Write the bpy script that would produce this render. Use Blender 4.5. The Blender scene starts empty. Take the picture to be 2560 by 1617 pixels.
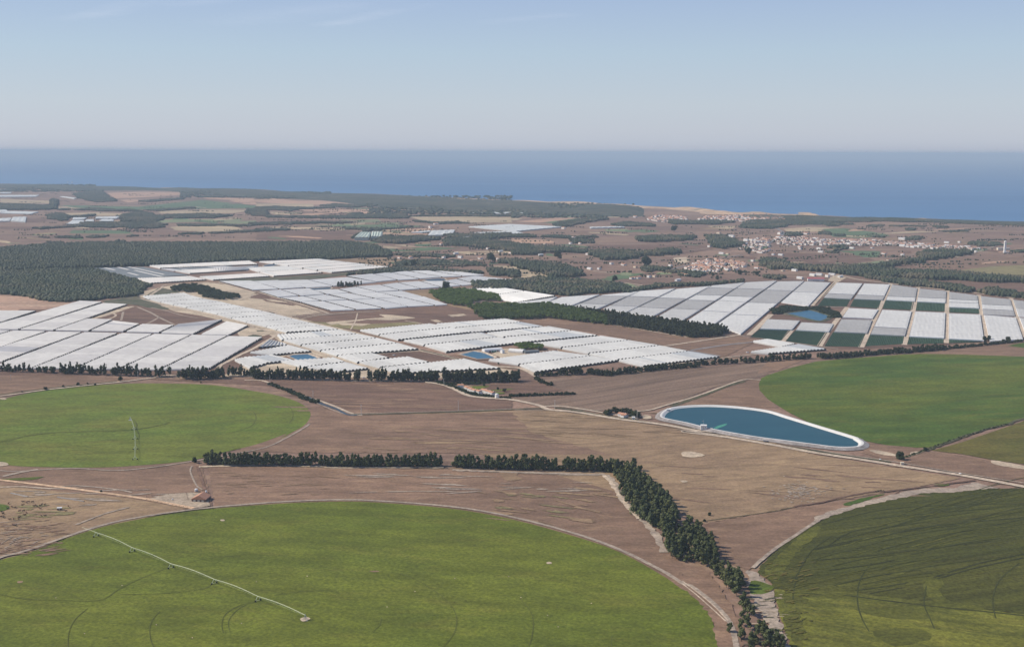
import bpy, math, random
import numpy as np
from mathutils import Vector, Matrix
random.seed(7); RNG = np.random.default_rng(11)
S = bpy.context.scene
COL = S.collection
# ---------------------------------------------------------------- camera, sky, sun, exposure
HAZE_D = 4.7e-5
W0, H0, F, CAMZ, Y0, ROLL = 2560.0, 1617.0, 2950.0, 370.0, 380.0, math.radians(0.19)
PITCH = math.atan((H0/2-Y0)/F)
cd = bpy.data.cameras.new('camera'); cam = bpy.data.objects.new('camera', cd); COL.objects.link(cam)
cd.sensor_width = 36.0; cd.lens = 36.0*F/W0; cd.clip_start = 1.0; cd.clip_end = 400000.0
Rm = Matrix.Rotation(math.pi/2-PITCH, 4, 'X') @ Matrix.Rotation(ROLL, 4, 'Z')
cam.matrix_world = Matrix.Translation((0, 0, CAMZ)) @ Rm
S.camera = cam
SUN_EL, SUN_AZ = math.radians(40), math.radians(-78)      # azimuth clockwise from the viewing direction (+Y)
w = bpy.data.worlds.new('World'); S.world = w; w.use_nodes = True
nt = w.node_tree; bg = nt.nodes['Background']
sky = nt.nodes.new('ShaderNodeTexSky'); sky.sky_type = 'NISHITA'; sky.sun_disc = False
sky.sun_elevation = SUN_EL; sky.sun_rotation = SUN_AZ; sky.altitude = 200; sky.air_density = 1.0; sky.dust_density = 0.4; sky.ozone_density = 3.0
tint = nt.nodes.new('ShaderNodeMix'); tint.data_type = 'RGBA'; tint.blend_type = 'MULTIPLY'; tint.inputs[0].default_value = 1.0; tint.inputs[7].default_value = (1.03, 0.98, 1.08, 1)
nt.links.new(sky.outputs[0], tint.inputs[6])
# the low sky over the sea is whitened by sea haze: blend the Nishita sky with the haze tones below 10 degrees
tcw = nt.nodes.new('ShaderNodeTexCoord'); sw = nt.nodes.new('ShaderNodeSeparateXYZ'); nt.links.new(tcw.outputs['Generated'], sw.inputs[0])
mr = nt.nodes.new('ShaderNodeMapRange'); nt.links.new(sw.outputs[2], mr.inputs[0]); mr.inputs[1].default_value = 0.0; mr.inputs[2].default_value = 0.13
rp = nt.nodes.new('ShaderNodeValToRGB'); nt.links.new(mr.outputs[0], rp.inputs[0]); er = rp.color_ramp.elements
er[0].position = 0.0; er[0].color = (.37, .44, .58, 1); er[1].position = 1.0; er[1].color = (.385, .50, .705, 1)
for ps, cc in ((.025, (.46, .51, .62, 1)), (.07, (.505, .555, .655, 1)), (.14, (.525, .575, .665, 1)), (.30, (.53, .60, .68, 1)), (.62, (.47, .59, .705, 1))): e_ = er.new(ps); e_.color = cc
sc9 = nt.nodes.new('ShaderNodeMix'); sc9.data_type = 'RGBA'; sc9.blend_type = 'MULTIPLY'; sc9.clamp_result = False; sc9.inputs[0].default_value = 1.0; sc9.inputs[7].default_value = (1/.11, 1/.11, 1/.11, 1); nt.links.new(rp.outputs[0], sc9.inputs[6])
mf = nt.nodes.new('ShaderNodeMapRange'); nt.links.new(sw.outputs[2], mf.inputs[0]); mf.inputs[1].default_value = .14; mf.inputs[2].default_value = .45; mf.inputs[3].default_value = .88; mf.inputs[4].default_value = 0.0
ms = nt.nodes.new('ShaderNodeMix'); ms.data_type = 'RGBA'; nt.links.new(mf.outputs[0], ms.inputs[0]); nt.links.new(tint.outputs[2], ms.inputs[6]); nt.links.new(sc9.outputs[2], ms.inputs[7])
nt.links.new(ms.outputs[2], bg.inputs[0]); bg.inputs[1].default_value = 0.11
ld = bpy.data.lights.new('sun', 'SUN'); ld.energy = 4.6; ld.angle = math.radians(0.5); ld.color = (1.0, 0.91, 0.77)
sun = bpy.data.objects.new('sun', ld); COL.objects.link(sun)
sd = Vector((math.sin(SUN_AZ)*math.cos(SUN_EL), math.cos(SUN_AZ)*math.cos(SUN_EL), math.sin(SUN_EL)))
sun.rotation_euler = sd.to_track_quat('Z', 'Y').to_euler(); sun.location = (0, 0, 900)
S.view_settings.view_transform = 'Standard'; S.view_settings.look = 'None'
S.view_settings.gamma = 1; S.view_settings.exposure = 0.0
S.cycles.volume_bounces = 0; S.cycles.max_bounces = 5; S.cycles.diffuse_bounces = 2; S.cycles.transparent_max_bounces = 8

# ---------------------------------------------------------------- ground lookup and helpers
M3x3 = Rm.to_3x3()
def G(p, z=0.0):
    """a point of the land, measured on the survey picture, as metres on the ground"""
    d = M3x3 @ Vector(((p[0]-W0/2)/F, -(p[1]-H0/2)/F, -1.0))
    t = (z-CAMZ)/d.z
    return (d.x*t, d.y*t)
def tile(x0, y0, s):
    return lambda *pts: [(x0+a/s, y0+b/s) for a, b in pts]
s4 = 3.7625
T1, T2, T3, T4 = [tile(x, 440, s4) for x in (0, 640, 1280, 1920)]
M1, M2, M3, M4 = [tile(x, 700, s4) for x in (0, 640, 1280, 1920)]
B1, B2, B3 = tile(0, 1060, 2.7303), tile(853, 1060, 2.7303), tile(1706, 1060, 2.7307)
Z1, Z2, Z3, Z4, Z6, Z7, Z8 = [tile(x, y, 7.525) for x, y in ((300,780),(600,780),(900,780),(1200,800),(360,640),(640,640),(900,640))]
DP = tile(0, 0, 0.940625)
def GG(pts): return [G(p) for p in pts]
def tag(o, label=None, cat=None, group=None, kind=None):
    if label: o['label'] = label
    if cat: o['category'] = cat
    if group: o['group'] = group
    if kind: o['kind'] = kind
    return o
def mesh_obj(name, verts, faces, mat, parent=None, midx=None, smooth=False):
    me = bpy.data.meshes.new(name)
    me.from_pydata([tuple(v) for v in verts], [], faces)
    for m in (mat if isinstance(mat, (list, tuple)) else [mat]): me.materials.append(m)
    if midx is not None: me.polygons.foreach_set('material_index', midx)
    if smooth: me.polygons.foreach_set('use_smooth', [True]*len(me.polygons))
    me.update()
    o = bpy.data.objects.new(name, me); COL.objects.link(o)
    if parent: o.parent = parent
    return o
def empty(name, loc=(0,0,0), rz=0.0):
    o = bpy.data.objects.new(name, None); COL.objects.link(o); o.location = loc; o.rotation_euler = (0,0,rz); return o
def arr_mesh(name, V, Q, mats, midx=None):
    """V (n,3) array, Q (m,k) array of equal-sized faces"""
    me = bpy.data.meshes.new(name); k = Q.shape[1]
    me.vertices.add(len(V)); me.vertices.foreach_set('co', V.astype(np.float32).ravel())
    me.loops.add(Q.size); me.loops.foreach_set('vertex_index', Q.astype(np.int32).ravel())
    me.polygons.add(len(Q)); me.polygons.foreach_set('loop_start', np.arange(len(Q), dtype=np.int32)*k)
    me.polygons.foreach_set('loop_total', np.full(len(Q), k, dtype=np.int32))
    for m in mats: me.materials.append(m)
    if midx is not None: me.polygons.foreach_set('material_index', midx.astype(np.int32))
    me.update(calc_edges=True); me.validate()
    return me
class MB:
    def __init__(s): s.v = []; s.f = []
    def box(s, c, d, rz=0.0, tz=(1,1)):
        x, y, z = c; a, b, h = d[0]/2, d[1]/2, d[2]; n = len(s.v); cs, sn = math.cos(rz), math.sin(rz)
        for zz, k, k2 in ((0,1,1),(h,tz[0],tz[1])):
            for sx, sy in ((-1,-1),(1,-1),(1,1),(-1,1)):
                u, v = sx*a*k, sy*b*k2; s.v.append((x+u*cs-v*sn, y+u*sn+v*cs, z+zz))
        s.f += [(n,n+3,n+2,n+1),(n+4,n+5,n+6,n+7)]+[(n+i,n+(i+1)%4,n+4+(i+1)%4,n+4+i) for i in range(4)]; return s
    def tube(s, p, q, r, r2=None, k=6):
        r2 = r if r2 is None else r2; p, q = Vector(p), Vector(q); d = (q-p).normalized()
        u = d.orthogonal().normalized(); v = d.cross(u); n = len(s.v)
        for c, rr in ((p,r),(q,r2)):
            for i in range(k):
                a = 2*math.pi*i/k; s.v.append(tuple(c+u*rr*math.cos(a)+v*rr*math.sin(a)))
        s.f += [(n+i,n+(i+1)%k,n+k+(i+1)%k,n+k+i) for i in range(k)]+[tuple(range(n+k-1,n-1,-1)), tuple(range(n+k,n+2*k))]; return s
    def loft(s, rings, cap=True):
        n = len(s.v); k = len(rings[0])
        for r in rings: s.v += [tuple(p) for p in r]
        for j in range(len(rings)-1):
            s.f += [(n+j*k+i, n+j*k+(i+1)%k, n+(j+1)*k+(i+1)%k, n+(j+1)*k+i) for i in range(k)]
        if cap: s.f += [tuple(range(n+k-1,n-1,-1)), tuple(range(n+(len(rings)-1)*k, n+len(rings)*k))]
        return s
    def gable(s, L, Wd, z0, rise, over=0.4, hip=0.0, th=0.25):
        a, b, n = L/2+over, Wd/2+over, len(s.v)
        s.v += [(-a,-b,z0),(a,-b,z0),(a,b,z0),(-a,b,z0),(-a+hip,0,z0+rise),(a-hip,0,z0+rise),(-a,-b,z0-th),(a,-b,z0-th),(a,b,z0-th),(-a,b,z0-th)]
        s.f += [(n,n+1,n+5,n+4),(n+2,n+3,n+4,n+5),(n+1,n+2,n+5),(n+3,n,n+4),(n+9,n+8,n+7,n+6),(n,n+6,n+7,n+1),(n+1,n+7,n+8,n+2),(n+2,n+8,n+9,n+3),(n+3,n+9,n+6,n)]; return s
    def build(s, name, mat, parent=None): return mesh_obj(name, s.v, s.f, mat, parent)
def copy_tree(o, parent=None):
    c = o.copy(); COL.objects.link(c); c.parent = parent
    for ch in list(o.children): copy_tree(ch, c)
    return c
def catmull(P, n=6, closed=False):
    P = [np.array(p, float) for p in P]; m = len(P); out = []
    rng = range(m) if closed else range(m-1)
    for i in rng:
        if closed: a, b, c, d = P[i-1], P[i], P[(i+1)%m], P[(i+2)%m]
        else: a, b, c, d = P[max(i-1,0)], P[i], P[i+1], P[min(i+2,m-1)]
        for k in range(n):
            t = k/n; out.append(0.5*((2*b)+(-a+c)*t+(2*a-5*b+4*c-d)*t*t+(-a+3*b-3*c+d)*t**3))
    if not closed: out.append(P[-1])
    return out
def inpoly(x, y, poly):
    P = np.asarray(poly); r = np.zeros(len(x), bool); j = len(P)-1
    for i in range(len(P)):
        xi, yi = P[i]; xj, yj = P[j]
        c = ((yi > y) != (yj > y)) & (x < (xj-xi)*(y-yi)/((yj-yi) if yj != yi else 1e-9)+xi)
        r ^= c; j = i
    return r

# ---------------------------------------------------------------- materials
def newmat(name):
    m = bpy.data.materials.new(name); m.use_nodes = True
    return m, m.node_tree, m.node_tree.nodes['Principled BSDF']
def N(nt, t, **kw):
    n = nt.nodes.new(t)
    for k, v in kw.items():
        if k in n.inputs: n.inputs[k].default_value = v
        else: setattr(n, k, v)
    return n
def noise(nt, vec, scale, detail=3.0, rough=0.6, dist=0.0):
    n = N(nt, 'ShaderNodeTexNoise', Scale=scale, Detail=detail, Roughness=rough, Distortion=dist)
    nt.links.new(vec, n.inputs['Vector']); return n.outputs['Fac']
def remap(nt, x, a, b, c=0.0, d=1.0):
    n = N(nt, 'ShaderNodeMapRange'); nt.links.new(x, n.inputs['Value'])
    for k, v in (('From Min',a),('From Max',b),('To Min',c),('To Max',d)): n.inputs[k].default_value = v
    return n.outputs['Result']
def mix(nt, f, a, b):
    n = N(nt, 'ShaderNodeMix', data_type='RGBA')
    if isinstance(f, (int, float)): n.inputs[0].default_value = f
    else: nt.links.new(f, n.inputs[0])
    for s_, v in ((6,a),(7,b)):
        if isinstance(v, tuple): n.inputs[s_].default_value = (*v[:3], 1)
        else: nt.links.new(v, n.inputs[s_])
    return n.outputs[2]
def coords(nt, rot=0.0, stretch=1.0):
    tc = N(nt, 'ShaderNodeTexCoord'); mp = N(nt, 'ShaderNodeMapping')
    nt.links.new(tc.outputs['Object'], mp.inputs[0])
    mp.inputs['Rotation'].default_value = (0, 0, rot)              # turn first, stretch along the turned x axis after
    m2 = N(nt, 'ShaderNodeMapping'); m2.inputs['Scale'].default_value = (1.0/stretch, 1.0, 1.0); nt.links.new(mp.outputs[0], m2.inputs[0])
    return m2.outputs[0]
def soil(name, c1, c2, c3=None, rot=0.0, stretch=3.0, big=1/160, mid=1/22, fine=1/3.5, amt3=0.5, rough=0.95, bump=0.0, streak=0.0, lo=0.40, hi=0.60, finec=0.30):
    """field surface: two tones in large drifts, a third in sparse patches, fine grain along the tillage direction"""
    m, nt, b = newmat(name); v = coords(nt, rot, stretch); v0 = coords(nt, rot+0.4, 1.0)
    c = mix(nt, remap(nt, noise(nt, v, big, 5, 0.62, 0.6), lo, hi), c1, c2)
    if c3: c = mix(nt, remap(nt, noise(nt, v, mid*0.8, 5, 0.7, 0.8), 0.52, 0.70, 0, amt3), c, c3)
    if streak:
        v2 = coords(nt, rot, 26.0)
        c = mix(nt, remap(nt, noise(nt, v2, 1/6, 3, 0.65), 0.35, 0.65, 0, streak), c, tuple(x*0.62 for x in c1))
    g = mix(nt, remap(nt, noise(nt, v, mid, 4, 0.7), 0.36, 0.64), tuple([0.80]*3), tuple([1.2]*3))
    g2 = mix(nt, remap(nt, noise(nt, v0, fine, 3, 0.75), 0.3, 0.7), tuple([1-finec]*3), tuple([1+finec]*3))
    for gg in (g, g2):
        mm = N(nt, 'ShaderNodeMix', data_type='RGBA', blend_type='MULTIPLY'); mm.inputs[0].default_value = 1
        nt.links.new(c, mm.inputs[6]); nt.links.new(gg, mm.inputs[7]); c = mm.outputs[2]
    nt.links.new(c, b.inputs['Base Color']); b.inputs['Roughness'].default_value = rough
    b.inputs['Specular IOR Level'].default_value = 0.15
    if bump:
        bp = N(nt, 'ShaderNodeBump', Strength=1.0, Distance=bump)
        nt.links.new(noise(nt, v, 1/6, 4, 0.7), bp.inputs['Height']); nt.links.new(bp.outputs[0], b.inputs['Normal'])
    return m
def plain(name, c, rough=0.7, var=0.12, sc=0.4, metal=0.0, spec=0.3):
    m, nt, b = newmat(name); v = coords(nt)
    k = mix(nt, remap(nt, noise(nt, v, sc, 4, 0.65), 0.3, 0.7), tuple(x*(1-var) for x in c), tuple(min(1, x*(1+var)) for x in c))
    nt.links.new(k, b.inputs['Base Color']); b.inputs['Roughness'].default_value = rough
    b.inputs['Metallic'].default_value = metal; b.inputs['Specular IOR Level'].default_value = spec
    return m
# soils and crops
SOIL = soil('dry_soil', (0.276,0.174,0.114), (0.199,0.126,0.085), (0.359,0.239,0.141), stretch=3, mid=1/16, streak=.22, lo=.36, hi=.60, finec=.22)
SOIL_D = soil('dark_soil', (0.192,0.117,0.081), (0.150,0.092,0.066), (0.262,0.165,0.106), stretch=4, rot=.1)
SOIL_W = soil('warm_soil', (.325,.222,.130), (.255,.170,.105), (.42,.30,.16), stretch=3, rot=-.25, streak=.3, mid=1/16, finec=.22)
SOIL_F = soil('far_soil', (0.275,0.176,0.124), (0.200,0.128,0.094), (0.350,0.252,0.136), stretch=3, big=1/420, mid=1/70, fine=1/12)
STUBBLE = soil('stubble_soil', (0.262,0.178,0.125), (0.194,0.131,0.093), (0.320,0.226,0.152), stretch=14, rot=-.64, streak=.75, big=1/60)
PINK = soil('reddish_field', (.50,.31,.20), (.42,.27,.19), (.54,.40,.27), stretch=5, big=1/300, mid=1/60, fine=1/12)
STRAW = soil('straw_field', (.48,.37,.23), (.40,.31,.20), (.52,.42,.28), stretch=6, big=1/300, mid=1/60, fine=1/12)
SAND = soil('sand', (.58,.47,.33), (.48,.38,.27), (.30,.24,.18), stretch=2.5, big=1/90, mid=1/25, amt3=.8)
DUNE = soil('dune_sand', (.60,.41,.26), (.46,.32,.21), (.20,.19,.15), stretch=2.5, big=1/120, mid=1/40, amt3=.95)
TRACK = soil('dirt_track', (.57,.46,.34), (.50,.40,.30), (.40,.32,.25), stretch=1.5, big=1/40, mid=1/9)
TRACK_P = soil('pale_track', (.41,.33,.25), (.33,.265,.205), (.30,.24,.21), stretch=1.5, big=1/40, mid=1/9, amt3=.8)
ASPH = soil('asphalt', (.26,.24,.235), (.22,.21,.205), None, stretch=2)
GRASS = soil('green_crop', (.130,.150,.018), (.108,.134,.016), (.160,.154,.026), stretch=2.6, rot=.15, big=1/120, mid=1/24, fine=1/3.2, finec=.36, bump=.3, amt3=.5)
GRASS2 = soil('bright_green_crop', (.115,.160,.023), (.138,.160,.026), (.172,.155,.032), stretch=2.6, rot=-.1, big=1/110, mid=1/26, fine=1/5, bump=.25, amt3=.5)
GRASS3 = soil('deep_green_crop', (0.066,0.110,0.017), (0.111,0.135,0.020), (0.148,0.132,0.025), stretch=3.0, rot=-.2, big=1/140, mid=1/30, fine=1/5, bump=.25, amt3=.5)
OLIVE = soil('olive_crop', (0.132,0.112,0.025), (0.103,0.099,0.021), (0.186,0.129,0.041), stretch=3.0, rot=-.3, big=1/90, mid=1/30, fine=1/5, bump=.25)
TALL = soil('tall_crop', (.066,.070,.013), (.090,.090,.016), (.125,.110,.024), stretch=10, rot=-.35, big=1/70, mid=1/18, fine=1/3.2, finec=.42, streak=.5, bump=.5, amt3=.5)
TALLB = soil('tall_crop_bright', (.165,.165,.024), (.100,.104,.018), (.215,.195,.034), stretch=4, rot=.35, big=1/34, mid=1/12, fine=1/3.2, finec=.42, bump=.5, amt3=.7)
RUTD = soil('dark_crop_lane', (.035,.040,.012), (.045,.048,.014), None, stretch=1)
LANE2 = soil('drill_lane', (.050,.056,.015), (.062,.066,.018), None, stretch=1)
TALLM = soil('tall_crop_mixed', (.108,.110,.018), (.076,.080,.014), (.140,.128,.026), stretch=7, rot=-.2, big=1/50, mid=1/14, fine=1/3.2, finec=.42, bump=.5, amt3=.6)
RUT = soil('wheel_rut', (.102,.112,.026), (.092,.104,.023), None, stretch=1)
DITCH = soil('ditch_weeds', (.085,.085,.045), (.12,.11,.06), (.06,.07,.03), stretch=1, big=1/30, mid=1/8)
SCRUB = soil('scrub', (.085,.092,.050), (.14,.125,.08), (.05,.065,.035), stretch=1, big=1/60, mid=1/14, fine=1/4, finec=.45)
SCRUB_F = soil('far_scrub', (.045,.058,.038), (.080,.080,.052), (.21,.16,.11), stretch=2, big=1/260, mid=1/60, fine=1/14, finec=.45, amt3=.8)
DRYG = soil('dry_grass', (.26,.22,.10), (.20,.17,.085), (.33,.27,.15), stretch=3, big=1/60, mid=1/14)
PALEG = soil('pale_green_field', (.23,.26,.13), (.19,.22,.12), (.28,.27,.17), stretch=6, big=1/300, mid=1/60, fine=1/12)
FARG = soil('far_green_field', (.12,.17,.08), (.10,.15,.075), (.18,.18,.11), stretch=6, big=1/300, mid=1/60, fine=1/12)
NETG = soil('row_crop', (.045,.085,.048), (.055,.095,.052), (.035,.065,.038), stretch=1, big=1/60, mid=1/10)
WHITEC = plain('limewash', (.74,.70,.64), .9, .10)
CONC = plain('concrete', (.50,.47,.43), .9, .12)
def sea_mat():
    m, nt, b = newmat('sea_water'); v = coords(nt, 0.12, 9.0)
    a = mix(nt, remap(nt, noise(nt, v, 1/900, 4, 0.6), .38, .62), (.055,.155,.310), (.080,.195,.360))
    geo = N(nt, 'ShaderNodeTexCoord'); sp = N(nt, 'ShaderNodeSeparateXYZ'); nt.links.new(geo.outputs['Object'], sp.inputs[0])
    mth = N(nt, 'ShaderNodeMath', operation='MULTIPLY_ADD'); nt.links.new(sp.outputs[0], mth.inputs[0]); mth.inputs[1].default_value = 1.05; nt.links.new(sp.outputs[1], mth.inputs[2])
    nz = N(nt, 'ShaderNodeMath', operation='MULTIPLY_ADD'); nt.links.new(noise(nt, v, 1/1500, 3, .6), nz.inputs[0]); nz.inputs[1].default_value = 2200; nt.links.new(mth.outputs[0], nz.inputs[2])
    c = mix(nt, remap(nt, nz.outputs[0], 10400, 11900), (.085,.205,.37), a)        # shallows along the shore
    nt.links.new(c, b.inputs['Base Color']); b.inputs['Roughness'].default_value = .55; b.inputs['Specular IOR Level'].default_value = .25
    bp = N(nt, 'ShaderNodeBump', Strength=.6, Distance=2.0); nt.links.new(noise(nt, v, 1/60, 4, .7), bp.inputs['Height']); nt.links.new(bp.outputs[0], b.inputs['Normal'])
    return m
SEA = sea_mat()
SEAL = plain('sea_slick', (.085,.20,.37), .6, .15, 1/200)
def pond_mat(name, c1, c2, sc=1/40, rough=.12, spec=.35):
    m, nt, b = newmat(name); v = coords(nt, -.2, 3.0)
    c = mix(nt, remap(nt, noise(nt, v, sc, 3, .6), .35, .65), c1, c2); nt.links.new(c, b.inputs['Base Color'])
    b.inputs['Roughness'].default_value = rough; b.inputs['Specular IOR Level'].default_value = spec
    bp = N(nt, 'ShaderNodeBump', Strength=.3, Distance=.2); nt.links.new(noise(nt, v, 1/3, 3, .6), bp.inputs['Height']); nt.links.new(bp.outputs[0], b.inputs['Normal'])
    return m
POOL = pond_mat('reservoir_water', (.010,.070,.100), (.014,.082,.112), rough=.4, spec=.12); POND = pond_mat('pond_water', (.02,.105,.18), (.03,.13,.22), rough=.35, spec=.15)
DARKP = pond_mat('dark_pond_water', (.05,.08,.11), (.06,.095,.13), rough=.5, spec=.12)

LZ = [0.0]
def sheet(name, pts, mat, z, kind='structure', closed_smooth=False, n=6, jit=0.0, label=None, cat=None, raw=False, group=None):
    P = pts if raw else GG(pts)
    if closed_smooth: P = [tuple(p) for p in catmull(P, n, True)]
    if jit:
        Q = []; m_ = len(P)
        for i in range(m_):
            a, b = np.array(P[i]), np.array(P[(i+1) % m_]); L = np.hypot(*(b-a)); k = max(1, min(60, int(L/(jit*2.5))))
            nn = np.array([-(b-a)[1], (b-a)[0]])/max(L, 1e-6)
            for t in range(k): Q.append(tuple(a+(b-a)*t/k+nn*random.uniform(-jit, jit)*(1 if t else .3)))
        P = Q
    o = mesh_obj(name, [(x, y, z) for x, y in P], [tuple(range(len(P)))], mat)
    me = o.data
    if me.polygons[0].normal.z < 0: me.flip_normals()
    return tag(o, label, cat, group, kind)
def road(name, pts, width, mat, z, kind='structure', label=None, n=8, smooth=True, jit=.12, raw=False, cat=None):
    P = pts if raw else GG(pts)
    P = catmull(P, n) if smooth else [np.array(p) for p in P]
    v, f = [], []
    for i, p in enumerate(P):
        d = P[min(i+1, len(P)-1)]-P[max(i-1, 0)]; d = d/max(np.hypot(*d), 1e-6); nn = np.array([-d[1], d[0]])
        wl, wr = (width/2*(1+random.uniform(-jit, jit)) for _ in range(2))
        v += [(*(p+nn*wl), z), (*(p-nn*wr), z)]
        if i: f.append((2*i-2, 2*i-1, 2*i+1, 2*i))
    o = mesh_obj(name, v, f, mat); return tag(o, label, cat, None, kind)

# ---------------------------------------------------------------- sea and land
mesh_obj('sea', [(-150000,3000,-9),(150000,3000,-9),(150000,190000,-9),(-150000,190000,-9)], [(0,1,2,3)], SEA)['kind'] = 'structure'
coast = T1((-900,60),(0,72),(300,78),(520,80),(800,92),(1100,104),(1400,112),(1700,117),(2408,124))+T2((300,148),(700,160),(1100,168),(1500,188),(1900,205),(2408,232))+T3((300,244),(800,262),(1300,285),(1750,310),(2100,340),(2408,352))+T4((300,362),(640,378),(900,390),(1200,392),(1600,405),(2000,420),(2408,428),(3300,445))
cg = [tuple(p) for p in catmull(GG(coast), 5)]
cg = [(x+random.uniform(-12,12), y+random.uniform(-18,18)) for x, y in cg]
ground = [(x, y, 0.0) for x, y in cg]+[(9000,3500,0),(6000,300,0),(900,-200,0),(-900,-200,0),(-9000,2500,0),(-14000,9000,0)]
n0 = len(ground); ground += [(x, y, -12.0) for x, y in cg]
faces = [tuple(range(n0))]+[(i, i+1, n0+i+1, n0+i) for i in range(len(cg)-1)]
g_ = mesh_obj('ground', ground, faces, SOIL_F); g_['kind'] = 'structure'
# wind lanes and a few breakers out at sea
rs_ = random.Random(8)
for i in range(26):
    cx, cy = rs_.uniform(300, 2500), rs_.uniform(425, 520)
    if cy > 462+cx*.032-6: continue
    L = rs_.uniform(60, 260); road('wind_lane', [(cx-L/2, cy-L*.004), (cx, cy+rs_.uniform(-.6,.6)), (cx+L/2, cy+L*.004)], rs_.uniform(30, 90), SEAL, -8.2+.01*i, jit=.8)
# surf on the beach
WHITE_FOAM = plain('foam', (.85,.87,.88), .8, .05)
road('surf', T4((640,372),(720,378),(800,383),(905,388)), 30, WHITE_FOAM, -8.6, jit=.5)
# coastal hills: low wooded dunes with bare sand on their seaward edge
def mound(name, pts, hgt, mat, nx=70, ny=16, sand=None, seed=0, rough=.35, zb=-1.0):
    """ridge along a coast line of picture points: pts = [(far, near), ...]; real relief"""
    A = catmull(GG([p[0] for p in pts]), 8); B = catmull(GG([p[1] for p in pts]), 8); r = random.Random(seed)
    ph = [(r.uniform(0, 6.28), r.uniform(.6, 3.2), r.uniform(-2, 2)) for _ in range(9)]
    v, f, mi = [], [], []; nx = len(A)
    for i in range(nx):
        for j in range(ny+1):
            t = j/ny; p = A[i]*(1-t)+B[i]*t; u = i/6
            h = sum(math.sin(a+b*u+c*t*3) for a, b, c in ph)/9
            e = math.sin(math.pi*min(1, max(0, t)))**.6*min(1, i/3, (nx-1-i)/3)
            z = zb+hgt*e*(1-rough+rough*h*2.2)+(r.uniform(-.06,.06)*hgt*e)
            v.append((p[0], p[1], max(z, zb)))
    for i in range(nx-1):
        for j in range(ny):
            a = i*(ny+1)+j; f.append((a, a+1, a+ny+2, a+ny+1)); mi.append(1 if sand and j < ny*sand and r.random() < .8 else 0)
    o = mesh_obj(name, v, f, mat, midx=mi, smooth=True)
    if o.data.polygons[len(f)//2].normal.z < 0: o.data.flip_normals()
    o['kind'] = 'structure'; return o
q = lambda t, *a: [(t(x)[0], t(y)[0]) for x, y in a]
mound('hills', q(T1, ((-500,70),(-500,130)), ((0,76),(0,118)), ((300,80),(300,120)), ((700,90),(700,140)), ((1100,104),(1100,140)), ((1500,116),(1500,140)))+q(T1, ((1750,118),(1750,160)), ((2050,118),(2050,190)), ((2408,126),(2408,210)))+q(T2, ((300,150),(300,215)), ((700,162),(700,240)), ((1100,170),(1100,290)), ((1500,190),(1500,330)), ((1900,207),(1900,345)), ((2408,234),(2408,350)))+q(T3, ((300,246),(300,370)), ((800,264),(800,385)), ((1250,290),(1250,385))), 24, [SCRUB_F], seed=3)
mound('dunes', q(T2, ((1500,189),(1500,205)), ((1900,206),(1900,225)), ((2408,233),(2408,245)))+q(T3, ((300,244),(300,262)), ((800,262),(800,285)), ((1300,286),(1300,310)), ((1750,311),(1750,340)), ((2100,341),(2100,365)), ((2408,352),(2408,372)))+q(T4, ((300,362),(300,375)), ((500,370),(500,382))), 16, [DUNE], seed=5, rough=.6)
mound('hills', q(T4, ((-300,362),(-300,395)), ((0,368),(0,405)), ((300,372),(300,440)), ((640,384),(640,440)), ((900,396),(900,430)), ((1300,398),(1300,425)), ((1800,414),(1800,450)), ((2408,432),(2408,468)), ((2900,440),(2900,480))), 13, [SCRUB_F], seed=9)
for t, pts in ((T3, ((1760,350),(1850,330),(2000,330),(2100,350),(2050,365),(1850,365))), (T3, ((820,305),(1020,300),(1300,290),(1330,300),(1000,318))), (T3, ((1490,305),(1650,292),(1780,312),(1600,322))), (T3, ((0,232),(170,232),(320,250),(100,250))),
               (T3, ((350,245),(640,242),(820,262),(500,262))), (T2, ((1550,300),(1640,300),(1660,330),(1570,330))), (T3, ((2290,352),(2380,350),(2408,375),(2300,375))), (T4, ((290,345),(380,345),(420,360),(300,362))), (T4, ((1420,400),(1480,400),(1490,412),(1420,412))), (T1, ((1520,112),(1640,112),(1620,120),(1530,120)))):
    sheet('sand', t(*pts), DUNE, 1.5, closed_smooth=True)
# ---------------------------------------------------------------- far fields (patchwork)
def F_(t, mat, *quads):
    for qd in quads:
        LZ[0] = (LZ[0]+.013) % .4
        sheet('field', t(*qd), mat, .2+LZ[0], jit=6)
F_(T1, PINK, ((1010,160),(1300,150),(1860,155),(1800,170),(1400,200),(1080,210)), ((1120,225),(1250,220),(1420,230),(1200,250)), ((1880,200),(2408,215),(2408,235),(1950,215)), ((1280,370),(1470,360),(1480,378),(1300,382)), ((2150,230),(2408,225),(2408,270),(2300,265)))
F_(T1, STRAW, ((1500,330),(1900,318),(2400,320),(2200,350),(1900,360),(1500,352)), ((560,350),(900,345),(1170,355),(1100,375),(700,378)), ((0,215),(480,235),(470,260),(0,255)), ((1600,480),(1800,463),(2200,470),(2310,515),(1900,530),(1650,510)), ((520,290),(700,285),(800,300),(560,315)))
F_(T1, FARG, ((560,275),(900,280),(1300,290),(1900,225),(2408,280),(2408,305),(1800,310),(1200,318),(700,300)), ((680,510),(1200,515),(1250,545),(650,540)))
F_(T1, PALEG, ((2050,435),(2408,420),(2408,450),(2150,450)), ((1450,430),(1560,410),(2300,405),(2250,425),(1500,440)))
F_(T1, SOIL_D, ((250,400),(420,395),(440,430),(260,440)), ((0,475),(650,478),(300,500),(0,500)))
F_(T2, PINK, ((110,208),(400,235),(700,225),(980,235),(850,265),(560,275),(0,250),(0,225)), ((360,320),(700,310),(1200,315),(1100,355),(700,350)), ((230,365),(600,350),(870,370),(700,385),(300,378)), ((1310,305),(1460,300),(1440,325),(1330,325)))
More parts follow.
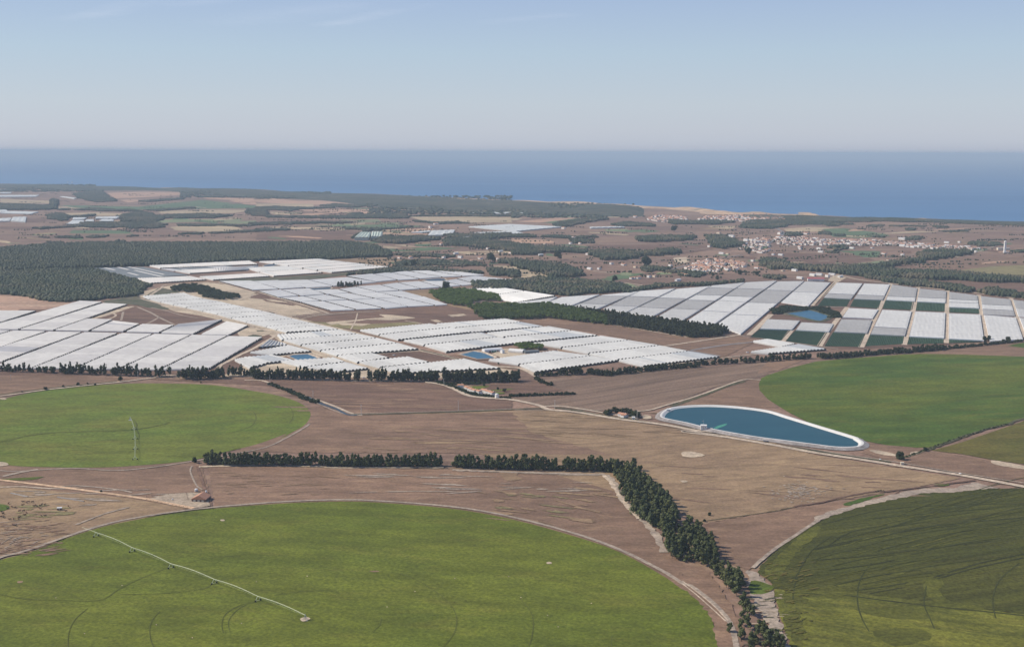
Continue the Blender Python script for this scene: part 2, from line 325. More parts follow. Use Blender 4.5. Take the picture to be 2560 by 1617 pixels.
F_(T2, STRAW, ((0,262),(540,262),(540,290),(0,300)), ((1440,385),(1900,382),(2408,388),(2408,440),(1900,440),(1600,430)), ((110,340),(330,342),(400,355),(200,365)), ((1070,342),(1300,338),(1250,352),(1080,358)))
F_(T2, FARG, ((600,470),(1100,442),(1600,475),(1380,490),(1100,503),(850,480)), ((900,300),(1280,305),(1180,315),(950,310)), ((1490,640),(1650,632),(1620,665),(1500,660)), ((1210,690),(1650,668),(1930,680),(1600,705),(1280,712)))
F_(T2, PALEG, ((790,415),(1150,410),(1180,435),(900,440)), ((400,462),(1100,442),(1400,440),(1300,455),(800,470),(420,470)))
F_(T2, STRAW, ((60,480),(500,482),(900,500),(800,515),(300,500)), ((1140,650),(1400,645),(1500,665),(1250,685)))
F_(T2, SOIL_D, ((0,525),(400,512),(980,520),(900,620),(400,600),(0,600)))
F_(T2, SOIL_W, ((600,795),(900,775),(1280,765),(1440,820),(1380,850),(1250,862),(1000,835)))
F_(T2, PINK, ((1080,535),(1250,492),(1650,490),(1700,510),(1450,535),(1620,545),(1600,580),(1150,560)))
F_(T2, STRAW, ((1800,715),(2408,700),(2408,735),(2000,740)), ((2150,860),(2300,840),(2408,850),(2408,890),(2200,885)))
F_(T3, STRAW, ((0,395),(100,400),(60,415),(0,420)), ((1850,470),(2120,472),(2080,495),(1900,495)), ((790,378),(1030,376),(1000,392),(820,392)), ((0,850),(350,905),(340,960),(80,955),(0,900)))
F_(T3, PINK, ((20,430),(360,400),(600,392),(560,410),(250,440)), ((0,590),(350,600),(400,630),(0,640)))
F_(T3, FARG, ((280,440),(600,400),(720,400),(560,430),(400,445)), ((960,520),(1250,505),(1400,520),(1250,535)), ((830,975),(950,930),(1240,915),(1100,960),(960,990)), ((1900,740),(2050,740),(2000,755)))
F_(T3, PALEG, ((370,380),(720,372),(650,392),(400,390)), ((870,505),(1100,500),(1050,520),(880,520)), ((1360,910),(1480,902),(1510,925),(1380,930)), ((1030,1015),(1100,1010),(1190,1045),(1060,1055)), ((450,975),(660,960),(680,990),(500,995)))
F_(T3, SOIL_D, ((700,650),(1500,650),(1880,660),(1900,690),(1650,730),(1200,720),(720,690)))
F_(T4, FARG, ((520,500),(720,492),(1100,545),(1150,565),(850,585),(600,570),(560,530)), ((650,705),(900,705),(1060,710),(1030,765),(860,765),(800,730)))
F_(T4, STRAW, ((150,500),(400,480),(700,492),(520,500),(500,525),(180,530)), ((720,560),(930,565),(900,575),(740,572)), ((1000,545),(1350,520),(1640,525),(1200,545)))
F_(T4, PALEG, ((500,850),(800,830),(1090,795),(1110,810),(900,835),(600,860)))
F_(T4, SOIL_D, ((0,720),(400,730),(850,750),(1000,790),(700,840),(450,850),(0,790)), ((980,880),(1300,840),(1700,900),(1600,920),(1200,905)), ((1290,965),(1600,960),(2408,1010),(2408,1110),(2050,1080),(1950,1100),(1700,1020)))
F_(T4, SOIL, ((1410,840),(1600,790),(2408,750),(2700,760),(2700,960),(2300,945),(1900,920),(1600,880)))
F_(T4, DRYG, ((1700,900),(2100,850),(2408,840),(2700,850),(2700,980),(2300,950)))
F_(T1, SOIL_F, ((0,510),(700,500),(1500,510),(1650,530),(1200,640),(600,640),(200,660),(0,680)))
# nearer ground east and west
sheet('field', M1((-300,130),(200,155),(700,200),(740,210),(330,300),(-300,290)), PINK, .62, jit=2)
sheet('field', M1((190,275),(440,278),(340,310),(150,300)), SOIL_D, .66, jit=1)
sheet('field', M1((1280,245),(1420,265),(1900,340),(2090,385),(1850,410),(1650,440),(1300,430),(1060,385),(830,375),(1195,240)), SOIL_D, .62, jit=1.5)
sheet('sand', M1((840,370),(1190,250),(1270,250),(1150,290),(1000,340),(880,372)), SAND, .66, jit=2)
road('path', M1((890,370),(960,340),(1040,310),(1090,335),(1030,365),(930,378)), 5, TRACK, .7)
road('path', M1((1290,255),(1420,310),(1500,355),(1645,425)), 6, TRACK_P, .7)
road('path', M1((1500,350),(1440,385),(1370,420)), 5, TRACK_P, .7)
road('path', M1((1420,262),(1560,290),(1700,330),(1830,355),(1930,355)), 4, TRACK_P, .7)
road('path', M1((1160,300),(1140,380)), 5, TRACK_P, .7)
# ground under the plastic: brown earth and pale tracks
sheet('ground_cover', M1((-600,290),(340,300),(755,205),(960,215),(1195,235),(830,375),(1060,385),(1310,425),(1660,435),(2090,385),(2408,440),(2700,620),(2400,760),(2100,900),(-600,900)), SOIL_D, .5, label='bare brown earth between the white polytunnels', cat='soil')
sheet('field', M1((1250,130),(1700,30),(2408,130))+M2((0,150),(340,340),(560,400),(980,500),(1900,750),(2408,850),(2408,930),(1000,920),(-300,900),(-300,500))[:], SAND, .42, jit=1)
sheet('field', M2((320,345),(700,290),(1800,240),(2050,290),(2408,370),(1700,430),(980,490),(600,400)), SOIL_D, .55, jit=2)
sheet('field', M3((-100,335),(900,400),(1700,540),(2130,520),(2300,580),(1980,730),(800,500),(0,380)), SOIL_W if False else SOIL, .55, jit=2)
sheet('field', M2((1400,100),(1650,90),(1760,230),(1990,250),(2050,300),(1700,260)), SOIL_W, .52, jit=2)
sheet('sand', M2((660,400),(1250,350),(1500,360),(1300,380),(1050,375),(700,425)), SAND, .7, jit=1.5)
sheet('sand', M2((1160,325),(1280,330),(1420,345),(1500,360),(1350,370),(1200,350)), SAND, .72, jit=3)
sheet('sand', M2((720,400),(1080,415),(1000,435),(800,425)), SAND, .74, jit=2)
sheet('sand', M2((1800,330),(1950,320),(1990,335),(1850,350)), SAND, .7, jit=2)
sheet('sand', M2((1640,380),(1700,375),(1760,395),(1700,400)), SAND, .71, jit=2)
sheet('dry_grass', M2((460,390),(1000,420),(1500,395),(1560,410),(980,470),(800,455),(600,410)), DRYG, .65, kind='stuff', jit=2, label='patchy yellow dry grass beside the tunnel road', cat='dry grass')
sheet('sand', Z6((490,600),(700,540),(1200,500),(1500,540),(2100,690),(1900,830),(1600,720),(1100,600)), SAND, .75, jit=3)
sheet('sand', Z6((1870,860),(2408,850))+Z7((100,800),(500,850),(1260,1070),(600,1130),(0,980),(-200,900)), SAND, .74, jit=3)
sheet('field', Z7((130,850),(560,880),(760,930),(680,940),(300,880)), SOIL_D, .78, jit=2)
sheet('field', Z7((0,720),(130,710),(280,780),(100,810),(-120,790)), SOIL_D, .78, jit=2)
sheet('sand', M1((2200,470),(2408,440))+Z2((200,250),(650,395),(430,460),(200,480),(0,470)), SAND, .76, jit=2)
for t, pts in ((Z2, ((290,350),(430,345),(480,365),(330,370))), (Z2, ((150,450),(240,430),(410,450),(400,475),(150,475)))):
    sheet('field', t(*pts), SCRUB, .8, kind='stuff', jit=2, label='dark weeds on the sandy corner', cat='weeds', group='weeds on the sandy corner')
sheet('field', T1((1250,150),(1400,600)) if False else Z6((200,1000),(0,760),(300,600),(600,650),(700,720),(120,760),(20,800),(500,1010)), SCRUB, .6, jit=3, kind='stuff', label='grey green scrub between the pine wood and the tunnels', cat='scrub')
sheet('scrub', M1((960,200),(1280,150),(1400,190),(1560,270),(1420,265),(1270,235),(1000,222)), SCRUB, .64, kind='stuff', jit=3, label='dark scrub strip at the top corner of the left tunnels', cat='scrub')
sheet('scrub', Z7((-700,470),(0,400),(560,400),(1280,345),(1420,335),(2408,250),(2520,235),(3300,290),(3900,330),(3800,300),(2300,250),(1700,360),(900,460),(0,480)), SCRUB, .64, kind='stuff', jit=3, label='long band of low scrub between two tunnel estates', cat='scrub')
# middle belt verge and big brown fields
sheet('field', M1((-600,880),(0,885),(700,905),(1300,930),(1500,925),(1100,960),(0,1090),(-600,1180)), SOIL, .45, jit=1)
sheet('field', M2((-1100,930),(100,940),(1050,960),(1600,965),(1900,1040),(2000,1100),(2408,1140),(2408,1225),(900,1265),(600,1160),(200,1000)), SOIL_D, .46, jit=1)
sheet('field', M2((2000,980),(2408,965))+M3((0,950),(200,945),(480,1040),(0,1075),(-200,1050)), SOIL_D, .5, jit=1)
sheet('field', M3((290,930),(870,905),(1500,845),(2408,775),(2408,890),(2250,935),(1900,1010),(1500,1170),(1200,1240),(700,1230),(350,1190),(0,1130),(0,1100),(600,1075),(200,950)), STUBBLE, .48, jit=1)
sheet('field', M3((2250,935),(2340,940),(2330,1040),(2500,1200),(2000,1200),(1500,1180),(1900,1030)), SOIL, .5, jit=1)
sheet('field', M4((0,760),(350,750),(100,850),(-100,880)), SOIL, .5, jit=1)
sheet('field', M4((1350,690),(1800,650),(2400,580),(2700,570),(2700,760),(2100,715),(1500,700)), SOIL, .5, jit=1)
sheet('field', M4((2250,620),(2408,590),(2700,580),(2700,660),(2408,640)), GRASS3, .55, kind='stuff', jit=1, label='strip of green crop at the right edge below the tree belt', cat='crop')
sheet('field', B2((-905,285),(-860,560),(-1100,1600),(2329,1600),(2329,960),(1830,330),(0,300)), SOIL, .40, jit=1)
sheet('field', B1((-300,240),(1330,250),(1380,290),(1450,560),(1300,575),(900,650),(-300,1000)), SOIL, .40, jit=1)
sheet('field', B1((-300,390),(900,510),(1280,575),(600,735),(-300,1000)), SOIL_W, .46, jit=1)
sheet('field', M2((520,1200),(900,1275),(2408,1225))+M3((300,1215),(700,1270),(1500,1390),(2400,1510))+B3((900,210),(1900,370),(1500,450),(800,560),(150,680),(-100,560)), SOIL_W, .46, jit=1)
sheet('field', M2((520,1200),(1500,1265),(2408,1245))+B2((1300,60),(1830,210),(700,200),(-700,190),(-560,80)), SOIL, .5, jit=3)
sheet('field', B3((150,680),(800,565),(1300,500),(1500,450),(1350,530),(1100,590),(850,700),(560,900),(450,1000),(300,940)), SOIL, .5, jit=1)
sheet('field', B3((1250,130),(1500,150),(1750,190),(2100,250),(2500,320),(2500,440),(1900,340),(1500,270),(1230,200)), SOIL, .55, jit=1)
# stains and bare patches, shaped like the ones in the fields
def patch(t, pts, mat, z=.9, name='bare_patch', jit=2.0, **k): return sheet(name, t(*pts), mat, z, closed_smooth=True, n=3, jit=jit, **k)
patch(B3, ((0,195),(60,190),(130,205),(150,218),(80,230),(0,222)), SAND)
patch(B3, ((-20,388),(20,388),(36,396),(0,402)), SAND)
patch(B3, ((2110,250),(2200,262),(2340,290),(2340,312),(2220,295),(2120,275)), SAND)
patch(B3, ((1280,180),(1350,185),(1440,205),(1470,222),(1380,215),(1300,195)), SAND)
patch(B3, ((1560,195),(1640,188),(1620,205),(1560,215)), SAND)
patch(B3, ((300,590),(420,560),(0,540)), SOIL_W, .5)
rr = random.Random(5)
for i in range(150):
    cx, cy = rr.gauss(800, 85), rr.gauss(460, 32); L = rr.uniform(12, 34)
    patch(B3, ((cx-L/2,cy),(cx,cy-2.4),(cx+L/2,cy+1+rr.uniform(-1,3)),(cx,cy+2.2)), TRACK_P, .9+i*.0007, jit=.3)
patch(M3, ((1225,1280),(1270,1272),(1310,1290),(1300,1308),(1240,1308)), SAND, jit=.6)
patch(M1, ((-10,1120),(0,1110),(60,1118),(40,1130)), SAND)
patch(B1, ((-60,262),(20,262),(60,275),(30,288),(-60,290)), SAND)
def streaks(t, box, n, ang, L, Wd, mat, seed, z=.86):
    r = random.Random(seed); v, f = [], []
    for i in range(n):
        cx, cy = G(t((r.uniform(box[0], box[2]), r.uniform(box[1], box[3])))[0]); a = ang+r.gauss(0, .12); l = L*r.uniform(.3, 1.3); wd = Wd*r.uniform(.3, 1.3); m_ = len(v)
        for k in range(22):
            th = 2*math.pi*k/22; e = r.uniform(.55, 1.25); u_, w_ = l/2*math.cos(th)*e, wd/2*math.sin(th)*e
            v.append((cx+u_*math.cos(a)-w_*math.sin(a), cy+u_*math.sin(a)+w_*math.cos(a), z+i*.002))
        f.append(tuple(range(m_, m_+22)))
    mesh_obj('bare_earth', v, f, mat)['kind'] = 'structure'
streaks(B1, (-60,790,420,900), 50, .35, 20, 2.6, SOIL, 1)
streaks(B1, (0,780,300,870), 20, 1.2, 16, 1.6, TRACK_P, 21)
streaks(B1, (0,660,450,760), 46, .25, 16, 2.4, SOIL, 2)
streaks(B1, (0,660,400,800), 30, .25, 10, 1.4, TRACK_P, 22)
streaks(B2, (900,440,1900,680), 22, -.5, 34, 7, SOIL_W, 3)
streaks(B2, (1050,470,1500,640), 10, -.4, 30, 6, DRYG, 4)
streaks(B2, (100,340,1700,470), 26, 0, 50, 5, TRACK_P, 6)
streaks(B1, (1500,330,2329,500), 22, .05, 26, 2.6, DRYG if False else SOIL_W, 7)
streaks(B2, (100,30,1700,180), 24, -.1, 70, 6, SOIL_W, 8)
streaks(M3, (0,1240,2000,1480), 30, -.25, 80, 6, SOIL_W, 9)
streaks(B3, (0,260,1500,520), 20, -.2, 60, 6, SOIL, 10, .60)
streaks(M2, (250,980,1800,1230), 26, -.1, 110, 12, SOIL, 11, .58)
streaks(B1, (60,430,1200,560), 22, .1, 40, 4, TRACK_P, 12)
streaks(B1, (100,560,500,660), 16, .1, 24, 7, DRYG, 13)
sheet('reddish_earth', B2((1060,320),(1180,325),(1240,380),(1130,390)), SOIL_W, .84, jit=3)
# ---------------------------------------------------------------- circular and other crops
cropk = dict(kind='stuff', closed_smooth=True)
sheet('crop_field', B1((0,930),(67.8*2.7303,880),(600,733),(900,660),(1350,590),(1900,545),(2329,530))+B2((300,540),(800,585),(1200,660),(1600,770),(1900,875),(2200,1040),(2329,1130))+B3((120,1170),(200,1330),(240,1520),(245,1700),(200,1900))+B1((-500,1900),(-400,1070)), GRASS, .55, label='big round green irrigated crop filling the lower left foreground', cat='crop', **cropk)
sheet('crop_field', M1((-300,1210),(0,1130),(300,1062),(700,1012),(1100,980),(1500,975),(2000,990),(2408,1050))+M2((200,1088),(350,1132),(450,1180),(508,1240),(505,1300),(450,1370),(330,1440),(220,1500))+B1((1950,70),(1750,140),(1500,200),(1300,250),(1000,280),(700,297),(400,297),(150,290),(0,270),(-350,190)), GRASS2, .55, label='round bright green crop at the left, behind the farmhouse', cat='crop', **cropk)
sheet('crop_field', M3((2345,925),(2320,980),(2330,1040),(2408,1125))+M4((200,1250),(400,1350),(600,1430),(850,1508))+B3((1200,108),(1400,146),(1600,162),(1690,162),(1850,105),(2100,25),(2230,-6))+M4((2408,1305),(2800,1200),(2800,760),(2408,722),(2100,712),(1800,702),(1500,697),(1280,702),(1000,722),(700,745),(450,768),(200,832),(0,895)), GRASS3, .58, label='large dark green round crop at the right behind the reservoir', cat='crop', kind='stuff')
sheet('crop_field', B3((1700,182),(1900,128),(2100,60),(2240,12),(2700,-150),(2700,350),(2332,275),(2100,242),(1900,205)), OLIVE, .6, kind='stuff', label='olive brown crop beyond the ditch at the right edge', cat='crop')
low = B3((2700,1305),(2332,1300),(2000,1262),(1500,1218),(1200,1180),(1000,1165),(620,1128))
up = B3((520,1020),(530,970),(580,920),(650,860),(740,790),(850,722),(950,657),(1100,602),(1300,542),(1500,502),(1650,470),(1850,468),(2000,447),(2332,440),(2700,440))
sheet('crop_field', low+B3((600,1075),(560,1042))+up, TALL, .6, kind='stuff', jit=1.2, label='tall dark olive crop on the mound at the lower right', cat='crop')  # flat sheet: the mound's darker upper slope is put into the crop colour
sheet('crop_field', [low[0]]+B3((2700,1800),(800,1800),(760,1560),(700,1420),(665,1320),(640,1220))+low[:0:-1], TALLB, .66, kind='stuff', jit=1.5, label='yellow green crop in the lower right corner', cat='crop')  # same field, its brighter lower slope put into the crop colour
_pz = [.70]
def PZ():
    _pz[0] += .007; return _pz[0]
for pts, mt in ((((640,1150),(700,1200),(690,1320),(740,1450),(800,1540),(840,1400),(800,1280),(860,1200)), TALLM), (((900,700),(700,860),(590,960),(560,1020),(640,1080),(700,1000),(800,860),(940,740)), TALLM), (((1650,1060),(1780,1060),(1760,1150),(1850,1220),(2050,1250),(1800,1240),(1690,1190)), TALLM), (((700,1150),(1100,1150),(1500,1195),(2000,1240),(2000,1280),(1500,1240),(1100,1190),(700,1180)), TALLM), (((1150,1250),(1400,1240),(1700,1300),(1600,1340),(1300,1310)), TALLM), (((1300,1420),(1600,1400),(1700,1460),(1450,1520)), TALLM), (((1430,1020),(1520,1010),(1500,1030),(1430,1030)), TALLB), (((470,1075),(560,1085),(620,1120),(560,1160),(470,1160)), GRASS3), (((1100,545),(1250,505),(1380,480),(1330,500),(1200,540),(1130,560)), GRASS3), (((1720,415),(1800,408),(1820,420),(1740,425)), GRASS3)):
    patch(B3, pts, mt, PZ(), name='green_patch', kind='stuff', label='green weeds at the edge of the lower right crop', cat='weeds', group='weed patches by the lower right crop')
patch(B1, ((0,380),(120,372),(230,365),(300,362),(220,382),(100,386)), GRASS3, .8, name='green_patch', kind='stuff', label='small green strip beside the dirt road at the left edge', cat='grass')
patch(B1, ((-60,550),(40,555),(60,580),(0,600),(-60,600)), GRASS3, .8, name='green_patch', kind='stuff', label='green patch among the grazing cattle at the left edge', cat='grass')
# crop rows of the tall crop: curved dark lanes with the crop standing 0.6 m clear of them
lane = [((950,690),(1300,600),(1700,560),(2332,545)), ((900,860),(1300,780),(1700,700),(2332,640)), ((920,850),(1150,800),(1500,740),(1900,690)), ((920,930),(1300,900),(1700,850),(2100,800)), ((1000,1000),(1300,960),(1450,930)), ((1720,1050),(2000,960),(2332,890)), ((1740,1060),(2000,985),(2332,915)), ((1180,1140),(1400,1110),(1540,1085)), ((1280,1160),(1500,1120)), ((1100,1170),(1600,1235),(2332,1310)), ((830,930),(790,1020),(770,1060)), ((1900,740),(2100,700),(2332,650)), ((1000,830),(1150,740),(1400,690)), ((1300,650),(1700,610),(2100,580)), ((700,1150),(950,1165))]
for i, l in enumerate(lane): road('lane', B3(*l), 2.2 if i in (1,5,6,9) else 1.4, RUTD, .78+.002*i, jit=.45)
rl_ = random.Random(17)
for i in range(46):                                         # drill lanes sweeping round the mound
    y0 = rl_.uniform(500, 1150); x0 = 1500-(y0-470)*1.35+rl_.uniform(0, 700); L = rl_.uniform(250, 800); dy = -L*(.34-.00016*(y0-500))*(.6+.4*rl_.random())
    x0 = max(x0, 1000 if y0 < 700 else 700)
    road('lane', B3((x0, y0), (x0+L*.5, y0+dy*.62), (x0+L, y0+dy)), rl_.uniform(.7, 1.7), rl_.choice((LANE2, LANE2, TALLM)), .80+.0015*i, jit=.5)
for l in (((1290,950),(1220,1050),(1195,1150),(1200,1250),(1230,1340),(1275,1420)), ((2300,950),(2170,1060),(2120,1180),(2125,1270),(2140,1330)), ((1010,770),(880,870),(800,1000),(760,1130),(755,1200)), ((1665,1110),(1650,1230),(1690,1330),(1720,1400))):
    road('wheel_track', B3(*l), 1.1, RUT if False else LANE2, .82)
# wheel tracks of the irrigation machines
for l in (((-60,1150),(150,1195),(400,1205),(680,1205),(820,1125),(1000,1040),(1150,985)), ((1260,955),(1450,915),(1800,885),(1860,880)), ((465,1530),(470,1430),(510,1340),(600,1260)), ((1050,1530),(1025,1450),(1030,1360),(1090,1280)), ((1525,1430),(1515,1370),(1540,1300),(1640,1240),(1740,1215)), ((1570,1420),(1560,1350),(1610,1280),(1680,1235)), ((1460,1080),(1600,1050),(1760,1020)), ((1870,1175),(2050,1145),(2300,1140)), ((820,1165),(1100,1160),(1380,1130),(1440,1100))):
    road('wheel_track', B1(*l), .65, RUT, .8)
for l in (((680,1170),(750,1240),(788,1330),(770,1430),(700,1520)), ((1220,1190),(1290,1280),(1312,1360),(1300,1460),(1280,1520)), ((275,1320),(260,1380),(215,1420)), ((2200,1180),(2260,1240),(2329,1330)), ((1845,1450),(1842,1520)), ((400,1020),(520,1070),(680,1170))):
    road('wheel_track', B2(*l), .6, RUT, .8)
for l in (((80,1520),(250,1470),(420,1445),(700,1432),(1240,1412),(1420,1388),(1540,1360),(1600,1335)), ((2300,1210),(2380,1240),(2408,1290),(2395,1340),(2340,1390),(2180,1440)), ((1150,1230),(1330,1222)), ((1265,1320),(1290,1370),(1270,1410)), ((1285,1420),(1310,1460),(1305,1500))):
    road('wheel_track', M1(*l), 1.1, RUT, .8)
road('wheel_track', B1((0,125),(180,85),(400,60),(560,55),(900,40),(1150,0)), 1.4, RUT, .81)
road('wheel_track', M2((150,1160),(280,1180),(340,1230),(345,1300),(310,1350)), 1.0, RUT, .8)
patch(B2, ((1400,950),(1415,944),(1436,948),(1435,956),(1410,958)), SAND, .85, jit=.4)
patch(B1, ((1505,656),(1530,655),(1532,664),(1510,665)), SAND, .85, jit=.3)
patch(B1, ((120,1077),(155,1075),(150,1086),(122,1088)), SOIL_W, .85, jit=.4)
patch(B2, ((190,1006),(240,1004),(260,1010),(220,1014)), SOIL_W, .85, jit=.4)
rr = random.Random(9)
for i in range(16):
    cx, cy = rr.uniform(300, 2300), rr.uniform(1000, 1500); patch(B1 if i % 2 else B2, ((cx-5,cy),(cx,cy-2),(cx+5,cy),(cx,cy+3)), TRACK_P if i % 3 else SAND, .86, jit=.2)
# ---------------------------------------------------------------- roads, tracks and ditches
R = road
R('road', M2((1600,965),(1750,985),(1870,1030),(2000,1090),(2150,1110),(2408,1130))+M3((250,1182),(350,1222),(600,1245),(1000,1310),(1400,1360),(1800,1430),(2100,1462))+B3((0,52),(300,92),(600,142),(900,197),(1200,242),(1500,290),(1900,352),(2340,432),(2700,500)), 9, TRACK, 1.0, jit=.06)
R('road', M3((310,1190),(450,1190),(650,1215),(900,1260),(1180,1310)), 5, TRACK, .98)
R('canal', M3((400,1205),(600,1228),(850,1275),(1150,1320),(1450,1362),(1700,1405))+B3((120,62),(520,125),(900,185),(1200,228),(1420,262)), 5, DITCH, .96)
R('path', B3((-40,40),(300,75),(600,122),(900,176),(1180,222),(1420,255),(1800,322),(2332,405)), 2.5, TRACK_P, .97)
R('path', M3((1180,1238),(1300,1225),(1450,1180),(1750,1090),(2050,980),(2200,938),(2340,945)), 4, TRACK, .95)
R('ditch', M3((1500,1190),(1620,1150),(1800,1090),(2000,1010),(2190,955)), 6, DITCH, .94, jit=.4)
R('path', M3((-100,1225),(600,1225),(850,1225)), 2.5, TRACK_P, .94)
R('ditch', M2((900,1270),(1300,1262),(1900,1243),(2408,1222))+M3((150,1212),(300,1210)), 5, DITCH, .94, jit=.4)
R('path', M2((900,1262),(1900,1234),(2408,1216)), 2.5, TRACK_P, .93)
R('path', M1((2300,945),(2408,945))+M2((80,955),(200,1000),(400,1080),(600,1140),(750,1195),(900,1258),(1000,1275)), 5, TRACK, .93)
R('canal', M2((480,1100),(600,1160),(750,1215),(860,1268),(950,1274)), 4.5, DARKP, .97, jit=.02)
R('path', M2((460,1108),(600,1175),(800,1255),(920,1280)), 2.5, TRACK_P, .95)
R('road', M1((-300,1130),(0,1095),(400,1040),(800,995),(1100,965),(1300,940),(1500,915),(1560,900),(1680,905)), 6, TRACK, .93)
R('ditch', M1((-300,1110),(0,1080),(400,1028),(800,985),(1100,955)), 4, DITCH, .9, jit=.4)
R('path', M1((2110,905),(2408,915))+M2((0,918),(100,925)), 5, TRACK, .92)
R('path', M2((330,930),(500,938),(900,952),(1500,958),(1650,965)), 4, TRACK, .92)
R('road', B1((-200,365),(0,385),(400,432),(700,472),(980,512),(1150,545),(1320,578)), 5.5, soil('orange_track', (.66,.45,.28), (.60,.41,.26), None, stretch=1.5), .95, jit=.06)
R('path', B1((-300,1040),(0,915),(185,865),(600,722),(900,648),(1350,582),(1900,535),(2329,520))+B2((300,530),(800,572),(1200,645),(1600,752),(1900,860),(2200,1010),(2329,1090))+B3((60,1110),(180,1200),(290,1310),(340,1400),(370,1530)), 4.5, TRACK_P, .94)
R('path', B3((0,1075),(100,1150),(220,1250),(310,1345)), 1.2, TRACK, .97)
R('path', B3((0,1095),(90,1165),(200,1262),(295,1350)), 1.2, TRACK, .97)
R('path', B1((0,320),(120,325),(500,305),(800,320),(1100,290),(1320,255),(1385,245),(1500,225),(1800,165),(1950,100),(2090,20),(2110,0)), 3, TRACK_P, .93)
R('path', B1((0,435),(150,430),(350,445)), 3, TRACK, .92); R('path', B1((20,360),(150,330),(260,312)), 6, TRACK_P, .92)
R('path', B1((1310,290),(1300,330),(1340,420),(1380,450)), 2, TRACK_P, .92); R('path', B1((1345,290),(1370,360),(1400,455)), 3.5, SOIL_D, .92)
R('path', B1((520,690),(700,620),(880,570)), 3, TRACK_P, .9, jit=.5)
R('path', B1((400,430),(550,425),(800,450),(900,470)), 3, TRACK_P, .91)
R('path', B1((1350,295),(1700,285),(2150,292))+B2((0,300),(700,300)), 5, SAND, .9, jit=.6)
R('path', B2((760,315),(1000,325),(1300,335),(1700,348),(1800,350),(1860,400),(1900,480),(1960,560),(2060,660),(2150,760),(2210,880)), 7, WHITEC if False else TRACK_P, .9, jit=.5)
R('path', B2((1790,352),(1840,400),(1890,480),(1960,570),(2030,650)), 5, TRACK, .93, jit=.5)
R('path', B3((480,985),(540,930),(640,850),(760,770),(880,690),(930,660)), 4, TRACK_P, .92)
sheet('bare_strip', B3((2000,400),(1850,440),(1650,440),(1400,490),(1150,560),(1000,600),(900,640),(860,700),(950,655),(1100,602),(1300,545),(1500,505),(1650,472),(1850,470),(2000,452),(2160,440)), TRACK_P, .72, jit=2)
sheet('bare_strip', B3((440,1000),(500,1010),(600,1100),(650,1300),(740,1540),(700,1560),(570,1350),(470,1180),(445,1080)), TRACK_P, .70, jit=2)
streaks(B3, (480,1150,700,1500), 30, .1, 9, 1.6, SAND, 31, .9)
streaks(B3, (460,1180,690,1520), 22, .2, 12, 2.2, SCRUB, 32, .97)
streaks(B3, (560,900,900,1500), 70, .5, 9, 2.6, OLIVE, 33, 1.04)

sheet('bare_strip', B3((0,960),(150,985),(250,1100),(340,1250),(420,1400),(400,1600),(240,1600),(200,1330),(100,1200),(0,1120)), SOIL, .62, jit=2)
R('ditch', B3((760,565),(950,535),(1150,490),(1320,462),(1390,462),(1700,425),(2000,385)), 3.5, SOIL_D, .93, jit=.5)
R('ditch', B3((130,668),(400,630),(650,595),(760,570)), 1.2, DITCH, .92)
R('ditch', B3((1480,240),(1560,215),(1680,175),(1850,112),(2050,45),(2230,0))+M4((2330,1325),(2500,1290)), 5, DITCH, .96, jit=.5)
# tracks around the tunnel estates
R('road', Z6((500,700),(800,720),(1300,850),(1800,960),(2408,1090))+Z2((560,0),(800,70),(1100,155),(1700,300),(2408,470))+Z3((700,595),(1000,690),(1600,830),(2300,1010))+M3((60,830),(230,910)), 9, TRACK, .9, jit=.05)
R('ditch', Z3((1130,715),(1600,830),(2280,1000)), 5, DITCH, .94)
R('road', M1((1320,175),(1500,225),(1900,315),(2300,410),(2408,445))+Z2((110,255),(500,360),(720,400),(880,415)), 6, TRACK, .9)
R('road', Z2((730,400),(640,470),(430,590),(200,720),(0,810))+Z1((2100,900),(1900,1000),(1850,1060)), 8, TRACK, .92)
R('road', Z2((600,530),(900,605),(1200,680),(1500,775),(2000,940),(2408,1060))+Z3((250,1120),(500,1180)), 5, TRACK, .92)
R('road', M2((0,262),(300,345),(420,385)), 5, TRACK, .93)
R('path', Z7((-700,500),(-120,665),(60,690),(430,800),(860,920),(1300,1060),(1350,1085)), 7, TRACK, .93)
R('path', Z7((1350,1085),(900,1110),(620,1140),(300,1085),(0,1000),(-300,930)), 6, TRACK, .95)
R('path', Z7((700,1160),(1200,1110),(1900,1060),(2400,1040)), 6, TRACK_P, .95)
R('path', Z7((1910,1080),(1880,1200))+M2((930,400),(890,470)), 3, TRACK, .96)
R('path', M2((390,375),(600,335),(900,310),(1100,300)), 6, TRACK_P, .95)
R('path', M2((1400,385),(1600,420)), 4, TRACK, .95)
R('path', Z6((350,600),(250,650),(100,750)), 5, TRACK, .95)
R('path', Z6((1800,840),(1950,780),(2150,720)), 4, TRACK, .96)
R('path', M3((850,405),(1100,450),(1400,500),(1650,540)), 5, TRACK, .95)
R('path', M3((1410,628),(1700,585),(2100,525),(2150,518)), 7, TRACK, .95)
R('path', M3((1680,665),(2000,615),(2330,580)), 8, ASPH, .95); R('path', M3((1680,670),(1960,718)), 5, ASPH, .96)
R('path', M3((230,905),(450,895),(650,885),(1200,835),(1900,745),(2300,700)), 4, TRACK, .94)
R('path', M2((2050,270),(2150,315),(2408,360))+M3((100,365),(220,370)), 5, TRACK_P, .95)
R('path', M2((2000,220),(2200,195),(2408,190)), 10, TRACK_P, .95)
R('road', T4((60,485),(110,510),(150,545),(90,580),(0,640),(-100,690)), 12, ASPH, .7)
R('road', T3((1500,880),(1700,830),(2000,770),(2170,742)), 10, ASPH, .7); R('road', T3((1030,1000),(1230,1030)), 7, TRACK, .7)
R('road', T3((1260,640),(700,640),(300,650),(0,655)), 6, TRACK, .7)
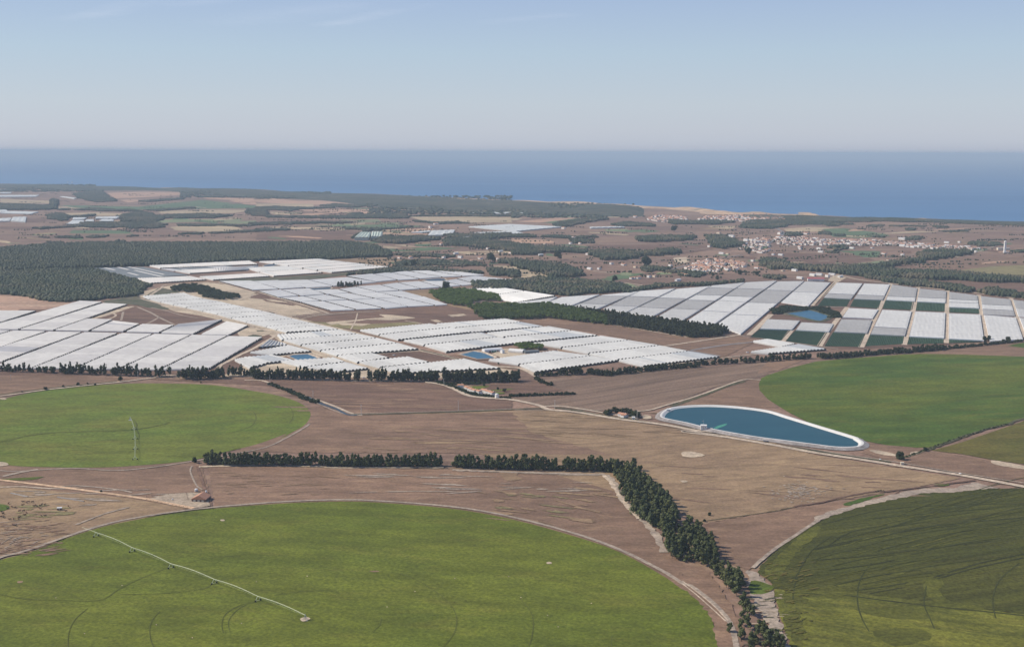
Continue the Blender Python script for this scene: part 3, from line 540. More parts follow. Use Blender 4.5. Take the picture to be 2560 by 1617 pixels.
R('road', T4((640,930),(900,985),(1150,1012),(1420,1045),(1700,1078),(1980,1105),(2290,1145),(2600,1170)), 9, TRACK, .9)
R('road', T4((1880,745),(2050,690),(2200,640)), 8, TRACK_P, .8)
R('path', T1((1410,1130),(1500,1070),(1600,1020),(2100,1010)), 5, TRACK, .8)
R('path', T1((0,680),(300,640),(600,640)), 4, TRACK_P, .8)
sheet('sand', T4((640,930),(740,960),(660,1000),(560,990),(590,950)), SAND, .8, jit=2)
sheet('sand', T3((1520,770),(1640,765),(1680,800),(1620,825),(1530,810)), SAND, .8, jit=3)
# corridors of the net estate
netL = M3((-100,220),(450,150),(1190,95),(2190,10))+M4((590,0),(900,10),(1700,90),(2408,180),(2700,225),(2700,545),(2408,545),(2055,575),(1680,605),(880,645),(600,650),(150,580),(-170,545))+M3((2150,520),(1900,480),(290,250))
sheet('field', netL, SOIL_D, .5, jit=.5)
def net_road(*p): R('road', M4(*p), 11, TRACK, .8, smooth=False, jit=.04)
net_road((640,20),(410,245)); net_road((745,258),(630,402),(563,490),(482,625)); net_road((1155,38),(1045,280),(940,500),(876,636)); net_road((1412,72),(1365,290),(1300,530),(1283,612))
net_road((1690,98),(1682,300),(1674,595)); net_road((1984,142),(2010,350),(2056,565)); net_road((2284,172),(2342,350),(2410,540)); net_road((225,468),(140,578)); net_road((340,380),(220,470)) if False else None
R('road', M4((30,325),(-120,470))+M3((2230,520),), 12, TRACK, .82, smooth=False)
R('road', M4((-260,525),(0,560),(300,600),(660,650)), 5, TRACK_P, .83)
R('path', M4((440,255),(740,255)), 8, TRACK_P, .84)

# pale headlands, lanes and worked strips between the far fields
rf = random.Random(77)
for i in range(150):
    t, (x0, y0, x1, y1) = rf.choice([(T3, (0,480,2408,960)), (T4, (0,450,2408,840)), (T2, (900,480,2408,860)), (T1, (0,200,2408,620)), (T2, (0,300,1400,600))])
    cx, cy = rf.uniform(x0, x1), rf.uniform(y0, y1); L = rf.uniform(60, 420); hh = rf.choice((3, 5, 8, 14))*(.5+(cy-200)/700); sl = rf.uniform(-.05, .05)
    mt = rf.choice((SOIL, SOIL_D, SOIL_D, SOIL_W, STRAW, PALEG, FARG, PINK, SOIL_F))
    P = [(cx-L/2, cy-sl*L), (cx-L*.1, cy-sl*L*.4-hh*.4), (cx+L/2, cy+sl*L), (cx+L*.42, cy+sl*L+hh), (cx-L*.45, cy-sl*L+hh)]
    sheet('field', t(*P), mt, .55+.002*i, jit=5)
for i in range(60):
    t, (x0, y0, x1, y1) = rf.choice([(T3, (0,480,2408,960)), (T4, (0,450,2408,840)), (T2, (900,480,2408,860))])
    cx, cy = rf.uniform(x0, x1), rf.uniform(y0, y1); L = rf.uniform(80, 500); sl = rf.uniform(-.16, .12)
    road('path', t((cx-L/2, cy-sl*L/2), (cx, cy+rf.uniform(-4,4)), (cx+L/2, cy+sl*L/2)), rf.uniform(4, 9), rf.choice((TRACK_P, TRACK, SOIL)), .9)

sheet('field', Z3((240,812),(600,775),(1110,742),(1500,820),(1890,903),(1600,940),(1340,972),(1150,925),(935,872),(560,888)), SOIL_D, .86, jit=.6)
for p in (((1960,1010),(2110,998),(2200,1000),(2150,1015),(2080,1030),(2000,1022)), ((2200,1040),(2400,1025),(2408,1030),(2300,1045)), ((2210,1055),(2345,1062),(2300,1075),(2230,1072))):
    patch(M2, p, GRASS2, PZ(), name='lawn', kind='stuff', label='green lawn strip behind the white cottages', cat='lawn', group='lawn strips behind the white cottages')
# ---------------------------------------------------------------- foliage
def leafmat(name, c1, c2, c3, sc=.35, tr=.0, br=None):
    m, nt, b = newmat(name); v = coords(nt); oi = N(nt, 'ShaderNodeObjectInfo')
    c = mix(nt, remap(nt, noise(nt, v, sc, 3, .7), .35, .65), c1, c2)
    c = mix(nt, remap(nt, oi.outputs['Random'], 0, 1, 0, .6), c, c3)
    if br: c = mix(nt, remap(nt, noise(nt, v, 1/140, 4, .7), .47, .66, 0, .85), c, br)
    nt.links.new(c, b.inputs['Base Color']); b.inputs['Roughness'].default_value = .7; b.inputs['Specular IOR Level'].default_value = .2
    if tr:
        tl, mx = N(nt, 'ShaderNodeBsdfTranslucent'), N(nt, 'ShaderNodeMixShader'); nt.links.new(c, tl.inputs[0]); mx.inputs[0].default_value = tr
        nt.links.new(b.outputs[0], mx.inputs[1]); nt.links.new(tl.outputs[0], mx.inputs[2]); nt.links.new(mx.outputs[0], nt.nodes['Material Output'].inputs[0])
    return m
EUC = leafmat('eucalyptus_leaves', (.060,.080,.028), (.120,.140,.050), (.13,.13,.045), .5)
EUC_D = leafmat('dark_eucalyptus_leaves', (.048,.060,.026), (.105,.118,.042), (.06,.07,.035), .4, .4)
PINE = leafmat('stone_pine_needles', (.100,.150,.028), (.190,.260,.046), (.09,.12,.03), .10, .4)
PINEW = leafmat('pine_wood_needles', (.034,.052,.026), (.078,.092,.040), (.05,.06,.03), .03, 0, (.105,.100,.050))
FARW = leafmat('far_wood_leaves', (.032,.048,.026), (.068,.082,.040), (.05,.06,.03), .02, 0, (.165,.130,.080))
OAK = leafmat('broadleaf_leaves', (.035,.055,.020), (.060,.080,.028), (.07,.08,.03), .2, .4)
BARK = plain('bark', (.20,.15,.11), .9, .3, 1.0)
def quads_at(C, size, rng, nrm=None):
    """leaf-sprays: one small square at each point, turned roughly outward from its clump"""
    n = len(C)
    if nrm is None: nrm = C-C.mean(0); nrm[:,2] *= .5
    nrm = nrm/(np.linalg.norm(nrm, axis=1)[:,None]+1e-6); k = nrm*1.1+rng.normal(size=(n,3))*.45+np.array((0,0,.35)); k /= np.linalg.norm(k, axis=1)[:,None]
    a = np.cross(k, rng.normal(size=(n,3))); a /= np.linalg.norm(a, axis=1)[:,None]+1e-9
    b = np.cross(k, a); b /= np.linalg.norm(b, axis=1)[:,None]+1e-9
    s = (size*rng.uniform(.6, 1.4, n))[:,None]/2; a = a*s*1.3; b = b*s
    V = np.stack([C-a-b, C+a-b*.6, C+a*.8+b, C-a*.7+b*.8], 1).reshape(-1,3)
    return V, np.arange(n*4).reshape(n,4)
def crown_points(n, h, rx, rng, kind):
    P = []
    if kind == 'euc':
        k = rng.integers(7, 12); cl = [(rng.uniform(-.75,.75)*rx*(1-z*.55), rng.uniform(-.75,.75)*rx*(1-z*.55), h*(.24+.70*z*rng.uniform(.8,1.05)), rx*rng.uniform(.34,.62)*(1.05-.45*z), h*rng.uniform(.07,.14)) for z in np.linspace(0.0, .97, k)]
    elif kind == 'pine':
        cl = [(rng.uniform(-.5,.5)*rx, rng.uniform(-.5,.5)*rx, h*rng.uniform(.72,.88), rx*rng.uniform(.4,.62), h*.13) for _ in range(7)]
    else:
        cl = [(rng.uniform(-.5,.5)*rx, rng.uniform(-.5,.5)*rx, h*rng.uniform(.3,.78), rx*rng.uniform(.4,.65), h*rng.uniform(.16,.28)) for _ in range(8)]
    for i in range(n):
        c = cl[i % len(cl)]; d = rng.normal(size=3); d /= np.linalg.norm(d); r = rng.uniform(.6, 1.0)
        P.append((c[0]+d[0]*c[3]*r, c[1]+d[1]*c[3]*r, c[2]+d[2]*c[4]*r, *d))
    return np.array(P)
def trunk_mb(h, rng, top=.8, r=.28, limbs=4, lean=.5):
    m = MB(); p = np.array((0,0,-.3)); pts = [p]
    for k in range(4):
        p = p+np.array((rng.uniform(-lean,lean), rng.uniform(-lean,lean), h*top/4)); pts.append(p)
    for k in range(4): m.tube(pts[k], pts[k+1], r*(1-.2*k), r*(1-.2*(k+1)), 6)
    for k in range(limbs):
        b = pts[1+k % 3]*.5+pts[2+k % 3]*.5; a = rng.uniform(0, 6.28); l = h*rng.uniform(.12,.2)
        m.tube(b, b+np.array((math.cos(a)*l*.7, math.sin(a)*l*.7, l)), r*.4, r*.12, 5)
    return m
def make_tree(name, kind, h, rx, n, size, mat, seed, r=.28):
    rng = np.random.default_rng(seed); root = empty(name)
    cp = crown_points(n, h, rx, rng, kind); V, Q = quads_at(cp[:,:3], size, rng, cp[:,3:])
    me = arr_mesh('crown', V, Q, [mat]); c = bpy.data.objects.new('crown', me); COL.objects.link(c); c.parent = root
    trunk_mb(h, rng, .55 if kind == 'pine' else .75, r).build('trunk', BARK, root)
    return root
protoE = [make_tree('eucalyptus_tree', 'euc', 16*random.uniform(.85,1.15), random.uniform(3.4,4.8), 620, 1.3, EUC, 100+i) for i in range(9)]
protoO = [make_tree('broadleaf_tree', 'oak', 10, 4.6, 520, 1.2, OAK, 200+i) for i in range(3)]
used = {}
def plant(protos, x, y, label, group=None, sc=1.0, cat='tree', z=0.0):
    p = random.choice(protos)
    if p.name in used: t = copy_tree(p)
    else: t = p; used[p.name] = 1
    t.location = (x, y, z); t.rotation_euler = (0, 0, random.uniform(0, 6.28)); s = sc*random.uniform(.85, 1.15); t.scale = (s*random.uniform(.9,1.1), s*random.uniform(.9,1.1), s)
    tag(t, label, cat, group); return t
NT = [0]
def row(tile_, pts, spacing, rows, gap, label, group, sc=1.0, jit=.3, protos=None):
    P = [np.array(p) for p in GG(tile_(*pts))]
    for i in range(len(P)-1):
        d = P[i+1]-P[i]; L = np.hypot(*d); u = d/L; nn = np.array((-u[1], u[0]))
        if nn[1] < 0: nn = -nn
        for k in range(int(L/spacing)):
            for r in range(rows):
                q_ = P[i]+u*(k+.5+random.uniform(-jit,jit)+.5*(r % 2))*spacing+nn*(r*gap+random.uniform(-1.2,1.2))
                plant(protos or protoE, q_[0], q_[1], label, group, sc); NT[0] += 1
row(B1, ((1395,270),(1560,284),(1800,285),(2150,284)), 5.9, 2, 6.5, 'tall eucalyptus in the left stretch of the straight windbreak above the farmhouse field', 'eucalyptus trees in the left stretch of the straight windbreak', .93)
row(B1, ((2185,288),(2329,292)), 5.9, 2, 6.5, 'tall eucalyptus in the middle stretch of the straight windbreak, between two gaps', 'eucalyptus trees in the middle stretch of the straight windbreak', .93)
row(B2, ((0,292),(300,294),(690,292)), 5.9, 2, 6.5, 'tall eucalyptus in the middle stretch of the straight windbreak, between two gaps', 'eucalyptus trees in the middle stretch of the straight windbreak', .93)
row(B2, ((755,292),(950,304),(1200,312),(1500,318),(1900,326)), 5.9, 2, 6.5, 'tall eucalyptus in the right stretch of the straight windbreak, towards the corner grove', 'eucalyptus trees in the right stretch of the straight windbreak', 1.0)
plant([protoO[0]], *G(B1((1330,262))[0]), 'lone small tree standing by itself left of the straight windbreak', None, .75)
def grove(poly, spacing, label, group, sc=1.0, protos=None, jit=.42, raw=False):
    P = np.array(poly if raw else GG(poly)); x0, y0 = P.min(0); x1, y1 = P.max(0); xs, ys = np.meshgrid(np.arange(x0, x1, spacing), np.arange(y0, y1, spacing))
    xs = xs.ravel()+RNG.uniform(-jit,jit,xs.size)*spacing; ys = ys.ravel()+RNG.uniform(-jit,jit,ys.size)*spacing
    k = inpoly(xs, ys, P)
    for x, y in zip(xs[k], ys[k]): plant(protos or protoE, float(x), float(y), label, group, sc); NT[0] += 1
grove(B2((1835,325),(1990,300),(2060,400),(2200,500),(2290,640),(2300,740),(2200,765),(2110,705),(1990,575),(1930,500)), 8.6, 'tall eucalyptus in the dense diagonal grove, in its upper part', 'eucalyptus trees in the upper part of the diagonal grove', 1.0)
grove(B2((2190,775),(2329,770),(2350,945),(2250,930),(2215,850))+[], 8.2, 'tall eucalyptus at the left side of the lower grove block', 'eucalyptus trees at the left side of the lower grove block', .95)
grove(B3((0,730),(40,720),(130,765),(215,860),(235,930),(225,970),(60,960),(60,850),(20,800)), 8.4, 'tall eucalyptus at the right side of the lower grove block', 'eucalyptus trees at the right side of the lower grove block', 1.0)
grove(B3((200,985),(270,1010),(340,1060),(410,1100),(400,1150),(370,1190),(330,1160),(280,1110),(230,1060)), 6.5, 'eucalyptus in the narrow chain running down from the grove', 'eucalyptus trees in the chain below the grove', .95)
for (bx, by), lb in zip(((405,1250),(420,1215),(470,1310),(440,1290),(322,1420),(398,1460),(445,1395),(410,1370),(520,1440),(560,1450),(545,1470),(500,1500),(600,1500),(640,1510),(620,1545),(665,1560),(470,1545),(575,1540)),
        ('leaning thin eucalyptus just below the chain of trees', 'small eucalyptus tucked under the end of the chain of trees', 'round crowned eucalyptus with its shadow on the yellow weeds', 'bushy eucalyptus right above the gap before the last cluster', 'thin lone sapling beside the twin tyre tracks', 'lone eucalyptus with bare trunk left of the last cluster', 'right one of the pair of young trees above the lone bare trunk', 'left one of the pair of young trees above the lone bare trunk')+('eucalyptus in the last cluster at the bottom edge',)*10):
    plant(protoE, *G(B3((bx, by))[0]), lb, 'eucalyptus trees in the bottom edge cluster' if 'last cluster at' in lb else None, .72 if 'sapling' in lb else .88); NT[0] += 1
UND = True
# scattered solitary trees
for t, p, sc, lb in ((B3,(1478,240),1.0,'dark flat topped tree by the small white hut on the canal road'), (B3,(1500,248),.7,'low dark tree right below the flat topped tree on the canal road'), (B3,(1655,185),.6,'small round bush tree where the ditch meets the dark green crop'), (B3,(183,625),.4,'lone dark bush in a sandy ring on the brown field'), (B3,(150,668),.35,'small dark bush at the end of the thin ditch line'), (B1,(690,466),.3,'tiny bush beside the orange dirt road'),
        (M1,(428,1035),.75,'round tree on the left farm road, the largest of its bushes'), (M1,(735,995),.75,'round tree beside the farm road above the left crop'), (M1,(825,985),.5,'small tree right of the round tree on the farm road'), (M1,(595,1012),.55,'low bush between the two round trees on the farm road'), (M1,(895,992),.45,'low bush on the farm road where it starts to climb'), (M1,(1130,950),.8,'broad bush beside the bend of the farm road'), (M1,(208,1060),.4,'smallest bush at the left end of the farm road'),
        (M2,(2145,1000),.55,'upper small tree on the lawn behind the white cottages'), (M2,(2275,1032),.5,'middle small tree on the lawn behind the white cottages'), (M2,(2338,1052),.7,'lower small tree on the lawn behind the white cottages'), (M1,(1890,970),.3,'tiny shrub under the middle tree belt'),
        (T2,(1220,802),.9,'dark round tree high on the brown field beside the village'), (T2,(1312,805),1.1,'upper dark tree by the first village house'), (T2,(1310,825),.9,'lower dark tree by the first village house'), (T2,(1062,828),1.0,'dark round tree at the left of the brown field beside the village'), (T2,(1210,840),.8,'small dark tree in the low part of the brown field beside the village'),
        (T3,(2145,930),1.6,'round dark tree in the brown field left of the far end of the net estate'), (T3,(2305,935),1.6,'round dark tree in the brown field nearest the far end of the net estate'), (T3,(1890,945),1.2,'small round tree at the left of the round trees beyond the net estate'), (T3,(1930,975),1.4,'round tree close above the net estate hedge'), (T3,(967,1000),2.6,'big lone tree on the green slope above the dark wood'), (T3,(430,785),3.0,'big round tree in front of a white house on the plain'),
        (T3,(1265,860),3.6,'large tree beside the red roofed farm on the plain'), (T3,(1525,525),3.4,'large dark tree standing out beyond the narrow dark wood'), (T3,(2222,740),3.0,'dark round tree at the near edge of the left village'), (T2,(2210,815),4.0,'large round tree among the scattered village houses'), (T2,(1480,850),2.6,'tall dark tree at the left end of the village scrub'), (T2,(1405,862),1.8,'small dark tree left of the tall village tree'), (T2,(1780,1070),2.2,'round dark tree at the top of the bright pine clump'),
        (T4,(2055,585),1.6,'unseen') if False else (T4,(630,725),1.8,'dark tree beside the field at the near edge of the village'), (T4,(660,690),1.8,'tall dark tree behind the field at the near edge of the village'), (M4,(2040,575),1.2,'bushy tree at the right end of the belt in front of the net estate'), (M4,(2075,570),1.1,'second bushy tree at the foot of the right net road'), (M4,(2262,585),1.3,'spreading tree at the foot of the last net house'), (M4,(2215,590),1.0,'smaller tree left of the spreading tree at the last net house'), (M4,(1780,640),.9,'scrubby tree above the brown earth right of the belt'), (M2,(2530,960) if False else (2280,795),.45,'bush beside the tunnel road near the blue pond')):
    plant(protoO, *G(t(p)[0]), lb, None, sc)
def merge_trees(name, P, kinds, mat, label, cat, seed, trunks=True, leaf=1.5, n=110, z=0.0):
    rng = np.random.default_rng(seed); Vs, Qs, off = [], [], 0; tm = MB()
    pts = [crown_points(n, 1.0, 1.0, rng, kd) for kd in kinds for _ in range(5)]
    for x, y, h, rx in P:
        pp = pts[rng.integers(len(pts))]; c = pp[:,:3]*np.array((rx, rx, h)); a = rng.uniform(0, 6.28); ca, sa = math.cos(a), math.sin(a); nn_ = np.stack([pp[:,3]*ca-pp[:,4]*sa, pp[:,3]*sa+pp[:,4]*ca, pp[:,5]], 1)
        c = np.stack([c[:,0]*ca-c[:,1]*sa+x, c[:,0]*sa+c[:,1]*ca+y, c[:,2]+z], 1)
        V, Q = quads_at(c, leaf, rng, nn_); Vs.append(V); Qs.append(Q+off); off += len(V)
        if trunks: tm.tube((x,y,z-.2), (x+rng.uniform(-.8,.8), y, z+h*.6), .22, .12, 4)
    me = arr_mesh(name, np.concatenate(Vs), np.concatenate(Qs), [mat]); o = bpy.data.objects.new(name, me); COL.objects.link(o); tag(o, label, cat, None, 'stuff')
    if trunks and tm.v: mesh_obj('trunks', tm.v, tm.f, BARK, o)['kind'] = 'stuff'
    return o
def poly_pts(poly, spacing, h, rx, jit=.45, edge=3.0):
    P = np.array(GG(poly)); x0, y0 = P.min(0); x1, y1 = P.max(0); xs, ys = np.meshgrid(np.arange(x0, x1, spacing), np.arange(y0, y1, spacing))
    xs = xs.ravel()+RNG.uniform(-jit,jit,xs.size)*spacing; ys = ys.ravel()+RNG.uniform(-jit,jit,ys.size)*spacing; k = inpoly(xs+edge*(np.sin(ys/31+1)+np.sin(ys/13+xs/23)), ys+edge*1.5*(np.sin(xs/37)+np.sin(xs/15+ys/19)), P)
    hs = h*RNG.uniform(.75,1.15,k.sum()); return [(float(a), float(b), float(c), rx*random.uniform(.8,1.2)) for a, b, c in zip(xs[k], ys[k], hs)]
def belt_pts(t, pts, spacing, rows, gap, h, rx, gaps=()):
    P = [np.array(p) for p in GG(t(*pts))]; out = []
    for i in range(len(P)-1):
        d = P[i+1]-P[i]; L = np.hypot(*d); u = d/L; nn = np.array((-u[1], u[0])); nn = nn if nn[1] > 0 else -nn
        for k in range(int(L/spacing)):
            hh = h*random.uniform(.55,1.12)
            for r in range(rows):
                if random.random() < .10: continue
                q_ = P[i]+u*(k+random.random())*spacing+nn*(r*gap+random.uniform(-2,2)); out.append((q_[0], q_[1], hh*random.uniform(.75,1.1), rx*random.uniform(.7,1.25)))
    return out
for t_, pts_, lb_ in ((B1, ((1395,262),(1560,276),(1800,277),(2150,277)), 'left'), (B1, ((2185,281),(2329,285),(2400,285)), 'middle'), (B2, ((0,285),(300,286),(690,285)), 'middle right'), (B2, ((755,286),(950,296),(1200,304),(1500,310),(1900,318)), 'right')):
    merge_trees('undergrowth', belt_pts(t_, pts_, 3.4, 2, 4, 7.5, 2.6), ['oak','euc'], EUC, 'low dark saplings filling the '+lb_+' stretch under the straight windbreak', 'saplings', 60+len(lb_), n=50, leaf=1.3, trunks=False)
merge_trees('undergrowth', poly_pts(B2((1835,325),(1960,290),(2060,400),(2200,500),(2290,640),(2300,740),(2200,765),(2110,705),(1990,575),(1930,500)), 5.5, 8, 3.0), ['oak','euc'], EUC, 'low dark saplings under the upper part of the diagonal grove', 'saplings', 71, n=50, leaf=1.3, trunks=False)
merge_trees('undergrowth', poly_pts(B2((2190,775),(2329,750),(2450,760),(2545,900),(2555,950),(2350,945),(2250,930),(2215,850)), 6.5, 7, 2.8), ['oak','euc'], EUC, 'low dark saplings under the lower grove block', 'saplings', 72, n=50, leaf=1.3, trunks=False)
bp_ = belt_pts(M1, ((-300,850),(0,862),(400,872),(560,880),(700,888)), 6.5, 2, 6, 14, 3.2)+belt_pts(M1, ((560,880),(900,893),(1300,905),(1450,912),(1620,912)), 6, 2, 6, 21, 3.6)+belt_pts(M1, ((1670,930),(1780,942),(1900,938)), 5, 4, 5, 20, 3.8)+belt_pts(M1, ((1900,935),(2110,925)), 5, 4, 5, 21, 4)+belt_pts(M1, ((2150,905),(2408,908)), 5.5, 2, 6, 20, 3.2)
merge_trees('tree_belt', bp_, ['euc','euc','oak'], EUC_D, 'ragged eucalyptus belt in front of the left white tunnels', 'trees', 31, n=120, leaf=1.9)
bp_ = belt_pts(M2, ((-50,932),(300,935),(600,942),(900,948),(985,950)), 5, 3, 6, 20, 3.6)+belt_pts(M2, ((1060,950),(1500,957),(1750,952),(2100,960),(2480,955)), 5, 3, 6, 21, 3.8)+belt_pts(M2, ((1780,960),(2480,965)), 6, 2, 5, 20, 4)
merge_trees('tree_belt', bp_, ['euc','oak','euc'], EUC_D, 'dense dark eucalyptus belt in front of the middle tunnels, above the brown field', 'trees', 32, n=120, leaf=1.9)
bp_ = belt_pts(M3, ((225,905),(440,900),(480,895)), 5, 2, 5, 9, 3)+belt_pts(M3, ((460,895),(700,888),(900,905),(1200,868),(1500,840),(1760,820)), 5, 3, 5, 12, 3.0)+belt_pts(M3, ((1780,800),(1920,795),(2408,770)), 5.2, 2, 5, 12, 3)
merge_trees('tree_belt', bp_, ['euc','euc'], EUC_D, 'thinner tree belt climbing right along the striped brown field', 'trees', 33, n=90, leaf=1.8)
bp_ = belt_pts(M4, ((-20,770),(250,748),(420,735)), 5, 2, 5, 12, 3)+belt_pts(M4, ((480,740),(680,738),(1000,705),(1400,680),(1700,655)), 5.5, 3, 5, 11, 3.4)+belt_pts(M4, ((1700,650),(1900,632),(2300,592),(2408,580),(2600,570)), 6.5, 2, 5, 6.5, 3.0)
merge_trees('tree_belt', bp_, ['oak','euc'], EUC_D, 'low tree belt between the net estate and the dark green round crop', 'trees', 34, n=90, leaf=1.8)
merge_trees('hedge', belt_pts(M2, ((110,985),(250,1030),(330,1065)), 3, 2, 3, 5, 2.4)+belt_pts(M2, ((330,1065),(480,1135)), 3, 2, 3, 6, 3)+belt_pts(M2, ((490,1150),(590,1160)), 3, 2, 3, 7, 3.2), ['oak'], OAK, 'dark bushy hedge along the pale canal track', 'hedge', 35, n=60, leaf=1.4, trunks=False)
merge_trees('hedge', belt_pts(M2, ((1700,968),(1850,1010),(1980,1065),(2100,1095),(2260,1108)), 2.5, 2, 3, 4.5, 2.4)+belt_pts(M2, ((1740,985),(1900,985),(2050,985),(2200,975)), 4, 2, 5, 5, 3), ['oak'], OAK, 'green garden hedge wrapping the white cottages', 'hedge', 36, n=60, leaf=1.3, trunks=False)
merge_trees('hedge', belt_pts(M2, ((2290,1112),(2408,1112))+() , 2.5, 2, 2.5, 4, 2)+belt_pts(M3, ((-20,1100),(200,1093),(400,1085),(600,1078)), 2.2, 2, 2.2, 5.5, 1.9), ['oak'], OAK, 'long straight clipped hedge running right from the white cottages', 'hedge', 37, n=60, leaf=1.2, trunks=False)
merge_trees('hedge', belt_pts(M3, ((205,935),(290,975),(380,1000)), 3, 2, 3, 7, 2.6), ['euc'], OAK, 'short row of green trees running down from the gap in the belt', 'hedge', 38, n=60, leaf=1.4, trunks=False)
merge_trees('garden_trees', belt_pts(M3, ((890,1270),(960,1250),(1060,1248),(1130,1262)), 4, 2, 5, 8, 4)+belt_pts(M3, ((1100,1290),(1160,1298),(1215,1285)), 4, 3, 4, 9, 4), ['oak'], OAK, 'clump of garden trees around the cottage left of the reservoir', 'trees', 39, n=110, leaf=1.4)
merge_trees('ditch_bushes', belt_pts(B3, ((1490,238),(1560,215),(1680,172),(1850,110),(2050,45),(2230,0)), 3.5, 1, 1, 2.2, 1.8)+belt_pts(B3, ((1380,462),(1320,465)), 2, 1, 1, 2, 1.5), ['oak'], OAK, 'low bushes lining the ditch at the right edge', 'bushes', 40, n=30, leaf=1.0, trunks=False)
merge_trees('pine_wood', poly_pts(M3((-60,250),(330,240),(620,290),(920,370),(900,425),(600,392),(330,360),(0,375),(-300,380),(-340,330)), 9.5, 11, 6.4), ['pine','oak'], PINE, 'bright green stone pine wood between the brown earth and the net estate', 'wood', 41, n=120, leaf=2.2)
merge_trees('pine_wood', poly_pts(Z8((1330,690),(1560,660),(1900,640),(2300,700),(2620,800),(2640,850),(2300,860),(2050,890),(2060,980),(1700,920),(1450,820)), 9.5, 10, 6.4), ['pine','oak'], PINE, 'bright green pine clump at the right end of the pale tunnel blocks', 'wood', 42, n=110, leaf=2.2)
merge_trees('pine_wood', poly_pts(Z8((2150,960),(2400,930),(2700,940),(3100,960),(3100,1100),(2800,1090),(2350,1090),(2150,1040)), 9.5, 10, 6.4), ['pine','oak'], PINE, 'bright pines at the left tip of the long dark wood strip', 'wood', 43, n=110, leaf=2.2)
merge_trees('eucalyptus_wood', poly_pts(M3((330,262),(640,300),(1100,360),(1600,430),(1960,470),(2030,500),(1980,535),(1740,552),(1400,500),(1100,450),(900,420),(920,375),(620,300)), 7.5, 15, 3.8), ['euc','euc'], EUC_D, 'long dark eucalyptus wood strip in front of the net estate', 'wood', 44, n=80, leaf=2.4)
merge_trees('small_grove', belt_pts(Z7, ((1540,585),(1700,580),(1860,575)), 6, 4, 6, 17, 3)+belt_pts(Z7, ((1860,570),(2000,550)), 9, 2, 6, 15, 3), ['euc'], EUC_D, 'little eucalyptus grove standing in the middle of the pale tunnels', 'grove', 45, n=80, leaf=2.2)
merge_trees('small_grove', poly_pts(M3((20,630),(110,612),(310,640),(300,665),(180,668),(60,655)), 8, 8, 6), ['pine'], PINE, 'flat topped stone pine clump over the packing sheds', 'grove', 46, n=110, leaf=2.0)
merge_trees('small_grove', poly_pts(Z6((480,610),(700,570),(920,560),(1250,610),(1400,700),(1700,750),(1800,800),(1700,830),(1400,840),(1150,800),(940,700),(620,670)), 10, 9, 6), ['oak','pine'], OAK, 'dark wood in the sandy hollow above the middle tunnels', 'wood', 47, n=60, leaf=2.6)
merge_trees('pond_bushes', poly_pts(M4((40,290),(130,255),(300,265),(420,260),(560,270),(670,320),(660,355),(570,365),(560,335),(480,300),(380,290),(230,305),(150,325),(40,325)), 6, 6, 3.6), ['oak'], OAK, 'dark bushes ringing the blue pond in the net estate', 'bushes', 48, n=60, leaf=1.8)
# far woods: one mass each, thousands of crowns of ten facets
def far_wood(name, poly, spacing, h, label, mat, cat='wood', seed=0, spread=.62, raw=None):
    P = raw if raw is not None else poly_pts(poly, spacing, h, spacing*spread, .5, 9.0 if seed > 4 else 5.0)
    if not P: return
    A = np.array(P); n = len(A); rng = np.random.default_rng(seed)
    base = [(math.cos(a), math.sin(a), .5) for a in np.arange(5)*1.2566]+[(math.cos(a+.6)*.72, math.sin(a+.6)*.72, .88) for a in np.arange(5)*1.2566]+[(0,0,1.0)]+[(math.cos(a)*.7, math.sin(a)*.7, 0.0) for a in np.arange(5)*1.2566]
    base = np.array(base); tri = []
    for i in range(5): j = (i+1) % 5; tri += [(i,j,5+i),(j,5+j,5+i),(5+i,5+j,10),(11+i,11+j,i),(11+j,j,i)]
    tri = np.array(tri); k = len(base)
    V = base[None]*np.stack([A[:,3], A[:,3], A[:,2]], 1)[:,None,:]*rng.uniform(.8,1.15,(n,k,3)); V[:,:,0] += A[:,0][:,None]; V[:,:,1] += A[:,1][:,None]
    Q = (tri[None]+(np.arange(n)*k)[:,None,None]).reshape(-1,3)
    me = arr_mesh(name, V.reshape(-1,3), Q, [mat]); o = bpy.data.objects.new(name, me); COL.objects.link(o); return tag(o, label, cat, None, 'stuff')
far_wood('pine_forest', T1((-900,700),(0,690),(400,655),(900,640),(1600,640),(2408,637))+T2((700,630),(900,632),(1100,660),(1290,735),(1250,762),(700,785),(0,800))+T1((2000,818),(1400,850),(830,868),(0,900),(-900,960)), 9, 12, 'broad dark pine forest across the upper left', PINEW, seed=1)
far_wood('pine_forest', T1((-900,940),(0,905),(830,880),(1300,995),(1385,1045),(1280,1135),(900,1172),(600,1188),(350,1172),(0,1105),(-900,1000)), 8, 9, 'lower dark pine forest block beside the white tunnels', PINEW, seed=2)
far_wood('dark_wood', T3((-370,1010),(-100,1000),(250,960),(1040,1025),(1130,1065),(1050,1090),(500,1135),(400,1125),(0,1065),(-350,1075)), 9, 10, 'dark wood behind the pale tunnels, left of the net estate', FARW, seed=3)
far_wood('wood_strip', T3((1050,1085),(1400,1030),(1900,1015),(2180,992),(2190,1003),(1900,1030),(1400,1050),(1100,1105)), 8, 9, 'narrow wood strip along the far edge of the net estate', FARW, seed=4)
far_wood('village_scrub_wood', T2((960,905),(1200,880),(1400,860),(1700,870),(2100,905),(2120,925),(1700,895),(1400,905),(1000,925),(840,945)), 9, 8, 'scrubby wood below the scattered village houses', FARW, seed=5)
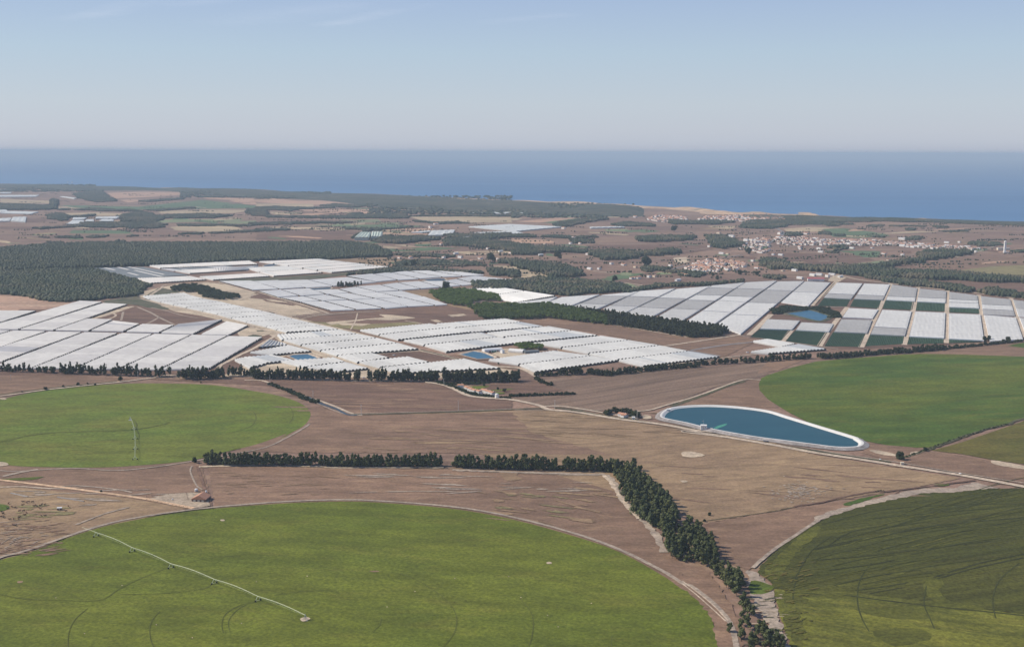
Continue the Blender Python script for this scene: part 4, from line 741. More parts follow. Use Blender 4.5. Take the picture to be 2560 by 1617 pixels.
fw = [('wood_strip', T3, ((-640,630),(-300,640),(0,665),(400,680),(700,700),(710,728),(400,725),(0,720),(-300,670),(-630,655)), 12, 'long dark wood strip across the middle plain'),
 ('wood_strip', T3, ((-640,600),(-300,600),(0,650),(0,740),(270,745),(300,715),(0,690)), 12, 'dark wood spur left of the long wood strip'),
 ('wood_strip', T3, ((0,812),(350,835),(450,860),(640,900),(680,945),(600,960),(370,970),(350,920),(0,860)), 14, 'dark wood wedge beside the straw field'),
 ('wood_strip', T2, ((2180,880),(2350,895),(2408,905),(2408,940),(2270,945),(2180,915)), 12, 'small wood right of the village scrub'),
 ('wood_strip', T3, ((-20,905),(60,905),(85,955),(-20,960)), 11, 'dark corner wood beside a white farmhouse'),
 ('wood_strip', T3, ((740,720),(960,715),(1130,725),(1200,760),(1150,790),(870,795),(860,770),(740,755)), 14, 'rounded dark wood on the middle plain'),
 ('wood_strip', T3, ((1180,735),(1380,710),(1560,700),(1565,738),(1300,750),(1190,760)), 14, 'blocky dark wood right of the rounded wood'),
 ('wood_strip', T3, ((1155,590),(1300,580),(1720,575),(1700,600),(1400,625),(1200,615)), 14, 'long dark oval wood across the plain'),
 ('wood_strip', T3, ((1840,570),(2010,575),(2160,640),(2165,665),(1930,690),(1890,660)), 13, 'dark wood left of the white village'),
 ('wood_strip', T3, ((550,600),(750,605),(765,635),(560,635)), 10, 'dark block of trees behind the row of white farmhouses'),
 ('wood_strip', T3, ((0,560),(200,555),(230,578),(0,580)), 10, 'dark trees right of the big greenhouse'),
 ('wood_strip', T3, ((250,570),(450,565),(600,575),(800,570),(780,582),(500,590),(280,580)), 9, 'chain of dark trees above the pinkish plain'),
 ('wood_strip', T3, ((400,450),(600,425),(800,400),(900,410),(720,440),(500,480),(400,475)), 12, 'dark wood wedge beyond the far green strip'),
 ('wood_strip', T3, ((930,455),(1100,440),(1350,465),(1300,480),(1000,475)), 10, 'dark trees in front of the left seaside village'),
 ('wood_strip', T3, ((1480,420),(1630,425),(1640,455),(1500,460)), 10, 'dark wood under the left seaside village'),
 ('wood_strip', T3, ((1640,430),(1900,425),(2100,440),(1900,460),(1660,455)), 10, 'dark wood between the two seaside villages'),
 ('wood_strip', T3, ((2150,490),(2200,430),(2408,420),(2408,500)), 10, 'dark wood below the right seaside village'),
 ('wood_strip', T4, ((0,430),(160,440),(200,460),(150,485),(0,500)), 10, 'dark wood right of the seaside village'),
 ('wood_strip', T4, ((0,815),(200,830),(210,860),(350,860),(600,875),(900,880),(1300,905),(1700,925),(2100,950),(2408,970),(2700,985),(2700,1015),(2408,1005),(2000,1000),(1500,972),(1150,965),(900,950),(700,925),(500,900),(0,880)), 15, 'long dark tree band across the right above the net estate'),
 ('wood_strip', T4, ((600,875),(1000,855),(1300,815),(1430,795),(1440,815),(1200,850),(900,885),(700,895)), 15, 'dark tree band climbing towards the white water tower'),
 ('wood_strip', T4, ((1430,745),(1500,720),(1700,715),(1860,710),(1885,735),(1800,755),(1600,785),(1440,800)), 15, 'dark wood in front of the village at the right'),
 ('wood_strip', T4, ((900,950),(1150,975),(1400,990),(1700,1030),(1950,1080),(1930,1100),(1700,1075),(1400,1045),(1100,1005)), 11, 'wood strip along the far edge of the right net houses'),
 ('wood_strip', T4, ((2010,1085),(2100,1070),(2408,1120),(2700,1160),(2700,1190),(2408,1160),(2010,1110)), 11, 'dark wood at the right edge behind the net houses'),
 ('wood_strip', T4, ((-20,935),(150,945),(180,965),(0,975)), 9, 'bushes left of the red roofed warehouse'),
 ('wood_strip', T4, ((165,545),(300,540),(300,565),(170,570)), 9, 'dark trees above the village street'),
 ('wood_strip', T4, ((0,400),(300,375),(640,395),(1200,400),(1700,425),(2408,445),(3000,460),(3000,480),(2408,472),(1500,440),(1100,430),(600,440),(250,445),(0,430)), 7, 'coastal scrub wood along the right shore'),
 ('wood_strip', T3, ((1420,900),(1530,890),(1700,910),(1820,940),(1760,955),(1600,935),(1520,915)), 8, 'scrubby trees below the terracotta village'),
 ('wood_strip', T3, ((2330,800),(2500,790),(2560,830),(2480,870),(2360,850)), 11, 'dark wood right of the terracotta village'),
 ('wood_strip', T3, ((1200,860),(1350,870),(1500,870),(1400,900),(1250,910)), 9, 'scrub below the large tree on the plain'),
 ('wood_strip', T2, ((1230,570),(1300,590),(1560,570),(1750,600),(1600,615),(1330,640),(1200,640),(1080,620)), 12, 'dark trees right of the two pale warehouses'),
 ('wood_strip', T2, ((920,580),(960,560),(1060,510),(1100,515),(990,560),(930,595)), 12, 'dark trees climbing left of the two pale warehouses'),
 ('wood_strip', T2, ((1780,560),(2000,552),(2408,548),(2408,580),(2200,600),(1800,580)), 10, 'dark trees below the big greenhouse'),
 ('wood_strip', T2, ((1770,600),(2100,620),(2408,645),(2600,660),(2600,720),(2408,715),(2100,680),(1800,640)), 13, 'dark wood strip crossing behind the scattered village'),
 ('wood_strip', T2, ((1330,735),(1550,730),(1720,745),(1870,760),(1800,775),(1600,765),(1340,760)), 8, 'tree line above the scattered village houses'),
 ('wood_strip', T2, ((1500,790),(1900,800),(2150,830),(2130,845),(1800,850),(1500,840)), 7, 'garden trees among the scattered village houses'),
 ('wood_strip', T2, ((1340,810),(1420,800),(1500,830),(1420,860),(1300,850)), 7, 'garden trees at the left end of the scattered village'),
 ('wood_strip', T2, ((2280,800),(2408,790),(2500,800),(2500,840),(2300,830)), 9, 'tree row right of the large round village tree'),
 ('wood_strip', T1, ((0,265),(480,285),(480,320),(0,325)), 12, 'dark wood at the left edge above the white sheets'),
 ('wood_strip', T1, ((700,170),(950,140),(1020,200),(1100,240),(900,250),(740,210)), 10, 'dark far wood left of the pinkish fields'),
 ('wood_strip', T1, ((490,315),(485,235),(530,230),(525,320)), 18, 'tall dark clump of trees at the far left'),
 ('wood_strip', T1, ((430,375),(560,355),(650,385),(900,370),(850,385),(640,395),(600,430),(470,400)), 11, 'dark trees left of the small white sheets'),
 ('wood_strip', T1, ((1120,380),(1350,335),(1350,345),(1500,380),(1900,360),(2180,380),(2000,400),(1560,400),(1450,440),(1180,430)), 11, 'dark wood right of the small white sheets'),
 ('wood_strip', T1, ((770,445),(1450,440),(1560,455),(1500,495),(1000,490),(780,480),(350,505),(320,495),(700,478)), 9, 'dark tree line under the small white sheets'),
 ('wood_strip', T1, ((550,315),(640,310),(660,322),(560,325)), 8, 'small tree clump on the far straw field'),
 ('wood_strip', T1, ((700,320),(900,310),(1300,325),(1320,335),(900,332)), 8, 'far hedge along the straw field'),
 ('wood_strip', T1, ((1380,325),(1600,310),(1830,295),(1830,305),(1500,335)), 8, 'far hedge above the round straw field'),
 ('wood_strip', T1, ((1300,240),(1480,225),(1720,210),(1725,222),(1400,248)), 8, 'far hedge below the pinkish fields'),
 ('wood_strip', T2, ((-60,320),(60,310),(100,345),(100,385),(0,380),(-80,350)), 12, 'dark trees where the straw fields meet'),
 ('wood_strip', T2, ((120,380),(600,385),(870,382),(900,362),(980,350),(1020,370),(1400,365),(1440,400),(900,402),(120,392)), 10, 'long dark hedge line under the far pink fields'),
 ('wood_strip', T2, ((1400,385),(1700,372),(2408,372),(2408,385),(1700,382)), 8, 'hedge line below the far white sheets'),
 ('wood_strip', T2, ((0,300),(180,290),(400,300),(700,300),(760,305),(400,315),(330,335),(100,320)), 9, 'dark trees between the far straw and pink fields'),
 ('wood_strip', T2, ((600,280),(740,265),(900,275),(1100,285),(900,300),(700,290)), 8, 'dark strip at the foot of the coastal hill'),
 ('wood_strip', T2, ((-60,445),(200,440),(850,435),(900,442),(400,455),(120,465),(0,465)), 8, 'hedge line above the pale green strip'),
 ('wood_strip', T2, ((820,490),(1000,500),(1060,505),(1350,490),(1490,478),(1450,492),(1100,515),(860,505)), 8, 'hedge line below the far bright green field'),
 ('wood_strip', T2, ((1440,425),(1700,440),(1900,435),(2020,450),(1700,455)), 8, 'hedge line below the big straw field'),
 ('wood_strip', T2, ((0,505),(330,495),(310,512),(0,522)), 7, 'low hedge at the top of the dark brown field'),
 ('wood_strip', T1, ((1700,545),(1900,540),(1910,552),(1720,555)), 8, 'short hedge on the pinkish plain'),
 ('wood_strip', T1, ((1650,460),(1950,455),(2400,465),(2390,472),(1700,475)), 7, 'hedge above the pale left field'),
 ('wood_strip', T1, ((1960,535),(2408,515),(2500,520),(2408,530),(2000,545)), 7, 'hedge below the pale left field'),
 ('wood_strip', T1, ((540,575),(760,572),(770,588),(540,590)), 8, 'longest piece of the broken hedge on the left plain'),
 ('wood_strip', T1, ((840,570),(1000,565),(1030,580),(860,585)), 8, 'second piece of the broken hedge on the left plain'),
 ('wood_strip', T1, ((1200,560),(1270,560),(1270,575),(1200,572)), 7, 'short piece of the broken hedge on the left plain'),
 ('wood_strip', T1, ((400,572),(470,572),(480,584),(400,582)), 6, 'leftmost piece of the broken hedge on the left plain'),
 ('wood_strip', T1, ((420,625),(580,625),(570,640),(430,640)), 8, 'bushes above the edge of the pine forest'),
 ('wood_strip', T1, ((860,635),(1080,640),(1100,615),(1150,620),(1160,640)), 13, 'tall trees at the top edge of the pine forest'),
 ('wood_strip', T4, ((570,450),(660,450),(670,475),(580,475)), 9, 'dark clump on the far right plain'),
 ('wood_strip', T4, ((200,440),(800,450),(790,460),(200,462)), 7, 'far hedge near the right shore'),
 ('wood_strip', T4, ((960,465),(1070,460),(1075,475),(970,485)), 7, 'far dark clump left of the right shore hedges'),
 ('wood_strip', T4, ((1140,468),(1500,470),(1490,480),(1150,475)), 6, 'long far hedge near the right shore'),
 ('wood_strip', T4, ((1290,498),(1370,500),(1360,515),(1295,512)), 7, 'small dark clump on the purple plain'),
 ('wood_strip', T4, ((1550,472),(1680,475),(1680,490),(1560,485)), 7, 'dark clump right of the long far hedge'),
 ('wood_strip', T4, ((1640,522),(1900,510),(1870,525),(1660,530)), 6, 'hedge in the middle of the purple plain'),
 ('wood_strip', T4, ((1300,585),(1440,578),(1440,605),(1310,605)), 9, 'dark hedge block above the right village'),
 ('wood_strip', T4, ((1010,570),(1090,570),(1090,582),(1015,582)), 8, 'dark oval clump above the village'),
 ('wood_strip', T4, ((630,555),(720,555),(720,570),(640,570)), 7, 'dark clump between the fields above the village'),
 ('wood_strip', T4, ((490,528),(570,530),(570,556),(495,552)), 9, 'dark block beside the far round green field'),
 ('wood_strip', T4, ((1890,620),(2000,625),(2190,635),(2180,655),(2000,665),(1900,645)), 8, 'garden trees left of the white water tower'),
 ('wood_strip', T4, ((2320,705),(2408,700),(2500,702),(2500,720),(2330,722)), 7, 'bushes right of the white water tower'),
 ('wood_strip', T4, ((560,680),(700,650),(740,690),(640,705)), 8, 'garden trees in the middle of the village'),
 ('wood_strip', T4, ((540,715),(640,712),(640,728),(550,728)), 6, 'low bushes at the near edge of the village')]
for i, (nm, t, pts, h, lb) in enumerate(fw): far_wood(nm, t(*pts), 8.5 if i < 30 else 10, h, lb, FARW, seed=50+i)
# loose trees and bushes over the plain that nobody could count
loose = []
rl = random.Random(21)
for i in range(800):
    t, (x0, y0, x1, y1) = rl.choice([(T3, (0,470,2408,960)), (T4, (0,450,2408,860)), (T2, (900,430,2408,860)), (T1, (0,150,2408,600)), (T2, (0,300,1400,520))])
    cx, cy = rl.uniform(x0, x1), rl.uniform(y0, y1); k = rl.choice((1,1,2,4,8,14)); ang = rl.uniform(-.12, .12)
    for j in range(k):
        g = G(t((cx, cy))[0]); d = j*rl.uniform(8, 12); x, y = g[0]+d*math.cos(ang)+rl.uniform(-2,2), g[1]+d*math.sin(ang)+rl.uniform(-2,2)
        loose.append((x, y, rl.uniform(3, 7), rl.uniform(2.5, 4.5)))
far_wood('scattered_bushes', None, 0, 0, 'loose bushes and hedge trees dotted over the far plain', FARW, 'bushes', 99, raw=loose)
seaw = []
for i in range(9000):
    t, a, b = rl.choice([(T2, (1050,190), (2408,365)), (T3, (0,262), (1250,395)), (T1, (1700,130), (2408,205)), (T2, (0,155), (700,215)), (T1, (0,84), (900,150))])
    cx, cy = rl.uniform(a[0], b[0]), rl.uniform(a[1], b[1])
    if t is T3 and rl.random() < (cx-450)/800: continue
    if math.sin(cx/61+cy/9)+math.sin(cx/23-cy/5) > 1.05: continue
    g = G(t((cx, cy))[0]); seaw.append((g[0], g[1], rl.uniform(7, 12), rl.uniform(9, 16)))
far_wood('coastal_wood', None, 0, 0, 'dark pine wood over the coastal hills', FARW, 'wood', 98, raw=seaw)
print('individual eucalyptus', NT[0])
# ---------------------------------------------------------------- polytunnels
def plastic(name, c, rough=.45):
    m, nt, b = newmat(name); v = coords(nt)
    k = mix(nt, remap(nt, noise(nt, v, 1/14, 4, .65), .35, .65), tuple(x*.90 for x in c), tuple(min(.86, x*1.04) for x in c))
    k2 = mix(nt, remap(nt, noise(nt, v, 1/120, 3, .6), .35, .65), tuple([.93]*3), (1, 1, 1))
    mm = N(nt, 'ShaderNodeMix', data_type='RGBA', blend_type='MULTIPLY'); mm.inputs[0].default_value = 1; nt.links.new(k, mm.inputs[6]); nt.links.new(k2, mm.inputs[7])
    nt.links.new(mm.outputs[2], b.inputs['Base Color']); b.inputs['Roughness'].default_value = .8; b.inputs['Specular IOR Level'].default_value = .06
    return m
PW1, PW2, PW3 = plastic('white_film', (.765,.735,.675)), plastic('white_film_worn_and_shade', (.69,.66,.615)), plastic('grey_film', (.52,.51,.51))
PC1, PC2, PC3 = plastic('cool_white_film', (.62,.615,.585)), plastic('cool_film_worn', (.56,.555,.53)), plastic('cool_grey_film_and_shade', (.45,.47,.48))
PG1, PG2 = plastic('pale_grey_film', (.83,.81,.76)), plastic('pale_grey_film_worn_and_shade', (.77,.755,.71))
FARF = plastic('far_film', (.62,.64,.62)); SLATE = plastic('uncovered_tunnel_rows', (.20,.22,.23))
MOUTH_SHADE = plain('tunnel_mouth_shade', (.10,.085,.07), .9, .2); GUT = plain('gutter_metal', (.42,.41,.39), .6, .2)
rt = random.Random(4)
def lerp(a, b, t): return (a[0]+(b[0]-a[0])*t, a[1]+(b[1]-a[1])*t)
def tunnels(quad, label, group, mats=(PC1,PC2,PC3), wdt=8.0, gut=2.3, rise=2.3, grey=(), axis='x', K=5, name='polytunnel_block', gp=.04):
    """one block of gutter-joined tunnels; quad = far-left, far-right, near-right, near-left; axis 'x': tunnels run left to right, 'y': far to near"""
    A, B, C_, D = quad if len(quad[0]) == 2 and abs(quad[0][0]) < 0 else GG(quad)
    if axis == 'y': A, B, C_, D = D, A, B, C_             # tunnels run from side A-D to side B-C
    n = max(3, int(round((math.dist(A, D)+math.dist(B, C_))/2/wdt)))
    cx = (A[0]+B[0]+C_[0]+D[0])/4; cy = (A[1]+B[1]+C_[1]+D[1])/4; root = empty(name, (cx, cy, 0)); tag(root, label, 'polytunnel', group)
    v, f, mi, EV = [], [], [], {1: ([], []), -1: ([], [])}
    run = 0; shade = 0; ND = 3
    for i in range(n):
        a0, a1, b0, b1 = lerp(A, D, i/n), lerp(A, D, (i+1)/n), lerp(B, C_, i/n), lerp(B, C_, (i+1)/n)
        if run <= 0: run = rt.randint(1, 7); shade = 2 if rt.random() < gp else (1 if rt.random() < .35 else 0)
        run -= 1
        fr = (i+.5)/n; sh = 2 if any(g0 <= fr <= g1 for g0, g1 in grey) else shade
        s0, s1 = rt.uniform(-.6,.6), rt.uniform(-.6,.6); L = max(1, math.dist(a0, b0)); hh = rise*rt.uniform(.93,1.05)
        for e in range(ND+1):
            t = e/ND + (s0/L if e == 0 else (s1/L if e == ND else 0)); p, q_ = lerp(a0, b0, t), lerp(a1, b1, t); sag = rt.uniform(-.06,.06)
            for k in range(K+1):
                u = k/K; x, y = lerp(p, q_, u); v.append((x, y, gut+hh*math.sin(math.pi*u)**.85+(sag if 0 < k < K else 0)))
        m0 = len(v)-(ND+1)*(K+1)
        for e in range(ND):
            for k in range(K):
                a = m0+e*(K+1)+k; f.append((a, a+1, a+K+2, a+K+1)); mi.append(2 if (k == K-1 and mats[0] is PC1) else (1 if (k == K-1 and sh == 0) else sh))  # last strip greyer: arch shading plus gutter dirt put into the film colour
        for (p, q_, o_, sd_) in ((a0, a1, m0, 1), (b0, b1, m0+ND*(K+1), -1)):
            t = .7/L*sd_; P0, P1 = lerp(p, lerp(b0, a0, 1 if False else 0) if sd_ > 0 else a0, abs(t)), lerp(q_, b1 if sd_ > 0 else a1, abs(t))
            ev, ef = EV[sd_]; m1 = len(ev); ev += [(P0[0], P0[1], 0), (P1[0], P1[1], 0)]
            for k in range(K, -1, -1):
                u = k/K; x, y = lerp(P0, P1, u); ev.append((x, y, gut+hh*math.sin(math.pi*u)**.85-.25 if 0 < k < K else gut-.1))
            ef.append(tuple(range(m1, len(ev))))
    for (p, q_) in ((A, B), (D, C_)):                     # side skirts of film down to the ground
        m0 = len(v); v += [(*p, gut), (*q_, gut), (*q_, 0), (*p, 0)]; f.append((m0, m0+1, m0+2, m0+3)); mi.append(0)
    o = mesh_obj('cover', v, f, list(mats), root, midx=mi); o.location = (-cx, -cy, 0)
    for pl in o.data.polygons: pl.use_smooth = False
    for ev, ef in EV.values(): mesh_obj('end_panel', ev, ef, MOUTH_SHADE, root).location = (-cx, -cy, 0)  # dark sheets added for the shaded crop interior behind the open mouths
    return root
def split(quad, n, gap=.02):
    """cut a quad into n along its far->near sides"""
    A, B, C_, D = quad; out = []
    for i in range(n):
        t0, t1 = i/n+(gap/2 if i else 0), (i+1)/n-(gap/2 if i < n-1 else 0); out.append((lerp(A, D, t0), lerp(B, C_, t0), lerp(B, C_, t1), lerp(A, D, t1)))
    return out
ORD = ['first', 'second', 'third', 'fourth', 'fifth', 'sixth', 'seventh', 'eighth', 'ninth', 'tenth', 'eleventh', 'twelfth', 'thirteenth', 'fourteenth', 'fifteenth', 'sixteenth', 'seventeenth', 'eighteenth', 'nineteenth', 'twentieth']
gL = 'white polytunnel blocks of the left estate'; WM = (PW1, PW2, PW3)
UP = [((-60,300),(340,302),(-20,418),(-420,418)), ((755,208),(960,218),(170,476),(-170,470)), ((975,230),(1195,240),(500,483),(195,476)), ((820,378),(1055,385),(830,490),(525,483)), ((1068,397),(1310,425),(1160,495),(860,488)), ((1345,428),(1635,437),(1495,505),(1190,498)), ((1680,430),(2090,385),(1815,519),(1520,510)), ((2135,402),(2330,440),(2150,530),(1895,524))]
UL = ['short white block at the left edge, cut off from the others by a dark road', 'longest white block running up to the pine forest, left of its twin', 'long white block whose upper right side borders the dark soil triangle', 'white block just below the sandy loop on the dark soil', 'white block with a few grey stripes, below the left corner of the dark soil', 'flat topped white block ending at the crossing of the pale soil tracks', 'white block with a stepped top edge, below the tip of the dark soil', 'small white block at the right end of the upper row, by the sandy yard']
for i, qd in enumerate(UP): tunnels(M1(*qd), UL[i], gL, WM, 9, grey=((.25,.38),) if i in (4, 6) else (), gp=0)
LW = [((-200,484),(100,489),(-60,540),(-420,540)), ((130,490),(430,497),(-95,680),(-420,655)), ((465,500),(770,506),(20,780),(-340,760)), ((800,506),(1105,514),(300,842),(-90,842)), ((1150,515),(1435,521),(700,845),(310,845)), ((1455,522),(1790,531),(1120,850),(712,850)), ((1812,532),(2135,541),(1492,858),(1138,852)), ((2157,543),(2466,552),(1965,848),(1520,858))]
LL = ['corner of a white block at the left edge just below the farm road', 'white block at the left edge above the one with a grey band', 'white lower row block with a broad grey band near the left edge', 'white lower row block just left of the widest dark gap', 'white lower row block just right of the widest dark gap', 'middle block of the right half of the lower white row', 'second last white block of the lower row, before the sandy road', 'last white block of the lower row, beside the diagonal sandy road']
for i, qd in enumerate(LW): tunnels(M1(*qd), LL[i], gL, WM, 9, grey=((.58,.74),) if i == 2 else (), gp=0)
# the long middle strip
ln = [((-1836,-278),(-1046,-341)), ((-1706,-223),(-896,-283)), ((-1496,-168),(-666,-223)), ((-1256,-113),(-346,-168)), ((-1016,-63),(-116,-113)), ((-706,2),(154,-53)), ((-436,62),(454,12)), ((-166,137),(730,80)), ((114,211),(1020,155)), ((490,300),(1330,230)), ((690,355),(1540,280)), ((870,407),(1870,355))]
gM = 'pale polytunnel blocks of the long middle strip'
for i in range(len(ln)-1):
    (a, b), (c, d) = ln[i], ln[i+1]
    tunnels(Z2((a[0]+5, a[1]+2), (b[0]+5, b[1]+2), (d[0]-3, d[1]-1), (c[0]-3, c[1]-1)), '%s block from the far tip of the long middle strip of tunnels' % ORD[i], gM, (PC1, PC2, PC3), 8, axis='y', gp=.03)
mid = [(((700,455),(1885,358),(2215,437),(780,552)), 'block where the middle strip widens beside the corner of the sandy road'), (((815,550),(2232,443),(2580,517),(1135,646)), 'block just below the widening of the middle strip, by a small shed'), (((1160,652),(2600,522),(2968,610),(1500,752)), 'widest block of the middle strip, edged by a dark gutter at its left'), (((1525,758),(2990,614),(3360,722),(1815,846)), 'block of the middle strip whose dark arches face the bare brown field'),
       (((1840,852),(2480,800),(2810,887),(2200,976)), 'narrow block left of the bare brown field'), (((2230,970),(3177,872),(3570,972),(2620,1072)), 'block with dark arches just below the bare brown field'), (((2640,1082),(4240,912),(4900,1085),(2980,1180)), 'lowest block of the middle strip, half hidden by the tree belt'),
       (((545,548),(850,618),(905,648),(345,696)), 'short block tucked below the sandy road corner'), (((190,790),(925,650),(1348,765),(620,832)), 'block whose open arches look down on the square pond'), (((60,885),(610,838),(1000,930),(480,992)), 'block left of the square pond'), (((-100,930),(50,890),(480,1000),(180,1085)), 'small block in the corner between the sandy road and the tree belt'), (((740,953),(1790,890),(1985,965),(1180,1068)), 'block right below the square pond'), (((1240,1072),(2005,975),(2420,1090),(1900,1150)), 'block half hidden by trees, below the pond block')]
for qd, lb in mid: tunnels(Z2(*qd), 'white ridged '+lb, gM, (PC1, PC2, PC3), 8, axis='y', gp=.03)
gR = 'pale polytunnel blocks right of the sandy main road'
rb = [(Z3((0,368),(1325,248),(1712,316),(345,450)), 'far left block right of the main sandy road'), (Z3((365,458),(1725,322),(2105,400),(715,548)), 'block with a row of dark arches, second along the main sandy road'), (Z3((1440,247),(2740,152),(3045,215),(1790,320)), 'farthest block beyond the brown waste ground'), (Z3((1805,327),(3060,221),(3465,298),(2115,408)), 'block just below the farthest one'), (Z3((820,562),(2300,415),(2597,500),(1190,646)), 'third block along the main sandy road'), (Z3((1215,652),(2612,505),(3100,590),(1620,773)), 'block above the blue pond and the packing shed'),
      (Z4((130,272),(1305,147),(1735,224),(430,347)), 'upper middle block, right of a pale dividing strip'), (Z4((465,357),(1755,231),(2215,313),(880,438)), 'middle block ending in a line of dark arches'), (Z4((1000,463),(2290,330),(2795,407),(1515,545)), 'block right of the flat topped pine clump'), (Z4((1540,556),(2810,412),(3380,506),(2030,655)), 'second block right of the flat topped pine clump'), (Z4((2055,665),(3395,512),(3925,615),(2580,777)), 'third block towards the lower right corner'), (Z4((2610,785),(3935,620),(4505,720),(3060,895)), 'last block at the lower right corner by the tree belt'),
      (Z4((160,780),(1395,612),(2095,705),(715,865)), 'block right below the sandy packing yard'), (Z4((745,872),(2105,710),(2590,790),(1050,1005)), 'lowest block behind the thin tree belt'), (M4((-140,590),(0,570),(260,613),(130,640)), 'small bright block by the green net plots'), (M4((-163,688),(0,655),(300,615),(560,662),(420,690),)[:4] if False else M4((-163,690),(290,618),(550,664),(0,705)), 'low bright block behind the trees at the corner of the net estate')]
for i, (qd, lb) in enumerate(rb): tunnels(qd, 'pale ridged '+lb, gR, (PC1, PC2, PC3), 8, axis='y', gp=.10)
# pale flat-looking tunnels of the centre
gG = 'pale grey tunnel blocks of the far centre estate'
gb = [(Z7, ((-690,490),(-100,482),(410,633),(-80,652)), 'leftmost'), (Z7, ((-55,492),(400,472),(905,604),(440,632)), 'second of the upper row in the'), (Z7, ((430,480),(970,467),(1435,583),(940,612)), 'third of the upper row in the'), (Z7, ((1000,465),(1720,418),(2250,505),(1450,580)), 'block behind the little tree grove in the'), (Z7, ((60,682),(455,653),(785,763),(400,788)), 'first of the second row in the'), (Z7, ((492,657),(985,628),(1280,732),(832,763)), 'second of the second row in the'), (Z7, ((1080,660),(1535,647),(1735,708),(1330,733)), 'small block below the narrow dark pond in the'),
 (Z7, ((450,802),(885,782),(1185,858),(830,878)), 'left block of the third row in the'), (Z7, ((912,780),(1295,747),(1695,833),(1242,858)), 'second block of the third row in the'), (Z7, ((1372,738),(1750,722),(2185,813),(1760,838)), 'third block of the third row in the'), (Z7, ((842,887),(1245,872),(1850,1028),(1400,1043)), 'lowest left block in the'), (Z7, ((1300,870),(1715,852),(2355,1000),(1882,1023)), 'second lowest block in the'), (Z7, ((1785,850),(2230,822),(2840,968),(2430,1005)), 'third lowest block in the'), (Z7, ((1560,640),(1865,600),(2245,690),(1800,708)), 'block right of the little tree grove in the'), (Z7, ((1792,717),(2265,700),(2685,798),(2240,813)), 'fourth block of the third row in the'), (Z8, ((332,702),(775,677),(1155,775),(800,798)), 'block touching the brown strip by the pines in the'), (Z8, ((330,828),(795,802),(1380,945),(900,968)), 'rightmost low block in the'), (Z8, ((830,800),(1195,782),(1640,930),(1412,945)), 'tapering corner block by the pines in the'),
 (Z8, ((-250,392),(225,353),(675,463),(290,498)), 'first block of the far row in the'), (Z8, ((262,357),(528,324),(1095,443),(712,466)), 'second block of the far row in the'), (Z8, ((562,326),(876,302),(1525,410),(1122,438)), 'third block of the far row in the'), (Z8, ((902,297),(1285,292),(1895,394),(1552,408)), 'fourth block of the far row in the'), (Z8, ((1405,302),(1715,292),(2325,373),(1920,390)), 'last block of the far row in the'), (Z8, ((-80,592),(368,562),(718,660),(310,688)), 'first block below the long dark road in the'), (Z8, ((402,560),(698,522),(1118,628),(740,658)), 'second block below the long dark road in the'), (Z8, ((722,517),(1105,492),(1495,600),(1142,628)), 'third block below the long dark road in the'), (Z8, ((1142,492),(1525,490),(1885,570),(1520,598)), 'block just below the long dark pond in the'), (Z8, ((1562,490),(1800,450),(2180,548),(1912,568)), 'block right of the long dark pond in the'), (Z8, ((1825,440),(2160,392),(2900,465),(2200,543)), 'block at the far right tip of the')]
for t, qd, lb in gb: tunnels(t(*qd), 'pale grey %s far centre estate' % (lb if 'block' in lb else lb.replace('in the', 'block in the').replace('leftmost', 'leftmost block of the')), gG, (PG1, PG2, PG1), 9, K=4, gp=0, rise=1.5)
jq = (DP((1078,684),(1162,676),(1306,698),(1212,714)))
for i, qd in enumerate(split(jq, 2)): tunnels(qd, '%s half of the isolated pale block behind the bright green pines' % ('far', 'near')[i], None, (PG1, PG2, PG1), 9, K=4, gp=0, axis='y')
gF = 'white tunnel blocks under the pine forest'
fb = [(Z6((95,197),(1990,107),(2150,170),(300,246)), 'longest farthest white block under the pine forest edge'), (Z6((580,292),(2150,200),(1925,280),(865,343)), 'white block above the brown strip'), (Z6((1045,407),(2170,342),(2370,398),(1300,468)), 'white block just above the sandy hollow'), (Z6((-120,440),(880,400),(1180,463),(130,528)), 'white block at the near left corner beside the pine forest')]
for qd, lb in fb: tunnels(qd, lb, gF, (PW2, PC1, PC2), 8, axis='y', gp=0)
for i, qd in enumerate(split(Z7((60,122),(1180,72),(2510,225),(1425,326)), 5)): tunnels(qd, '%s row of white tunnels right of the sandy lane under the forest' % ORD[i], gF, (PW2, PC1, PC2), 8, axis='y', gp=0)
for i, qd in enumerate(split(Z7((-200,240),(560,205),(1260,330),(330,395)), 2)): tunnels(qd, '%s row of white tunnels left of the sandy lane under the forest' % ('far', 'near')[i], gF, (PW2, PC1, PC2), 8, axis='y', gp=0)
tunnels(T1((845,870),(1352,860),(1780,935),(1290,968)), 'dark slate block of uncovered tunnels beside the pine forest', None, (SLATE, SLATE, SLATE), 8, axis='y', gut=1.2, rise=1.0)
tunnels(Z6((315,252),(1550,192),(1800,222),(560,296)), 'grey uncovered block between two white blocks', None, (SLATE, PW3, SLATE), 8, axis='y', gut=1.2, rise=1.0)
for i, l in enumerate((((985,870),(1080,893)), ((1110,865),(1210,890)), ((1210,862),(1545,935)), ((1265,895),(1525,955)), ((1205,918),(1300,942)))): road('film_strip', T1(*l), 9, PW1, 2.6, smooth=False, kind='stuff', label='thin white film strip on the dark slate block', cat='film', jit=.05)
